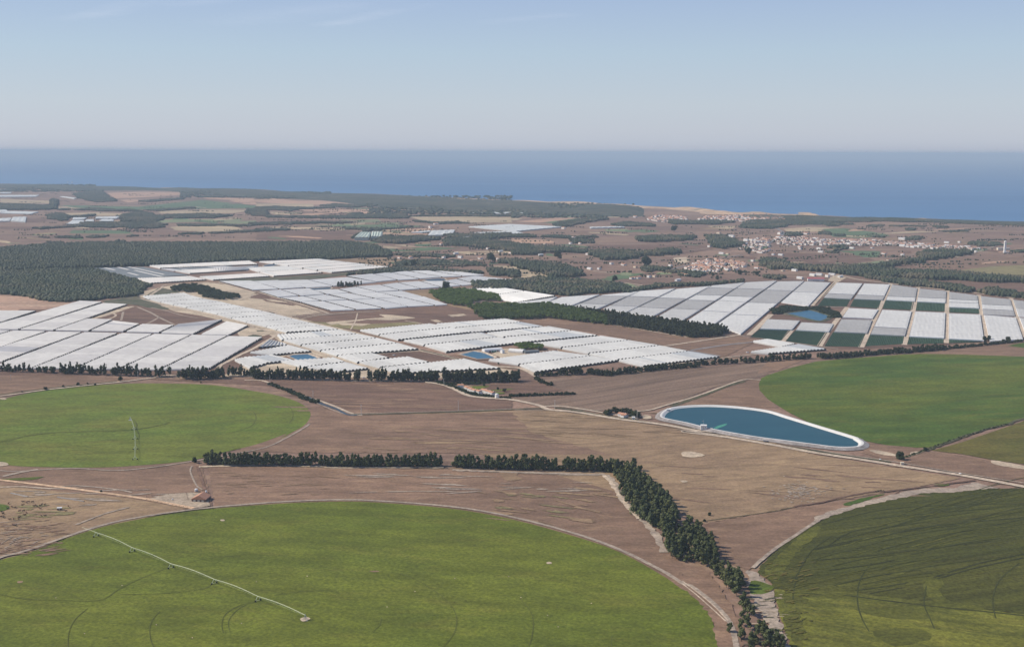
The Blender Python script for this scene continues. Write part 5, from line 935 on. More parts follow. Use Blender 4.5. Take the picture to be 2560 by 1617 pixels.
# far glasshouses and sheets
def flat_house(name, quad, mat, h, label, cat='greenhouse', group=None, n=None):
    P = GG(quad); k = len(P); cx = sum(p[0] for p in P)/k; cy = sum(p[1] for p in P)/k; root = empty(name, (cx, cy, 0)); tag(root, label, cat, group)
    A, B, C_, D = P; nb = n or max(3, int(math.dist(A, B)/26)); v, f = [], []
    for i in range(nb):
        for u, z in ((i/nb, h), ((i+.5)/nb, h+h*.28), ((i+1)/nb, h)):
            p, q_ = lerp(A, B, u), lerp(D, C_, u); v += [(p[0]-cx, p[1]-cy, z), (q_[0]-cx, q_[1]-cy, z)]
        m = len(v)-6; f += [(m, m+1, m+3, m+2), (m+2, m+3, m+5, m+4)]
    mesh_obj('roof', v, f, mat, root)
    v, f = [], []
    for i in range(4):
        p, q_ = P[i], P[(i+1) % 4]; m = len(v); v += [(p[0]-cx, p[1]-cy, 0), (q_[0]-cx, q_[1]-cy, 0), (q_[0]-cx, q_[1]-cy, h), (p[0]-cx, p[1]-cy, h)]; f.append((m, m+1, m+2, m+3))
    mesh_obj('wall', v, f, mat, root); return root
ff = [(DP((1102,535),(1200,529),(1325,535),(1212,546)), 'upper half of the big pale greenhouse on the far plain'), (DP((1120,549),(1212,545),(1232,551),(1080,556)), 'lower half of the big pale greenhouse on the far plain'), (T2((1652,522),(1870,515),(1845,560),(1615,568)), 'ribbed left end of the big pale greenhouse'), (T2((1455,538),(1640,522),(1650,530),(1560,540)), 'thin white tip left of the big pale greenhouse'),
      (T3((730,488),(1050,483),(1060,490),(740,498)), 'long thin white greenhouse right of the big one'), (T2((2000,355),(2120,345),(2408,347),(2340,361)), 'white sheets in front of the coastal hill'), (T3((0,352),(120,352),(110,362),(0,365)), 'small white sheet near the coastal hill'), (T1((0,185),(370,184),(330,200),(-100,204)), 'long white greenhouse at the far left'), (T1((565,198),(600,198),(720,212),(700,220)), 'small white greenhouse on the far left plain'), (T1((0,325),(60,324),(80,340),(0,350)), 'white sheet at the left edge, the upper one'),
      (T1((0,355),(90,337),(362,343),(290,364)), 'wide white sheet at the left edge'), (T1((122,394),(250,391),(238,440),(100,430)), 'white sheet right of the leftmost lower one'), (T1((-100,408),(110,402),(85,432),(-100,434)), 'lower white sheet at the left edge'), (T1((690,398),(815,397),(790,414),(680,418)), 'upper left white sheet of the small group'), (T1((685,423),(792,424),(775,461),(622,459)), 'largest near white sheet of the small group'), (T1((905,392),(1125,388),(1092,408),(895,407)), 'far right white sheet of the small group'), (T1((815,417),(882,415),(882,436),(798,435)), 'little white sheet in the middle of the small group'), (T1((962,413),(1070,415),(1062,433),(930,433)), 'near right white sheet of the small group'), (T1((0,130),(130,128),(120,138),(0,139)), 'far white sheet under the left hills'), (T1((0,158),(110,157),(100,168),(0,168)), 'second far white sheet under the left hills')]
for qd, lb in ff: flat_house('greenhouse', qd, FARF, 4.5, 'white '+lb if not lb.startswith('white') else lb)
PGW = plain('pale_green_cladding', (.50,.56,.47), .7, .06)
flat_house('warehouse', T2((985,553),(1083,556),(1060,606),(925,606)), PGW, 12, 'pale green warehouse, the left of two beside the dark trees', 'warehouse', n=4)
flat_house('warehouse', T2((1090,549),(1192,551),(1180,598),(1083,596)), PGW, 12, 'pale green warehouse, the right of two beside the dark trees', 'warehouse', n=4)
# ---------------------------------------------------------------- shade-net estate
NW, NG, NL = plastic('white_net', (.68,.67,.63)), plastic('grey_net', (.43,.42,.40)), plastic('light_grey_net', (.56,.55,.52))
NEDGE = plastic('white_net_edge', (.78,.78,.77)); POSTM = plain('net_post', (.35,.33,.30))
def net_house(L, Rr, bands, label, group='shade net houses of the right estate', t=M4, posts=True):
    """L, Rr: lists of points down the left and right edges; bands: [(left y0, right y0, left y1, right y1, material)]"""
    def at(P, y):
        for a, b in zip(P, P[1:]):
            if (a[1]-y)*(b[1]-y) <= 0 or b is P[-1]: return (a[0]+(b[0]-a[0])*(y-a[1])/(b[1]-a[1]), y)
    L, Rr = t(*L), t(*Rr); H = 3.2; c0 = G(L[0]); root = empty('net_house', (c0[0], c0[1], 0)); tag(root, label, 'net house', group)
    ty = lambda y: t((0, y))[0][1]
    for (y0, y1, y2, y3, mt) in bands:
        q4 = [G(p, H) for p in (at(L, ty(y0)), at(Rr, ty(y1)), at(Rr, ty(y3)), at(L, ty(y2)))]; ctr = np.mean(np.array(q4), 0)
        nx, ny = 14, 8; v, f = [], []
        for j in range(ny+1):
            for i in range(nx+1):
                x, y = lerp(lerp(q4[0], q4[1], i/nx), lerp(q4[3], q4[2], i/nx), j/ny); z = H+(.35 if (i % 2) and (j % 2) else 0)*rt.uniform(.4, 1)-(.3 if i in (0, nx) or j in (0, ny) else 0)
                v.append((x-c0[0], y-c0[1], z))
        for j in range(ny):
            for i in range(nx): a = j*(nx+1)+i; f.append((a, a+nx+1, a+nx+2, a+1))
        mesh_obj('net_panel', v, f, mt, root)
        v, f = [], []
        for i in range(4):                                 # turned-down edge and the thick white hem on top
            p, q_ = q4[i], q4[(i+1) % 4]; m = len(v); ip, iq = lerp(p, ctr, .018), lerp(q_, ctr, .018)
            v += [(p[0]-c0[0], p[1]-c0[1], .3), (q_[0]-c0[0], q_[1]-c0[1], .3), (q_[0]-c0[0], q_[1]-c0[1], H+.05), (p[0]-c0[0], p[1]-c0[1], H+.05), (iq[0]-c0[0], iq[1]-c0[1], H+.12), (ip[0]-c0[0], ip[1]-c0[1], H+.12)]
            f += [(m, m+1, m+2, m+3), (m+3, m+2, m+4, m+5)]
        mesh_obj('hem', v, f, NEDGE if mt is not NG else NL, root)
    return root
def crop_plot(quad, label):
    P = GG(quad); o = sheet('row_crop_plot', P, NETG, .75, kind='stuff', raw=True, label=label, cat='crop')
    A, B, C_, D = P; n = int(math.dist(A, B)/3.2); v, f = [], []
    for i in range(n):                                     # low crop rows
        u0, u1 = (i+.2)/n, (i+.75)/n
        a, b, c, d = lerp(A, B, u0), lerp(A, B, u1), lerp(D, C_, u1), lerp(D, C_, u0); m = len(v)
        v += [(*a, .8), (*b, .8), (*c, .8), (*d, .8), (*lerp(a, b, .5), 1.7), (*lerp(d, c, .5), 1.7)]; f += [(m, m+4, m+5, m+3), (m+4, m+1, m+2, m+5)]
    r_ = mesh_obj('crop_rows', v, f, NETG, o); r_['kind'] = 'stuff'; return o
nh = net_house
# left half, in the M3 frame (x beyond 2408 runs on to the right)
nh([(470,158),(335,207)], [(822,134),(545,243)], [(158,134,207,243,NW)], 'small pale net house at the left tip of the estate', t=M3)
nh([(50,207),(-60,215)], [(425,156),(290,232)], [(200,156,216,232,NW)], 'white net strip at the extreme left tip, above the bright pines', t=M3)
nh([(848,140),(585,242)], [(1190,105),(795,272)], [(140,105,148,150,NW), (150,152,218,224,NG), (220,226,242,272,NL)], 'net house with a grey middle, second from the left tip of the estate', t=M3)
nh([(1203,102),(862,267)], [(1535,78),(1066,304)], [(102,78,150,158,NW), (152,160,236,246,NG), (238,248,267,304,NL)], 'net house with a white top and grey middle, third from the left tip', t=M3)
nh([(1552,82),(1085,306)], [(1865,55),(1318,342)], [(82,55,165,172,NW), (167,174,252,264,NG), (254,266,306,342,NL)], 'net house, white above and grey below, fourth from the left tip', t=M3)
nh([(1885,50),(1370,344)], [(2185,22),(1602,378)], [(50,22,70,78,NL), (72,80,136,142,NG), (138,144,186,192,NW), (188,194,264,276,NG), (266,278,344,378,NL)], 'net house in five bands, fifth from the left tip', t=M3)
nh([(2200,20),(1650,380)], [(2488,5),(1892,418)], [(20,5,76,84,NL), (78,86,148,156,NG), (150,158,188,206,NW), (190,208,286,300,NW), (288,302,380,418,NW)], 'net house with one dark grey band near its top, sixth from the left tip', t=M3)
nh([(2500,12),(1925,418)], [(2745,8),(2150,505)], [(12,8,92,98,NL), (94,100,208,214,NG), (210,216,320,332,NW), (322,334,418,505,NW)], 'longest pale net house, left of the dark gap above the pond', t=M3)
nh([(350,12),(118,212)], [(585,22),(378,243)], [(12,22,108,118,NL), (110,120,205,243,NW)], 'short net house directly above the pond')
nh([(650,24),(528,160)], [(888,30),(778,178)], [(24,30,124,134,NW), (127,137,163,176,NG)], 'white and grey net house just below the red roofed warehouse')
nh([(905,32),(812,172)], [(1145,40),(1075,190)], [(32,40,136,146,NW), (139,149,176,186,NG)], 'white and grey net house, second right of the warehouse')
nh([(1168,42),(1110,190)], [(1402,75),(1380,198)], [(42,75,150,160,NG), (153,163,184,198,NW)], 'grey net house with a white lower band, third right of the warehouse')
nh([(1428,80),(1402,200)], [(1676,102),(1668,215)], [(80,102,160,172,NG), (163,175,200,212,NW)], 'grey net house with a white lower band, fourth right of the warehouse')
nh([(1706,110),(1700,255)], [(1966,142),(1984,268)], [(110,142,178,188,NG), (181,191,206,216,NW), (209,218,252,264,NW)], 'short net house in grey and two white bands, right of centre')
nh([(2002,150),(2024,322)], [(2276,180),(2325,345)], [(150,180,226,238,NG), (229,241,270,284,NW), (273,287,320,334,NG)], 'grey, white and grey net house, second from the right edge')
nh([(2305,184),(2358,342)], [(2560,215),(2640,370)], [(184,215,262,285,NG), (265,288,336,356,NL)], 'net house cut by the right edge of the view')
nh([(762,262),(700,350)], [(1036,276),(980,364)], [(262,276,348,360,NW)], 'bright white net house right of the pond')
nh([(692,366),(622,486)], [(978,374),(930,500)], [(366,374,485,498,NG)], 'grey net house below the bright white one right of the pond')
nh([(1076,278),(964,508)], [(1350,292),(1285,526)], [(278,292,436,452,NW), (440,456,506,522,NG)], 'white net house with a dark grey foot, in the lower row')
nh([(1386,294),(1328,530)], [(1668,306),(1656,546)], [(294,306,528,544,NW)], 'plain white net house in the centre of the lower row')
nh([(1702,312),(1700,552)], [(1996,322),(2032,570)], [(312,322,550,566,NW)], 'plain white net house right of the central lower one')
nh([(2032,326),(2088,575)], [(2330,352),(2400,560)], [(326,352,573,556,NW)], 'plain white net house reaching the spreading tree in the lower row')
nh([(2366,352),(2440,540)], [(2700,385),(2780,560)], [(352,385,538,550,NL)], 'net house cut by the right edge in the lower row')
nh([(-5,366),(-75,458)], [(297,380),(222,466)], [(366,380,457,465,NL)], 'grey net house left of the gap below the pond')
nh([(316,396),(264,468)], [(614,410),(570,486)], [(396,410,467,484,NL)], 'grey net house right of the gap below the pond')
for qd, lb in ((((-76,462),(218,470),(128,572),(-170,540)), 'dark green row plot at the left end of the net estate foot'), (((262,472),(564,490),(480,622),(160,576)), 'dark green row plot left of the pale lane below the pond'), (((612,492),(922,504),(866,632),(530,625)), 'dark green row plot right of the pale lane below the pond'), (((962,514),(1284,530),(1270,604),(914,626)), 'dark green row plot under the white and grey net house'), (((1326,535),(1656,550),(1656,598),(1304,608)), 'thin dark green row plot under the central white net house'), (((1702,556),(2030,572),(2000,586),(1702,596)), 'thin dark green sliver at the foot of the right net houses'),
    (((526,170),(776,182),(738,252),(466,246)), 'dark green band left of the upper lane by the pond'), (((808,180),(1068,192),(1040,272),(772,252)), 'dark green band, second in the upper row'), (((1104,192),(1378,202),(1358,286),(1078,272)), 'dark green band, third in the upper row'), (((1402,204),(1668,216),(1664,300),(1388,288)), 'dark green band, fourth in the upper row'), (((1702,258),(1984,268),(1992,318),(1702,306)), 'thin dark green band, fifth in the upper row'), (((620,28),(632,30),(480,200),(428,245)), 'narrow dark green wedge beside the orange lane')):
    crop_plot(M4(*qd), lb)
# ---------------------------------------------------------------- water: ponds and the lined reservoir
def pond(tile_, pts, wmat, bank, label, name='pond', h=1.6, wdt=5, smooth=False, cat='pond'):
    P = GG(tile_(*pts)); P = [np.array(p) for p in (catmull(P, 8, True) if smooth else P)]
    n = len(P); ar = sum(P[i][0]*P[(i+1)%n][1]-P[(i+1)%n][0]*P[i][1] for i in range(n)); sg = 1 if ar > 0 else -1
    NN = []
    for i in range(n):
        d = P[(i+1)%n]-P[i-1]; d /= max(np.hypot(*d), 1e-6); NN.append(np.array((-d[1], d[0]))*sg)       # inward
    c = np.mean(P, 0); root = empty(name, (c[0], c[1], 0)); tag(root, label, cat)
    rings = [[(*(p-nn*wdt*1.6-c), .9) for p, nn in zip(P, NN)], [(*(p-nn*2.0-c), h+.9) for p, nn in zip(P, NN)], [(*(p+nn*1.0-c), h+.9) for p, nn in zip(P, NN)], [(*(p+nn*wdt-c), 1.05) for p, nn in zip(P, NN)]]
    for nm, a, b, mt in (('outer_bank', 0, 1, bank[0]), ('crest', 1, 2, bank[1]), ('inner_slope', 2, 3, bank[2])):
        m = MB(); m.loft([rings[a], rings[b]], False); mesh_obj(nm, m.v, m.f, mt, root)
    w_ = mesh_obj('water', [(x, y, 1.4 if h > 1 else 1.1) for x, y, z in rings[3]], [tuple(range(n)) if sg > 0 else tuple(range(n-1,-1,-1))], wmat, root)
    w_.data.vertices.foreach_set('co', np.array([(*(p+nn*(wdt-1.0)-c), 1.4 if h > 1 else 1.1) for p, nn in zip(P, NN)], np.float32).ravel()); w_.data.update()
    return root
LINER = plain('white_liner', (.70,.68,.63), .6, .07, .15); ALGAE = plain('algae', (.07,.30,.20), .5, .2)
BANKM = soil('bank_gravel', (.36,.33,.31), (.30,.27,.25), None, stretch=1)
res = M3((1405,1290),(1440,1250),(1530,1215),(1700,1198),(1900,1196),(2150,1212),(2408,1248))+M4((200,1308),(500,1400),(800,1492))+B3((1195,116),(1226,138),(1218,158),(1170,170),(1050,170),(900,152),(700,126),(540,106),(380,80),(180,42))+M3((1650,1362),(1500,1332),(1420,1312))
pond(lambda *a: res, [(0,0)], POOL, (BANKM, LINER, LINER), 'long teardrop reservoir with white lined banks and teal water', 'reservoir', 2.4, 5.5, True, 'reservoir')
o = sheet('algae', M3((1895,1402),(1930,1382),(1980,1366),(2025,1358),(2015,1372),(1975,1390),(1925,1406)), ALGAE, 1.5, kind='stuff', label='bright green algae streak on the reservoir water', cat='algae')
EARTHB = (SOIL, TRACK, TRACK)
pond(Z2, ((890,850),(1000,812),(1300,800),(1500,870),(1400,905),(1090,930)), POND, EARTHB, 'square blue pond among the pale tunnels of the middle strip')
pond(Z3, ((1850,815),(2130,745),(2330,770),(2560,860),(2540,890),(2210,905),(2030,860)), POND, EARTHB, 'bright blue pond beside the packing sheds')
pond(M4, ((170,320),(300,300),(370,288),(420,292),(500,315),(580,350),(500,392),(420,382),(300,352),(230,335)), POND, (SCRUB, SCRUB, SCRUB), 'blue pond ringed by bushes inside the net estate', smooth=True)
pond(Z7, ((990,640),(1010,618),(1400,590),(1440,612),(1400,632),(1080,650)), DARKP, EARTHB, 'narrow grey pond by the little tree grove', h=.6, wdt=3)
pond(Z8, ((1180,450),(1450,428),(1600,430),(1640,460),(1500,485),(1300,492)), DARKP, EARTHB, 'long dark pond beside the dark road of the far centre estate', h=.6, wdt=3)
pond(Z7, ((120,180),(250,160),(400,158),(430,180),(300,200),(150,205)), DARKP, EARTHB, 'small grey pond under the pine forest', h=.6, wdt=3)
# ---------------------------------------------------------------- buildings
WALL, CREAM, TERRA, TERRA2, REDR, WINM, DOORG, BRICKW = plain('whitewash', (.80,.78,.73), .9, .06), plain('cream_wall', (.70,.62,.48), .9, .08), plain('terracotta', (.52,.27,.17), .85, .18), plain('old_terracotta', (.42,.25,.18), .9, .2), plain('red_sheet_roof', (.42,.13,.13), .6, .1), plain('window_glass', (.05,.06,.08), .25, .1), plain('green_door', (.05,.28,.16), .6, .1), plain('brown_wall', (.20,.13,.10), .9, .15)
METAL = plain('galvanised_steel', (.52,.53,.52), .45, .08, metal=.6); RUB = plain('rubber', (.03,.03,.03), .9, .1); WPAINT = plain('white_paint', (.78,.78,.76), .5, .05)
def house(L, Wd, h, rise, wall, roof, name='house', chim=True, wins=0, hip=0, ell=None, over=.4):
    r = empty(name); w_ = MB().box((0,0,0), (L, Wd, h)).build('wall', wall, r)
    if ell: MB().box((L*.25, -Wd*.75, 0), (L*.42, Wd*.52, h*.9)).build('wing', wall, r)
    if not hip and rise:                                    # triangular gable walls carry the roof
        g = MB(); 
        for sx in (-1, 1): n = len(g.v); g.v += [(sx*L/2,-Wd/2,h),(sx*L/2,Wd/2,h),(sx*L/2,0,h+rise-.15),(sx*(L/2-.3),-Wd/2,h),(sx*(L/2-.3),Wd/2,h),(sx*(L/2-.3),0,h+rise-.15)]; g.f += [(n,n+1,n+2),(n+3,n+5,n+4),(n,n+2,n+5,n+3),(n+1,n+4,n+5,n+2)]
        bm_ = w_.data; vs = [tuple(v.co) for v in bm_.vertices]+g.v; fs = [tuple(p.vertices) for p in bm_.polygons]+[tuple(i+8 for i in f) for f in g.f]
        me = bpy.data.meshes.new('wall'); me.from_pydata(vs, [], fs); me.materials.append(wall); w_.data = me
    ro = MB().gable(L, Wd, h+.05, rise, over, hip).build('roof', roof, r)
    if ell: e_ = MB().gable(Wd*.55, L*.42, h*.9+.05, rise*.7, .3); [e_.v.__setitem__(i, (-v[1]+L*.25, v[0]-Wd*.72, v[2])) for i, v in enumerate(e_.v)]; e_.build('wing_roof', roof, r)
    if chim: MB().box((L*.25, Wd*.12, h+rise*.4), (.8,.8,rise*.9)).build('chimney', wall, ro)
    for i in range(wins):
        x = -L/2+L*(i+.6)/(wins+.2); MB().box((x, -Wd/2-.02, h*.38), (1.1,.12,1.2)).build('window', WINM, r)
    if wins: MB().box((-L*.02, -Wd/2-.03, 0), (1.1,.1,2.1)).build('door', BRICKW, r)
    return r
HP = [house(15,8,5.0,1.7,WALL,TERRA), house(17,9,5.2,1.9,WALL,TERRA, ell=1), house(12,9,7.5,1.6,WALL,TERRA2, hip=3.5), house(13,8,4.6,1.5,CREAM,TERRA2), house(20,8,5.5,1.3,WALL,WPAINT), house(11,9,7.0,1.2,WALL,TERRA2, hip=2.5)]
hu = set(); rh = random.Random(12); NH = [0]
def put(p, x, y, rz, sc, label, group=None, cat='house', z=0.0):
    o = p if p.name not in hu else copy_tree(p); hu.add(p.name); o.location = (x, y, z); o.rotation_euler = (0,0,rz); o.scale = (sc,)*3; NH[0] += 1
    return tag(o, label, cat, group)
def village(t, poly, n, label, group, sc=1.0, protos=None, mind=15):
    P = np.array(GG(t(*poly) if t else poly)); x0, y0 = P.min(0); x1, y1 = P.max(0); got = []; tries = 0
    while len(got) < n and tries < 6000:
        tries += 1; x, y = rh.uniform(x0, x1), rh.uniform(y0, y1)
        if not inpoly(np.array([x]), np.array([y]), P)[0]: continue
        if any((x-a)**2+((y-b)*.8)**2 < mind**2 for a, b in got): continue
        got.append((x, y)); put(rh.choice(protos or HP), x, y, rh.choice((-.9,-1.05,-.75,.75,-.85))+rh.uniform(-.1,.1), sc*rh.uniform(.85,1.25), label, group)
village(T3, ((1250,415),(1330,385),(1420,372),(1560,385),(1640,398),(1640,415),(1470,432),(1330,425)), 28, 'white house of the left seaside village on the dune slope', 'houses of the left seaside village', .95)
village(T3, ((1760,415),(1800,392),(2100,375),(2408,368),(2570,400),(2560,425),(2408,415),(2200,440),(2100,418),(1850,412)), 44, 'small house of the right seaside village below the dunes', 'houses of the right seaside village', 1.0)
village(T4, ((80,580),(300,575),(600,600),(900,600),(1050,615),(1250,635),(1250,655),(1000,650),(540,650),(180,645),(70,630)), 48, 'white house in the left half of the long white village', 'houses in the left half of the long village', 1.05, mind=17)
village(T4, ((1250,640),(1480,635),(1620,655),(1800,665),(1990,685),(1960,710),(1850,700),(1600,690),(1400,680),(1260,665)), 28, 'white house in the right half of the long white village, towards the water tower', 'houses in the right half of the long village', 1.0)
village(T3, ((2190,605),(2300,590),(2408,600),(2420,690),(2300,700),(2180,650)), 20, 'white house at the left end of the long village, by the dark wood', 'houses at the left end of the long village', 1.0)
village(T3, ((1640,870),(1740,820),(1850,790),(2000,795),(2120,810),(2200,830),(2200,860),(2080,885),(1850,905),(1700,895)), 42, 'terracotta roofed house of the compact reddish village', 'houses of the compact terracotta village', 1.0, mind=14)
sc_ = [(T2,(1350,775),'small white house at the left end of the scattered village'), (T2,(1455,772),'second small white house of the scattered village, by the tree line'), (T2,(1765,775),'wide cream house in the middle of the scattered village'), (T2,(1880,735),'lone white shed on the field above the scattered village'), (T2,(1920,772),'white house right of the middle of the scattered village'), (T2,(1845,820),'reddish house low in the middle of the scattered village'), (T2,(2030,808),'white house below right of the middle of the scattered village'), (T2,(2110,780),'long reddish farmhouse near the large round tree'), (T2,(2280,790),'white house right of the large round village tree'), (T2,(1580,825),'low cream house beside the tall dark village tree'), (T2,(2300,715),'white farm at the foot of the dark wood strip'), (T2,(2180,690),'tiny white hut on the edge of the dark wood strip'), (T2,(2395,730),'small cream house right of the farm under the dark wood strip'), (T2,(1745,645),'white farm by the pale track on the far green field'), (T2,(1800,648),'second farmhouse by the pale track on the far green field'), (T2,(1430,605),'reddish farmhouse right of the pale green warehouses'), (T2,(1480,603),'second reddish farmhouse right of the pale green warehouses'), (T2,(2160,605),'lone house above the dark wood strip'), (T2,(1975,590),'white shed below the big pale greenhouse'), (T2,(1690,457),'far white farm above the big pale greenhouse'), (T2,(1640,490),'cream hut left above the big pale greenhouse'),
  (T3,(430,722),'white house right behind the big round tree'), (T3,(270,748),'white house left of the big round tree'), (T3,(710,742),'white house at the left tip of the rounded dark wood'), (T3,(640,640),'white farm in the row below the dark tree block'), (T3,(725,632),'largest white farm of the row below the dark tree block'), (T3,(550,640),'reddish farm at the left of the row below the dark tree block'), (T3,(310,645),'long white farm on the lane across the plain'), (T3,(100,645),'small cream house at the left end of the lane across the plain'), (T3,(580,592),'white house above the dark tree block'), (T3,(485,497),'red roofed farm right of the big pale greenhouse'), (T3,(1050,840),'white farmhouse in the row on the brown plain'), (T3,(935,832),'small white house leading the row on the brown plain'), (T3,(1160,862),'big terracotta farm beside the large tree'), (T3,(730,880),'small white house below the row on the brown plain'), (T3,(820,880),'wide terracotta farm below the row on the brown plain'), (T3,(1190,965),'white house of the pair near the dark wood'), (T3,(1130,968),'low reddish house left of the pair near the dark wood'), (T3,(1290,955),'white house on the brown slope above the net estate'), (T3,(1340,950),'tall white house on the brown slope above the net estate'), (T3,(1560,988),'lone white barn just above the net estate hedge'), (T3,(1490,850),'white cottage left of the terracotta village'), (T3,(1600,930),'long white house below the terracotta village'), (T3,(1640,940),'reddish house at the end of the long white house'), (T3,(1855,670),'lone white farm on the brown plain left of the long village'), (T3,(2030,740),'white farm by the green patch above the terracotta village'), (T3,(1970,735),'reddish farm left of the green patch above the terracotta village'), (T3,(2265,805),'pair of pale houses right of the terracotta village'), (T3,(2300,870),'last reddish house right of the terracotta village'), (T3,(1160,390),'lone house left of the left seaside village'), (T3,(735,430),'lone white house by the dark wood wedge'), (T3,(1945,542),'white farm above the dark oval trees'), (T3,(2065,575),'white barn between the dark woods'), (T3,(0,985),'white farmhouse below the dark corner wood'), (T3,(285,832),'small white house beside the dark wood wedge'),
  (T4,(300,670),'white cottage on the purple field below the village'), (T4,(300,692),'second white cottage on the purple field below the village'), (T4,(495,720),'white barn at the corner of the purple field'), (T4,(480,690),'long white shed above the purple field corner'), (T4,(790,685),'white farm shed beyond the little green field'), (T4,(980,680),'white house at the right of the little green field'), (T4,(1090,735),'pale house group between green field and wood'), (T4,(1265,748),'lone white house before the right wood'), (T4,(1130,795),'reddish house at the edge of the tree band'), (T4,(1680,632),'white farm above the right half of the village'), (T4,(1800,628),'second farm above the right half of the village'), (T4,(2005,640),'white house among the garden trees left of the water tower'), (T4,(2090,638),'last house among the garden trees left of the water tower'), (T4,(1260,600),'white sheds above the village by the dark hedge block'), (T4,(1940,718),'white barn at the tip of the right wood'), (T4,(1970,690),'cream barn on the road to the water tower'), (T4,(50,745),'white house at the left edge of the purple field'), (T4,(120,750),'small white shed right of the left purple field house'), (T4,(360,548),'white house right of the dark trees above the village street'), (T4,(110,550),'white house on the bend of the grey road'), (T4,(140,895),'white farm with a walled yard left of the warehouse'), (T4,(250,895),'terracotta farm with a walled yard left of the warehouse'), (T4,(300,968),'small white shed beside the red roofed warehouse'), (T4,(420,940),'low reddish shed behind the red roofed warehouse'), (T4,(480,935),'pale shed behind the red roofed warehouse'), (T4,(560,950),'cream office right of the red roofed warehouse'), (T4,(600,935),'white shed right behind the cream office'), (T4,(680,955),'white tank house on the sandy corner'), (T1,(640,78),'white houses on the skyline of the left hills') , (T1,(680,79),'second white house on the skyline of the left hills')]
for i, (t, p, lb) in enumerate(sc_): x, y = G(t(p)[0]); put(HP[i % 6] if 'shed' not in lb and 'barn' not in lb else HP[4], x, y, rh.choice((-.9,-1.0,-.75,.8)), 1.0 if y < 5000 else 1.4, lb, None, 'house', z=16 if 'skyline' in lb else 0)
print('houses', NH[0])
# the rest of the village houses, too many to part: one mass of small walls and roofs per village, and their garden trees
VILL = [(T3, ((1250,415),(1330,385),(1420,370),(1560,383),(1650,396),(1640,418),(1470,436),(1330,428)), 110, 1.4, 'left seaside village'), (T3, ((1750,418),(1800,388),(2100,370),(2408,364),(2570,398),(2560,428),(2408,418),(2200,442),(2100,420),(1850,418)), 190, 1.4, 'right seaside village'),
  (T4, ((60,582),(300,572),(600,595),(1000,608),(1250,632),(1480,640),(1620,655),(1800,665),(1980,685),(1960,705),(1600,690),(1250,668),(1000,655),(540,655),(180,650),(60,640)), 340, 1.05, 'long white village'), (T3, ((2170,610),(2300,588),(2408,595),(2430,720),(2340,740),(2250,700),(2130,690)), 80, 1.0, 'left end of the long village'), (T3, ((1620,880),(1740,815),(1850,788),(2000,790),(2120,805),(2220,830),(2210,862),(2090,890),(1850,908),(1700,900)), 140, .95, 'terracotta village')]
for t, poly, n, sc, nm in VILL:
    P = np.array(GG(t(*poly))); x0, y0 = P.min(0); x1, y1 = P.max(0); w_, r_, k = MB(), MB(), 0; gt = []; y_r = (y1-y0)
    while k < n:
        x, y = rh.uniform(x0, x1), rh.uniform(y0, y1)
        if not inpoly(np.array([x]), np.array([y]), P)[0]: continue
        k += 1; L, Wd, h = rh.uniform(8,15)*sc, rh.uniform(6,8)*sc, rh.choice((3.5,4.5,6.5))*sc**.5; a = rh.choice((-.9,-1.0,-.8,.7)); w_.box((x,y,0), (L,Wd,h), a)
        g = MB(); g.gable(L, Wd, h+.05, 1.4*sc, .4, rh.choice((0, 2.0))); ca, sa = math.cos(a), math.sin(a); m0 = len(r_.v)
        r_.v += [(x+u*ca-v_*sa, y+u*sa+v_*ca, z) for u, v_, z in g.v]; r_.f += [tuple(i+m0 for i in f) for f in g.f]
        if rh.random() < .6: gt.append((x+rh.uniform(-25,25), y+rh.uniform(-30,10), rh.uniform(4,7), rh.uniform(2.5,4.5)))
    o = w_.build('houses', WALL); tag(o, 'dense smaller houses filling the '+nm, 'houses', None, 'stuff'); q_ = r_.build('roofs', TERRA2 if 'long' in nm else TERRA, o); q_['kind'] = 'stuff'
    far_wood('garden_trees', None, 0, 0, 'dark garden trees between the houses of the '+nm, FARW, 'trees', 300+n, raw=gt)
# near buildings
def at(t, p): return G(t(p)[0])
x, y = at(B1, (1362,533)); r = house(15,15.5,3.6,4.0,BRICKW,TERRA,'farmhouse',False,0); r.rotation_euler = (0,0,math.pi/2-.12); r.location = (x, y+7, 0); tag(r, 'terracotta roofed farmhouse on the sandy yard above the big round crop', 'house')
for i in range(3): MB().box((-7.55, -4.5+4.5*i, .3), (.12, 2.4, 2.3)).build('door', CREAM, r)
x, y = at(B1, (1408,520)); r = house(10,4.5,2.6,1.4,BRICKW,TERRA,'shed',False,0); r.rotation_euler = (0,0,math.pi/2-.12); r.location = (x, y+4, 0); tag(r, 'narrow terracotta roofed shed at the right side of the farmhouse', 'shed')
sheet('yard', B1((1010,515),(1150,480),(1310,470),(1400,475),(1435,560),(1380,572),(1310,578),(1150,545)), soil('yard_sand', (.44,.35,.25), (.38,.30,.22), (.35,.28,.22), stretch=1.5, big=1/20, mid=1/6), .92, jit=.5)
def fence(t, pts, step, h, label):
    P = GG(t(*pts)); c = P[0]; root = empty('fence', (c[0], c[1], 0)); tag(root, label, 'fence'); rail = MB()
    for a, b in zip(P, P[1:]):
        n = max(1, int(math.dist(a, b)/step)); 
        for k in range(n):
            p = lerp(a, b, k/n); MB().box((p[0]-c[0], p[1]-c[1], 0), (.22,.22,h+1)).build('post', BRICKW, root)
        for z in (.6, 1.1): rail.tube((a[0]-c[0], a[1]-c[1], z+.9), (b[0]-c[0], b[1]-c[1], z+.9), .05, .05, 4)
    rail.build('rail', BRICKW, root); return root
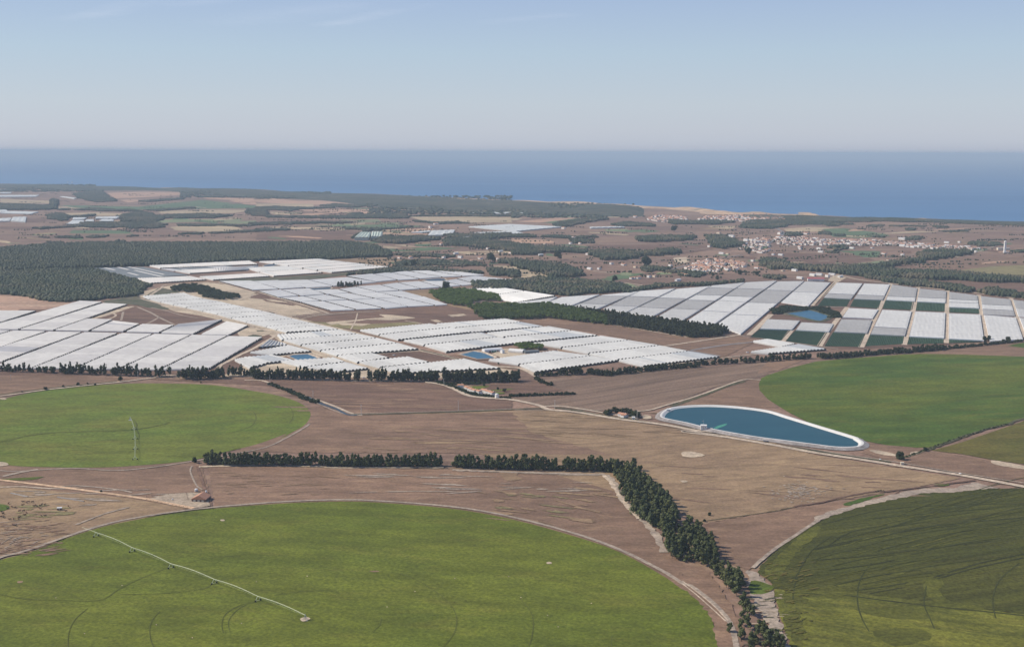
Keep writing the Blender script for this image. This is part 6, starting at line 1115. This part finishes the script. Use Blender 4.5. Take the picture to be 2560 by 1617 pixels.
fence(B1, ((1275,478),(1345,465),(1425,460)), 5, 1.5, 'dark fence behind the farmhouse'); fence(B1, ((1000,500),(1150,485),(1270,474),(1285,525)), 5, 1.2, 'wooden fence along the left of the farm yard'); fence(B1, ((1000,520),(1150,552),(1305,578)), 5, 1.1, 'low fence between the farm yard and the brown paddock'); fence(B1, ((1425,470),(1440,560),(1360,572)), 5, 1.2, 'fence closing the right side of the farm yard')
def tank(t, p, rad, h, label, mat=WPAINT):
    x, y = at(t, p); r = empty('water_tank', (x, y, .9)); tag(r, label, 'tank')
    MB().loft([[(rad*math.cos(a), rad*math.sin(a), z) for a in np.arange(14)*math.tau/14] for z in (0, h)]).build('shell', mat, r)
    MB().loft([[(q_*math.cos(a), q_*math.sin(a), z) for a in np.arange(14)*math.tau/14] for q_, z in ((rad*1.05, h+.02), (rad*.5, h+rad*.3), (.2, h+rad*.38))]).build('lid', mat, r); return r
tank(B1, (1340,462), 1.8, 2.4, 'white round water tank behind the farmhouse'); tank(B1, (1408,470), 1.1, 1.8, 'small white tank at the right corner of the farm fence'); tank(B1, (1178,520), .8, 1.0, 'tiny white tank in the middle of the farm yard')
for i, (px, py, L, rz, lb) in enumerate(((1925,1015,9,.0,'small white cottage standing apart at the left of the row'), (1985,1035,8,-.95,'first white cottage of the row'), (2020,1048,9,-.95,'second white cottage of the row'), (2055,1062,9,-.95,'third white cottage of the row'), (2095,1070,10,-.95,'fourth cottage, with a grey shaded wall,'), (2150,1062,12,-.9,'widest cottage, starting the right group'), (2190,1075,9,-.9,'cottage right of the widest one'), (2222,1085,8,-.9,'right end cottage with a bluish wall'))):
    x, y = at(M2, (px, py)); r = house(L,7,5.2,1.5,WALL,TERRA,'cottage',True,2); r.location = (x, y, 0); r.rotation_euler = (0,0,rz); tag(r, lb+' above the bend of the sandy road' if i else lb, 'house', None)
x, y = at(M2, (2266,1112)); r = empty('windmill_tower', (x, y, 0)); tag(r, 'round white windmill tower beside the sandy road', 'tower')
MB().loft([[(q_*math.cos(a), q_*math.sin(a), z) for a in np.arange(16)*math.tau/16] for q_, z in ((3.3,0),(3.0,3.5),(2.8,6.2))]).build('tower_wall', WALL, r); MB().loft([[(q_*math.cos(a), q_*math.sin(a), z) for a in np.arange(16)*math.tau/16] for q_, z in ((3.0,6.22),(1.8,7.4),(.2,8.0))]).build('cap', WALL, r); MB().box((0,-3.25,0), (1,.3,2)).build('door', BRICKW, r)
x, y = at(M3, (1045,1284)); r = house(14,7,4.2,1.5,WALL,TERRA,'cottage',True,3, ell=1); r.location = (x, y, 0); r.rotation_euler = (0,0,-.75); tag(r, 'white cottage with terracotta roof among the garden trees by the reservoir', 'house')
def box_house(t, p, L, Wd, h, label, rz=0.0, mat=WALL, name='pump_house', roofm=None, z=0, door=True, cat='hut'):
    x, y = at(t, p); r = empty(name, (x, y, z), rz); tag(r, label, cat)
    MB().box((0,0,0), (L,Wd,h)).build('wall', mat, r); MB().box((0,0,h+.02), (L+.6,Wd+.6,.3)).build('roof', roofm or mat, r)
    if door: MB().box((0,-Wd/2-.04,0), (L*.25,.1,h*.7)).build('door', METAL, r)
    for sx in ((-1,1) if L > 5 else ()): MB().box((sx*L*.33,-Wd/2-.03,h*.5), (L*.12,.1,h*.2)).build('window', WINM, r)
    return r
r = box_house(M3, (1802,1412), 8, 6, 6.2, 'tall white pump house with a mast on the near bank of the reservoir', -.1, z=.9)
MB().tube((-.2,1,6.4), (-.2,1,14), .18, .1).tube((-1.4,1,11.5), (1,1,11.5), .09).build('mast', METAL, r); MB().box((-1.6,1,11.2), (1.2,.1,.9)).build('antenna', METAL, r)
box_house(M3, (1472,1243), 5.5, 5, 4.8, 'white cubic hut at the far left corner of the reservoir', -.2); box_house(M3, (1142,1312), 4.5, 4, 3.8, 'white hut at the roadside right of the cottage garden', -.1); box_house(B3, (1500,276), 3.6, 3, 2.6, 'little beige hut under the flat topped tree on the canal', -.1, CREAM)
box_house(B3, (562,122), 5, 3.2, 1.6, 'low concrete intake at the middle of the near reservoir bank', -.2, CONC, 'intake', z=1.2, door=False); box_house(B3, (1350,246), 1.6, 1.6, 1.4, 'tiny white valve box on the canal verge', 0, WALL, 'valve_box', door=False)
box_house(B3, (1895,344), 1.8, 1.8, 1.5, 'tiny white valve box further right along the canal verge', 0, WALL, 'valve_box', door=False)
r = box_house(M3, (1863,1415), 6, 2, .8, 'grey pontoon stairs beside the tall pump house', -.15, CONC, 'jetty', z=2.6, door=False)
# packing sheds by the blue pond
def arch_shed(t, a, b, wd, h, label, mat, name='shed', doors=0):
    A, B = at(t, a), at(t, b); L = math.dist(A, B); rz = math.atan2(B[1]-A[1], B[0]-A[0]); r = empty(name, ((A[0]+B[0])/2, (A[1]+B[1])/2, .8), rz); tag(r, label, 'shed')
    prof = [(-wd/2,0)]+[(-wd/2*math.cos(u), h*.45+h*.55*math.sin(u)) for u in np.linspace(0, math.pi, 9)]+[(wd/2,0)]
    MB().loft([[(sx*L/2, p, z) for p, z in prof] for sx in (-1,1)]).build('shell', mat, r)
    for i in range(doors): MB().box((-L*.2+L*.14*i, -wd/2-.06, 0), (L*.10,.12,h*.42)).build('door', DOORG if i in (1,2) else BRICKW, r)
    return r
arch_shed(Z4, (60,610), (400,585), 14, 6.5, 'long white packing shed with green doors beside the blue pond', WPAINT, doors=4); arch_shed(Z4, (560,600), (830,620), 16, 6, 'pale arched shed in the middle of the packing yard', PG1); arch_shed(Z4, (830,630), (1090,615), 13, 5, 'dark arched shed under the flat topped pines', SLATE)
arch_shed(Z4, (400,632), (440,628), 8, 7, 'small white silo shed at the end of the packing shed', WPAINT); arch_shed(Z4, (1120,625), (1440,585), 5, 2.4, 'long low brown stack of pallets at the edge of the packing yard', plain('pallet_wood', (.30,.19,.14), .9, .3, 2.0), 'pallet_stack')
sheet('yard', Z4((380,560),(560,535),(840,560),(1100,600),(1460,560),(1500,600),(700,690),(330,720),(200,660)), SAND, .93, jit=1)
x, y = at(Z4, (800,545)); put(HP[3], x, y, .3, .8, 'cream hut between the sheds under the flat topped pines')
# red roofed warehouse, white water tower
x, y = at(T4, (455,990)); r = house(47,20,7,3.5,WALL,REDR,'warehouse',False,0,0); r.location = (x, y+8, 0); r.rotation_euler = (0,0,-.16); tag(r, 'long white warehouse with a dark red roof at the top of the net estate', 'warehouse')
for i in range(3): MB().box((-6+6*i,-10.05,0), (4,.1,4)).build('door', METAL, r)
x, y = at(T4, (2226,722)); r = empty('water_tower', (x, y, 0)); tag(r, 'tall slender white water tower at the far right', 'tower')
MB().box((0,0,0), (7.5,7.5,38), 0, (.9,.9)).build('shaft', WALL, r); MB().loft([[(q_*math.cos(a), q_*math.sin(a), z) for a in np.arange(12)*math.tau/12] for q_, z in ((4.6,38.05),(4.6,43),(1.2,45.5))]).build('head', WALL, r); MB().box((2,-6,0), (20,6,4)).build('base_house', WALL, r)
x, y = at(T4, (2225,700)); r = house(46,14,8,1.0,CREAM,CONC,'long_building',False,0,0); r.location = (x+5, y+25, 0); tag(r, 'long cream building behind the white water tower', 'building')
# utility poles
def pole(t, p, h, label):
    x, y = at(t, p); r = empty('utility_pole', (x, y, 0)); tag(r, label, 'pole', None)
    MB().tube((0,0,0), (0,0,h), .30, .20, 8).build('shaft', plainpole, r); MB().box((0,0,h-.9), (2.6,.2,.25)).build('crossarm', plainpole, r)
    for s_ in (-1.1, 0, 1.1): MB().tube((s_,0,h-.65), (s_,0,h-.25), .09, .05, 6).build('insulator', WPAINT, r)
plainpole = plain('pole_concrete', (.62,.60,.56), .8, .08)
for t, p, h, lb in ((M2,(130,960),12,'pale utility pole at the left start of the canal track'), (M2,(537,1118),13,'pale utility pole at the end of the hedge on the canal track'), (M2,(990,1272),16,'pale utility pole where the canal track turns right'), (M2,(1903,1232),16,'thin utility pole on the ditch below the white cottages'), (M2,(1768,992),12,'utility pole in front of the tree belt near the cottages'), (M3,(403,1216),14,'utility pole right of the road junction'), (M3,(1176,1312),14,'utility pole between the cottage garden and the reservoir'), (M1,(1298,932),13,'utility pole in front of the left tree belt'), (M1,(1163,800) if False else (100,940) ,9,'utility pole below the left end of the tree belt')): pole(t, p, h, lb)
# irrigation machines
LEGM = plain('galvanised_leg', (.66,.69,.58), .6, .06); ARM = plain('irrigation_pipe', (.46,.50,.38), .5, .06, metal=.3)
def pivot(px, label, H=4.2, over=26):
    P = [Vector((*G(p), .6)) for p in px]; c = P[0]; root = empty('irrigation_machine', c); tag(root, label, 'irrigation machine')
    T = [p-c for p in P]; d = (T[-1]-T[0]).normalized(); nrm = Vector((-d.y, d.x, 0))
    m = MB()
    for sx, sy in ((-1,-1),(1,-1),(1,1),(-1,1)): m.tube((sx*1.6, sy*1.6, 0), (sx*.3, sy*.3, H), .14)
    m.tube((0,0,0), (0,0,H+1.0), .22); m.box((0,0,-.2), (4,4,.4)); m.build('pivot_stand', METAL, root)
    for i, q_ in enumerate(T[1:]):
        tw = empty('drive_tower', q_); tw.parent = root
        MB().tube(nrm*2.6+Vector((0,0,.6)), nrm*.3+Vector((0,0,H)), .2, .2).tube(nrm*-2.6+Vector((0,0,.6)), nrm*-.3+Vector((0,0,H)), .2, .2).tube(nrm*-2.6+Vector((0,0,.6)), nrm*2.6+Vector((0,0,.6)), .12, .12).build('leg_frame', LEGM, tw)
        for s_ in (-1, 1): MB().tube(nrm*2.6*s_-d.cross(Vector((0,0,1)))*0+d*-.22+Vector((0,0,.6)), nrm*2.6*s_+d*.22+Vector((0,0,.6)), .75, .75, 14).build('wheel', RUB, tw)
    for i in range(len(T)-1):
        a, b = T[i]+Vector((0,0,H)), T[i+1]+Vector((0,0,H)); m = MB(); K = 10; L = (b-a).length
        top = [a.lerp(b, k/K)+Vector((0,0,1.3*math.sin(math.pi*k/K))) for k in range(K+1)]
        for k in range(K): m.tube(top[k], top[k+1], .15, .15, 6)
        lo = {s_: [top[k]+nrm*s_*.9*math.sin(math.pi*k/K)**.4*(0 < k < K)+Vector((0,0,-1.25*math.sin(math.pi*k/K)**.6 if 0 < k < K else 0)) for k in range(K+1)] for s_ in (-1,1)}
        for s_ in (-1,1):
            for k in range(K): m.tube(lo[s_][k], lo[s_][k+1], .05, .05, 4)
            for k in range(1, K): m.tube(top[k], lo[s_][k], .05, .05, 4)
        m.build('span', ARM, root)
    e = T[-1]+Vector((0,0,H)); MB().tube(e, e+d*over+Vector((0,0,-.3)), .13, .08, 6).tube(e+Vector((0,0,1.8)), e+d*over*.8, .04, .04, 4).tube(e, e+Vector((0,0,1.8)), .06, .06, 4).build('end_boom', ARM, root)
    return root
pivot([(763.3,1551), (645,1503.3), (535.6,1460), (427.3,1420.8), (330.3,1380), (240.3,1342)], 'long green grey irrigation machine with five wheeled towers on the big foreground crop')
pivot([(325.6,1051), (335.0,1075.3), (337.8,1098.7), (338.6,1124), (337.7,1150)], 'irrigation machine standing end on in the left round crop', over=6)
patch(B1, ((2050,1335),(2065,1325),(2100,1322),(2118,1332),(2095,1345),(2065,1352)), SAND, .9, jit=.5)
# cattle, feed bunks and feeder
COW1, COW2 = plain('brown_hide', (.13,.06,.035), .8, .25, 2.0), plain('dark_hide', (.045,.03,.025), .8, .2, 2.0)
def cow_mesh(mat):
    R_ = []; k = 8
    for x, w_, zb, zt in ((-1.25,.12,.85,1.30),(-1.1,.30,.62,1.38),(-.7,.34,.55,1.40),(0,.38,.50,1.34),(.55,.33,.55,1.38),(.85,.24,.75,1.42),(1.1,.16,1.0,1.50),(1.3,.14,1.05,1.52),(1.65,.09,.98,1.22)):
        R_.append([(x, w_*math.cos(a), (zb+zt)/2+(zt-zb)/2*math.sin(a)) for a in np.arange(k)*math.tau/k])
    m = MB().loft(R_)
    for x, y in ((-.95,.2),(-.95,-.2),(.6,.2),(.6,-.2)): m.tube((x,y,.75), (x+.03,y,.4), .11, .07, 6).tube((x+.03,y,.42), (x,y,0), .07, .06, 6)
    m.tube((-1.25,0,1.25), (-1.38,0,.6), .04, .03, 4).tube((1.3,.1,1.45), (1.28,.28,1.48), .05, .02, 4).tube((1.3,-.1,1.45), (1.28,-.28,1.48), .05, .02, 4)
    return m.build('cow', mat)
cows = [cow_mesh(COW1), cow_mesh(COW2)]; cu = set(); ZC = tile(0, 1180, 6.913); rc = random.Random(3)
for i, p in enumerate(((150,555),(400,530),(452,537),(490,530),(560,530),(395,585),(590,600),(640,602),(725,570),(775,578),(700,597),(695,645),(1180,605),(1140,687),(780,770),(340,687),(405,685),(458,718),(430,752),(30,700),(55,735),(25,785),(65,792),(170,832),(235,825),(335,795),(320,825),(235,930),(275,935),(205,612),(265,628),(130,640),(712,770),(610,588))):
    x, y = G(ZC(p)[0]); c = cows[i % 3 == 1]; o = c if c.name not in cu else c.copy()
    if c.name in cu: COL.objects.link(o)
    cu.add(c.name); o.location = (x, y, .48); o.rotation_euler = (0,0,rc.uniform(0, 6.28)); o.scale = (1.25,)*3
    right = i in (12, 13); tag(o, ('brown cow lying apart at the right of the herd' if i == 12 else 'dark cow on the yellow ring at the right of the herd') if right else ('dark' if i % 3 == 1 else 'brown')+' cow in the herd on the paddock at the left edge', 'cow', 'cattle on the paddock')
for a, b, lb in (((190,372),(482,436),'long pale feed bunk above the herd, the left one'), ((990,440),(1450,514),'long pale feed bunk above the herd, the right one')):
    A, B = G(ZC(a)[0]), G(ZC(b)[0]); L = math.dist(A, B); r = empty('feed_bunk', ((A[0]+B[0])/2, (A[1]+B[1])/2, .4), math.atan2(B[1]-A[1], B[0]-A[0])); tag(r, lb, 'feed bunk')
    for s_ in (-1,1): MB().box((0, s_*.55, .1), (L,.2,.8)).build('side_wall', CONC, r)
    MB().box((0,0,0), (L,1.0,.3)).build('trough_floor', CONC, r)
    for s_ in (-1,1): MB().box((s_*(L/2+.1),0,0), (.2,1.3,.9)).build('end_panel', BRICKW, r)
r = box_house(ZC, (1030,655), 4.5, 3, 2.2, 'dark calf shelter with a white roof right of the herd', .2, BRICKW, 'calf_shelter', WPAINT, .4)
# a few parked vans
def van(t, p, rz, label):
    x, y = at(t, p); r = empty('parked_van', (x, y, .95), rz); tag(r, label, 'van')
    prof = [(-2.4,.4),(2.4,.4),(2.45,1.0),(1.7,1.25),(1.2,2.0),(-2.35,2.05)]
    MB().loft([[(a, s_*.95, b) for a, b in prof] for s_ in (-1,1)]).build('body', WPAINT, r)
    for sx in (-1.5,1.5):
        for sy in (-.9,.9): MB().tube((sx,sy-.12,.36), (sx,sy+.12,.36), .36, .36, 12).build('wheel', RUB, r)
    MB().box((1.46,0,1.3), (.3,1.6,.6)).build('windscreen', WINM, r)
van(Z2, (2330,1255), .3, 'white van parked in the gap of the tree belt'); van(M3, (2215,690), .2, 'white van on the track above the small tunnels'); van(M1, (2480,915), .1, 'white van on the pale track behind the belt gap')
van(M2, (1300,716), .4, 'small white van alone on the bare brown field between tunnels')
# ---------------------------------------------------------------- thin high cloud, air
def cirrus(t, pts, wd, amt, name='cloud'):
    m, nt, b = newmat('thin_cloud'); out = nt.nodes['Material Output']; v = coords(nt, 0, 1.0); nt.nodes.remove(b)
    uv = N(nt, 'ShaderNodeUVMap'); sp = N(nt, 'ShaderNodeSeparateXYZ'); nt.links.new(uv.outputs[0], sp.inputs[0])
    e = N(nt, 'ShaderNodeMath', operation='PINGPONG'); e.inputs[1].default_value = .5; nt.links.new(sp.outputs[1], e.inputs[0])
    e2 = N(nt, 'ShaderNodeMath', operation='PINGPONG'); e2.inputs[1].default_value = .5; nt.links.new(sp.outputs[0], e2.inputs[0])
    k = N(nt, 'ShaderNodeMath', operation='MULTIPLY'); nt.links.new(remap(nt, e.outputs[0], 0, .5, 0, amt), k.inputs[0]); nt.links.new(remap(nt, noise(nt, v, 1/5000, 5, .65), .3, .7), k.inputs[1])
    k2 = N(nt, 'ShaderNodeMath', operation='MULTIPLY'); nt.links.new(k.outputs[0], k2.inputs[0]); nt.links.new(remap(nt, e2.outputs[0], 0, .3), k2.inputs[1])
    tr, tl, mx = N(nt, 'ShaderNodeBsdfTransparent'), N(nt, 'ShaderNodeBsdfTranslucent'), N(nt, 'ShaderNodeMixShader'); tl.inputs[0].default_value = (1,1,1,1)
    nt.links.new(k2.outputs[0], mx.inputs[0]); nt.links.new(tr.outputs[0], mx.inputs[1]); nt.links.new(tl.outputs[0], mx.inputs[2]); nt.links.new(mx.outputs[0], out.inputs[0])
    P = catmull([G(p, 9000) for p in t(*pts)], 8); vv, ff_, uvs = [], [], []
    for i, p in enumerate(P):
        d = P[min(i+1, len(P)-1)]-P[max(i-1, 0)]; d /= max(np.hypot(*d), 1e-6); nn = np.array((-d[1], d[0])); vv += [(*(p+nn*wd/2), 9000), (*(p-nn*wd/2), 9000)]
        if i: ff_.append((2*i-2, 2*i-1, 2*i+1, 2*i))
    o = mesh_obj(name, vv, ff_, m); ul = o.data.uv_layers.new(name='UVMap')
    for pl in o.data.polygons:
        for li, vi in zip(pl.loop_indices, pl.vertices): ul.data[li].uv = ((vi//2)/(len(P)-1), vi % 2)
    o['kind'] = 'structure'; return o
cirrus(DP, ((120,50),(240,32),(300,14),(380,-6)), 3200, .11); cirrus(DP, ((480,62),(620,42),(760,20),(950,-2)), 7000, .07); cirrus(DP, ((730,64),(810,52),(900,30),(1030,6)), 3000, .10); cirrus(DP, ((1120,58),(1220,46),(1300,38),(1340,30)), 3400, .09); cirrus(DP, ((340,14),(420,8),(560,-4)), 3600, .08)
m, nt, b = newmat('haze'); nt.nodes.remove(b)
vol = N(nt, 'ShaderNodeVolumePrincipled'); vol.inputs['Color'].default_value = (.68,.84,1.0,1); vol.inputs['Density'].default_value = HAZE_D; vol.inputs['Anisotropy'].default_value = 0.0
nt.links.new(vol.outputs[0], nt.nodes['Material Output'].inputs['Volume'])
hz = MB(); hz.v = [(sx*152000, y, z) for z in (-14, 385) for sx, y in ((-1,-1500),(1,-1500),(1,191000),(-1,191000))]; hz.f = [(0,3,2,1),(4,5,6,7),(0,1,5,4),(1,2,6,5),(2,3,7,6),(3,0,4,7)]
o = hz.build('haze', m); tag(o, 'pale blue haze over the plain and the sea', 'haze', None, 'stuff')
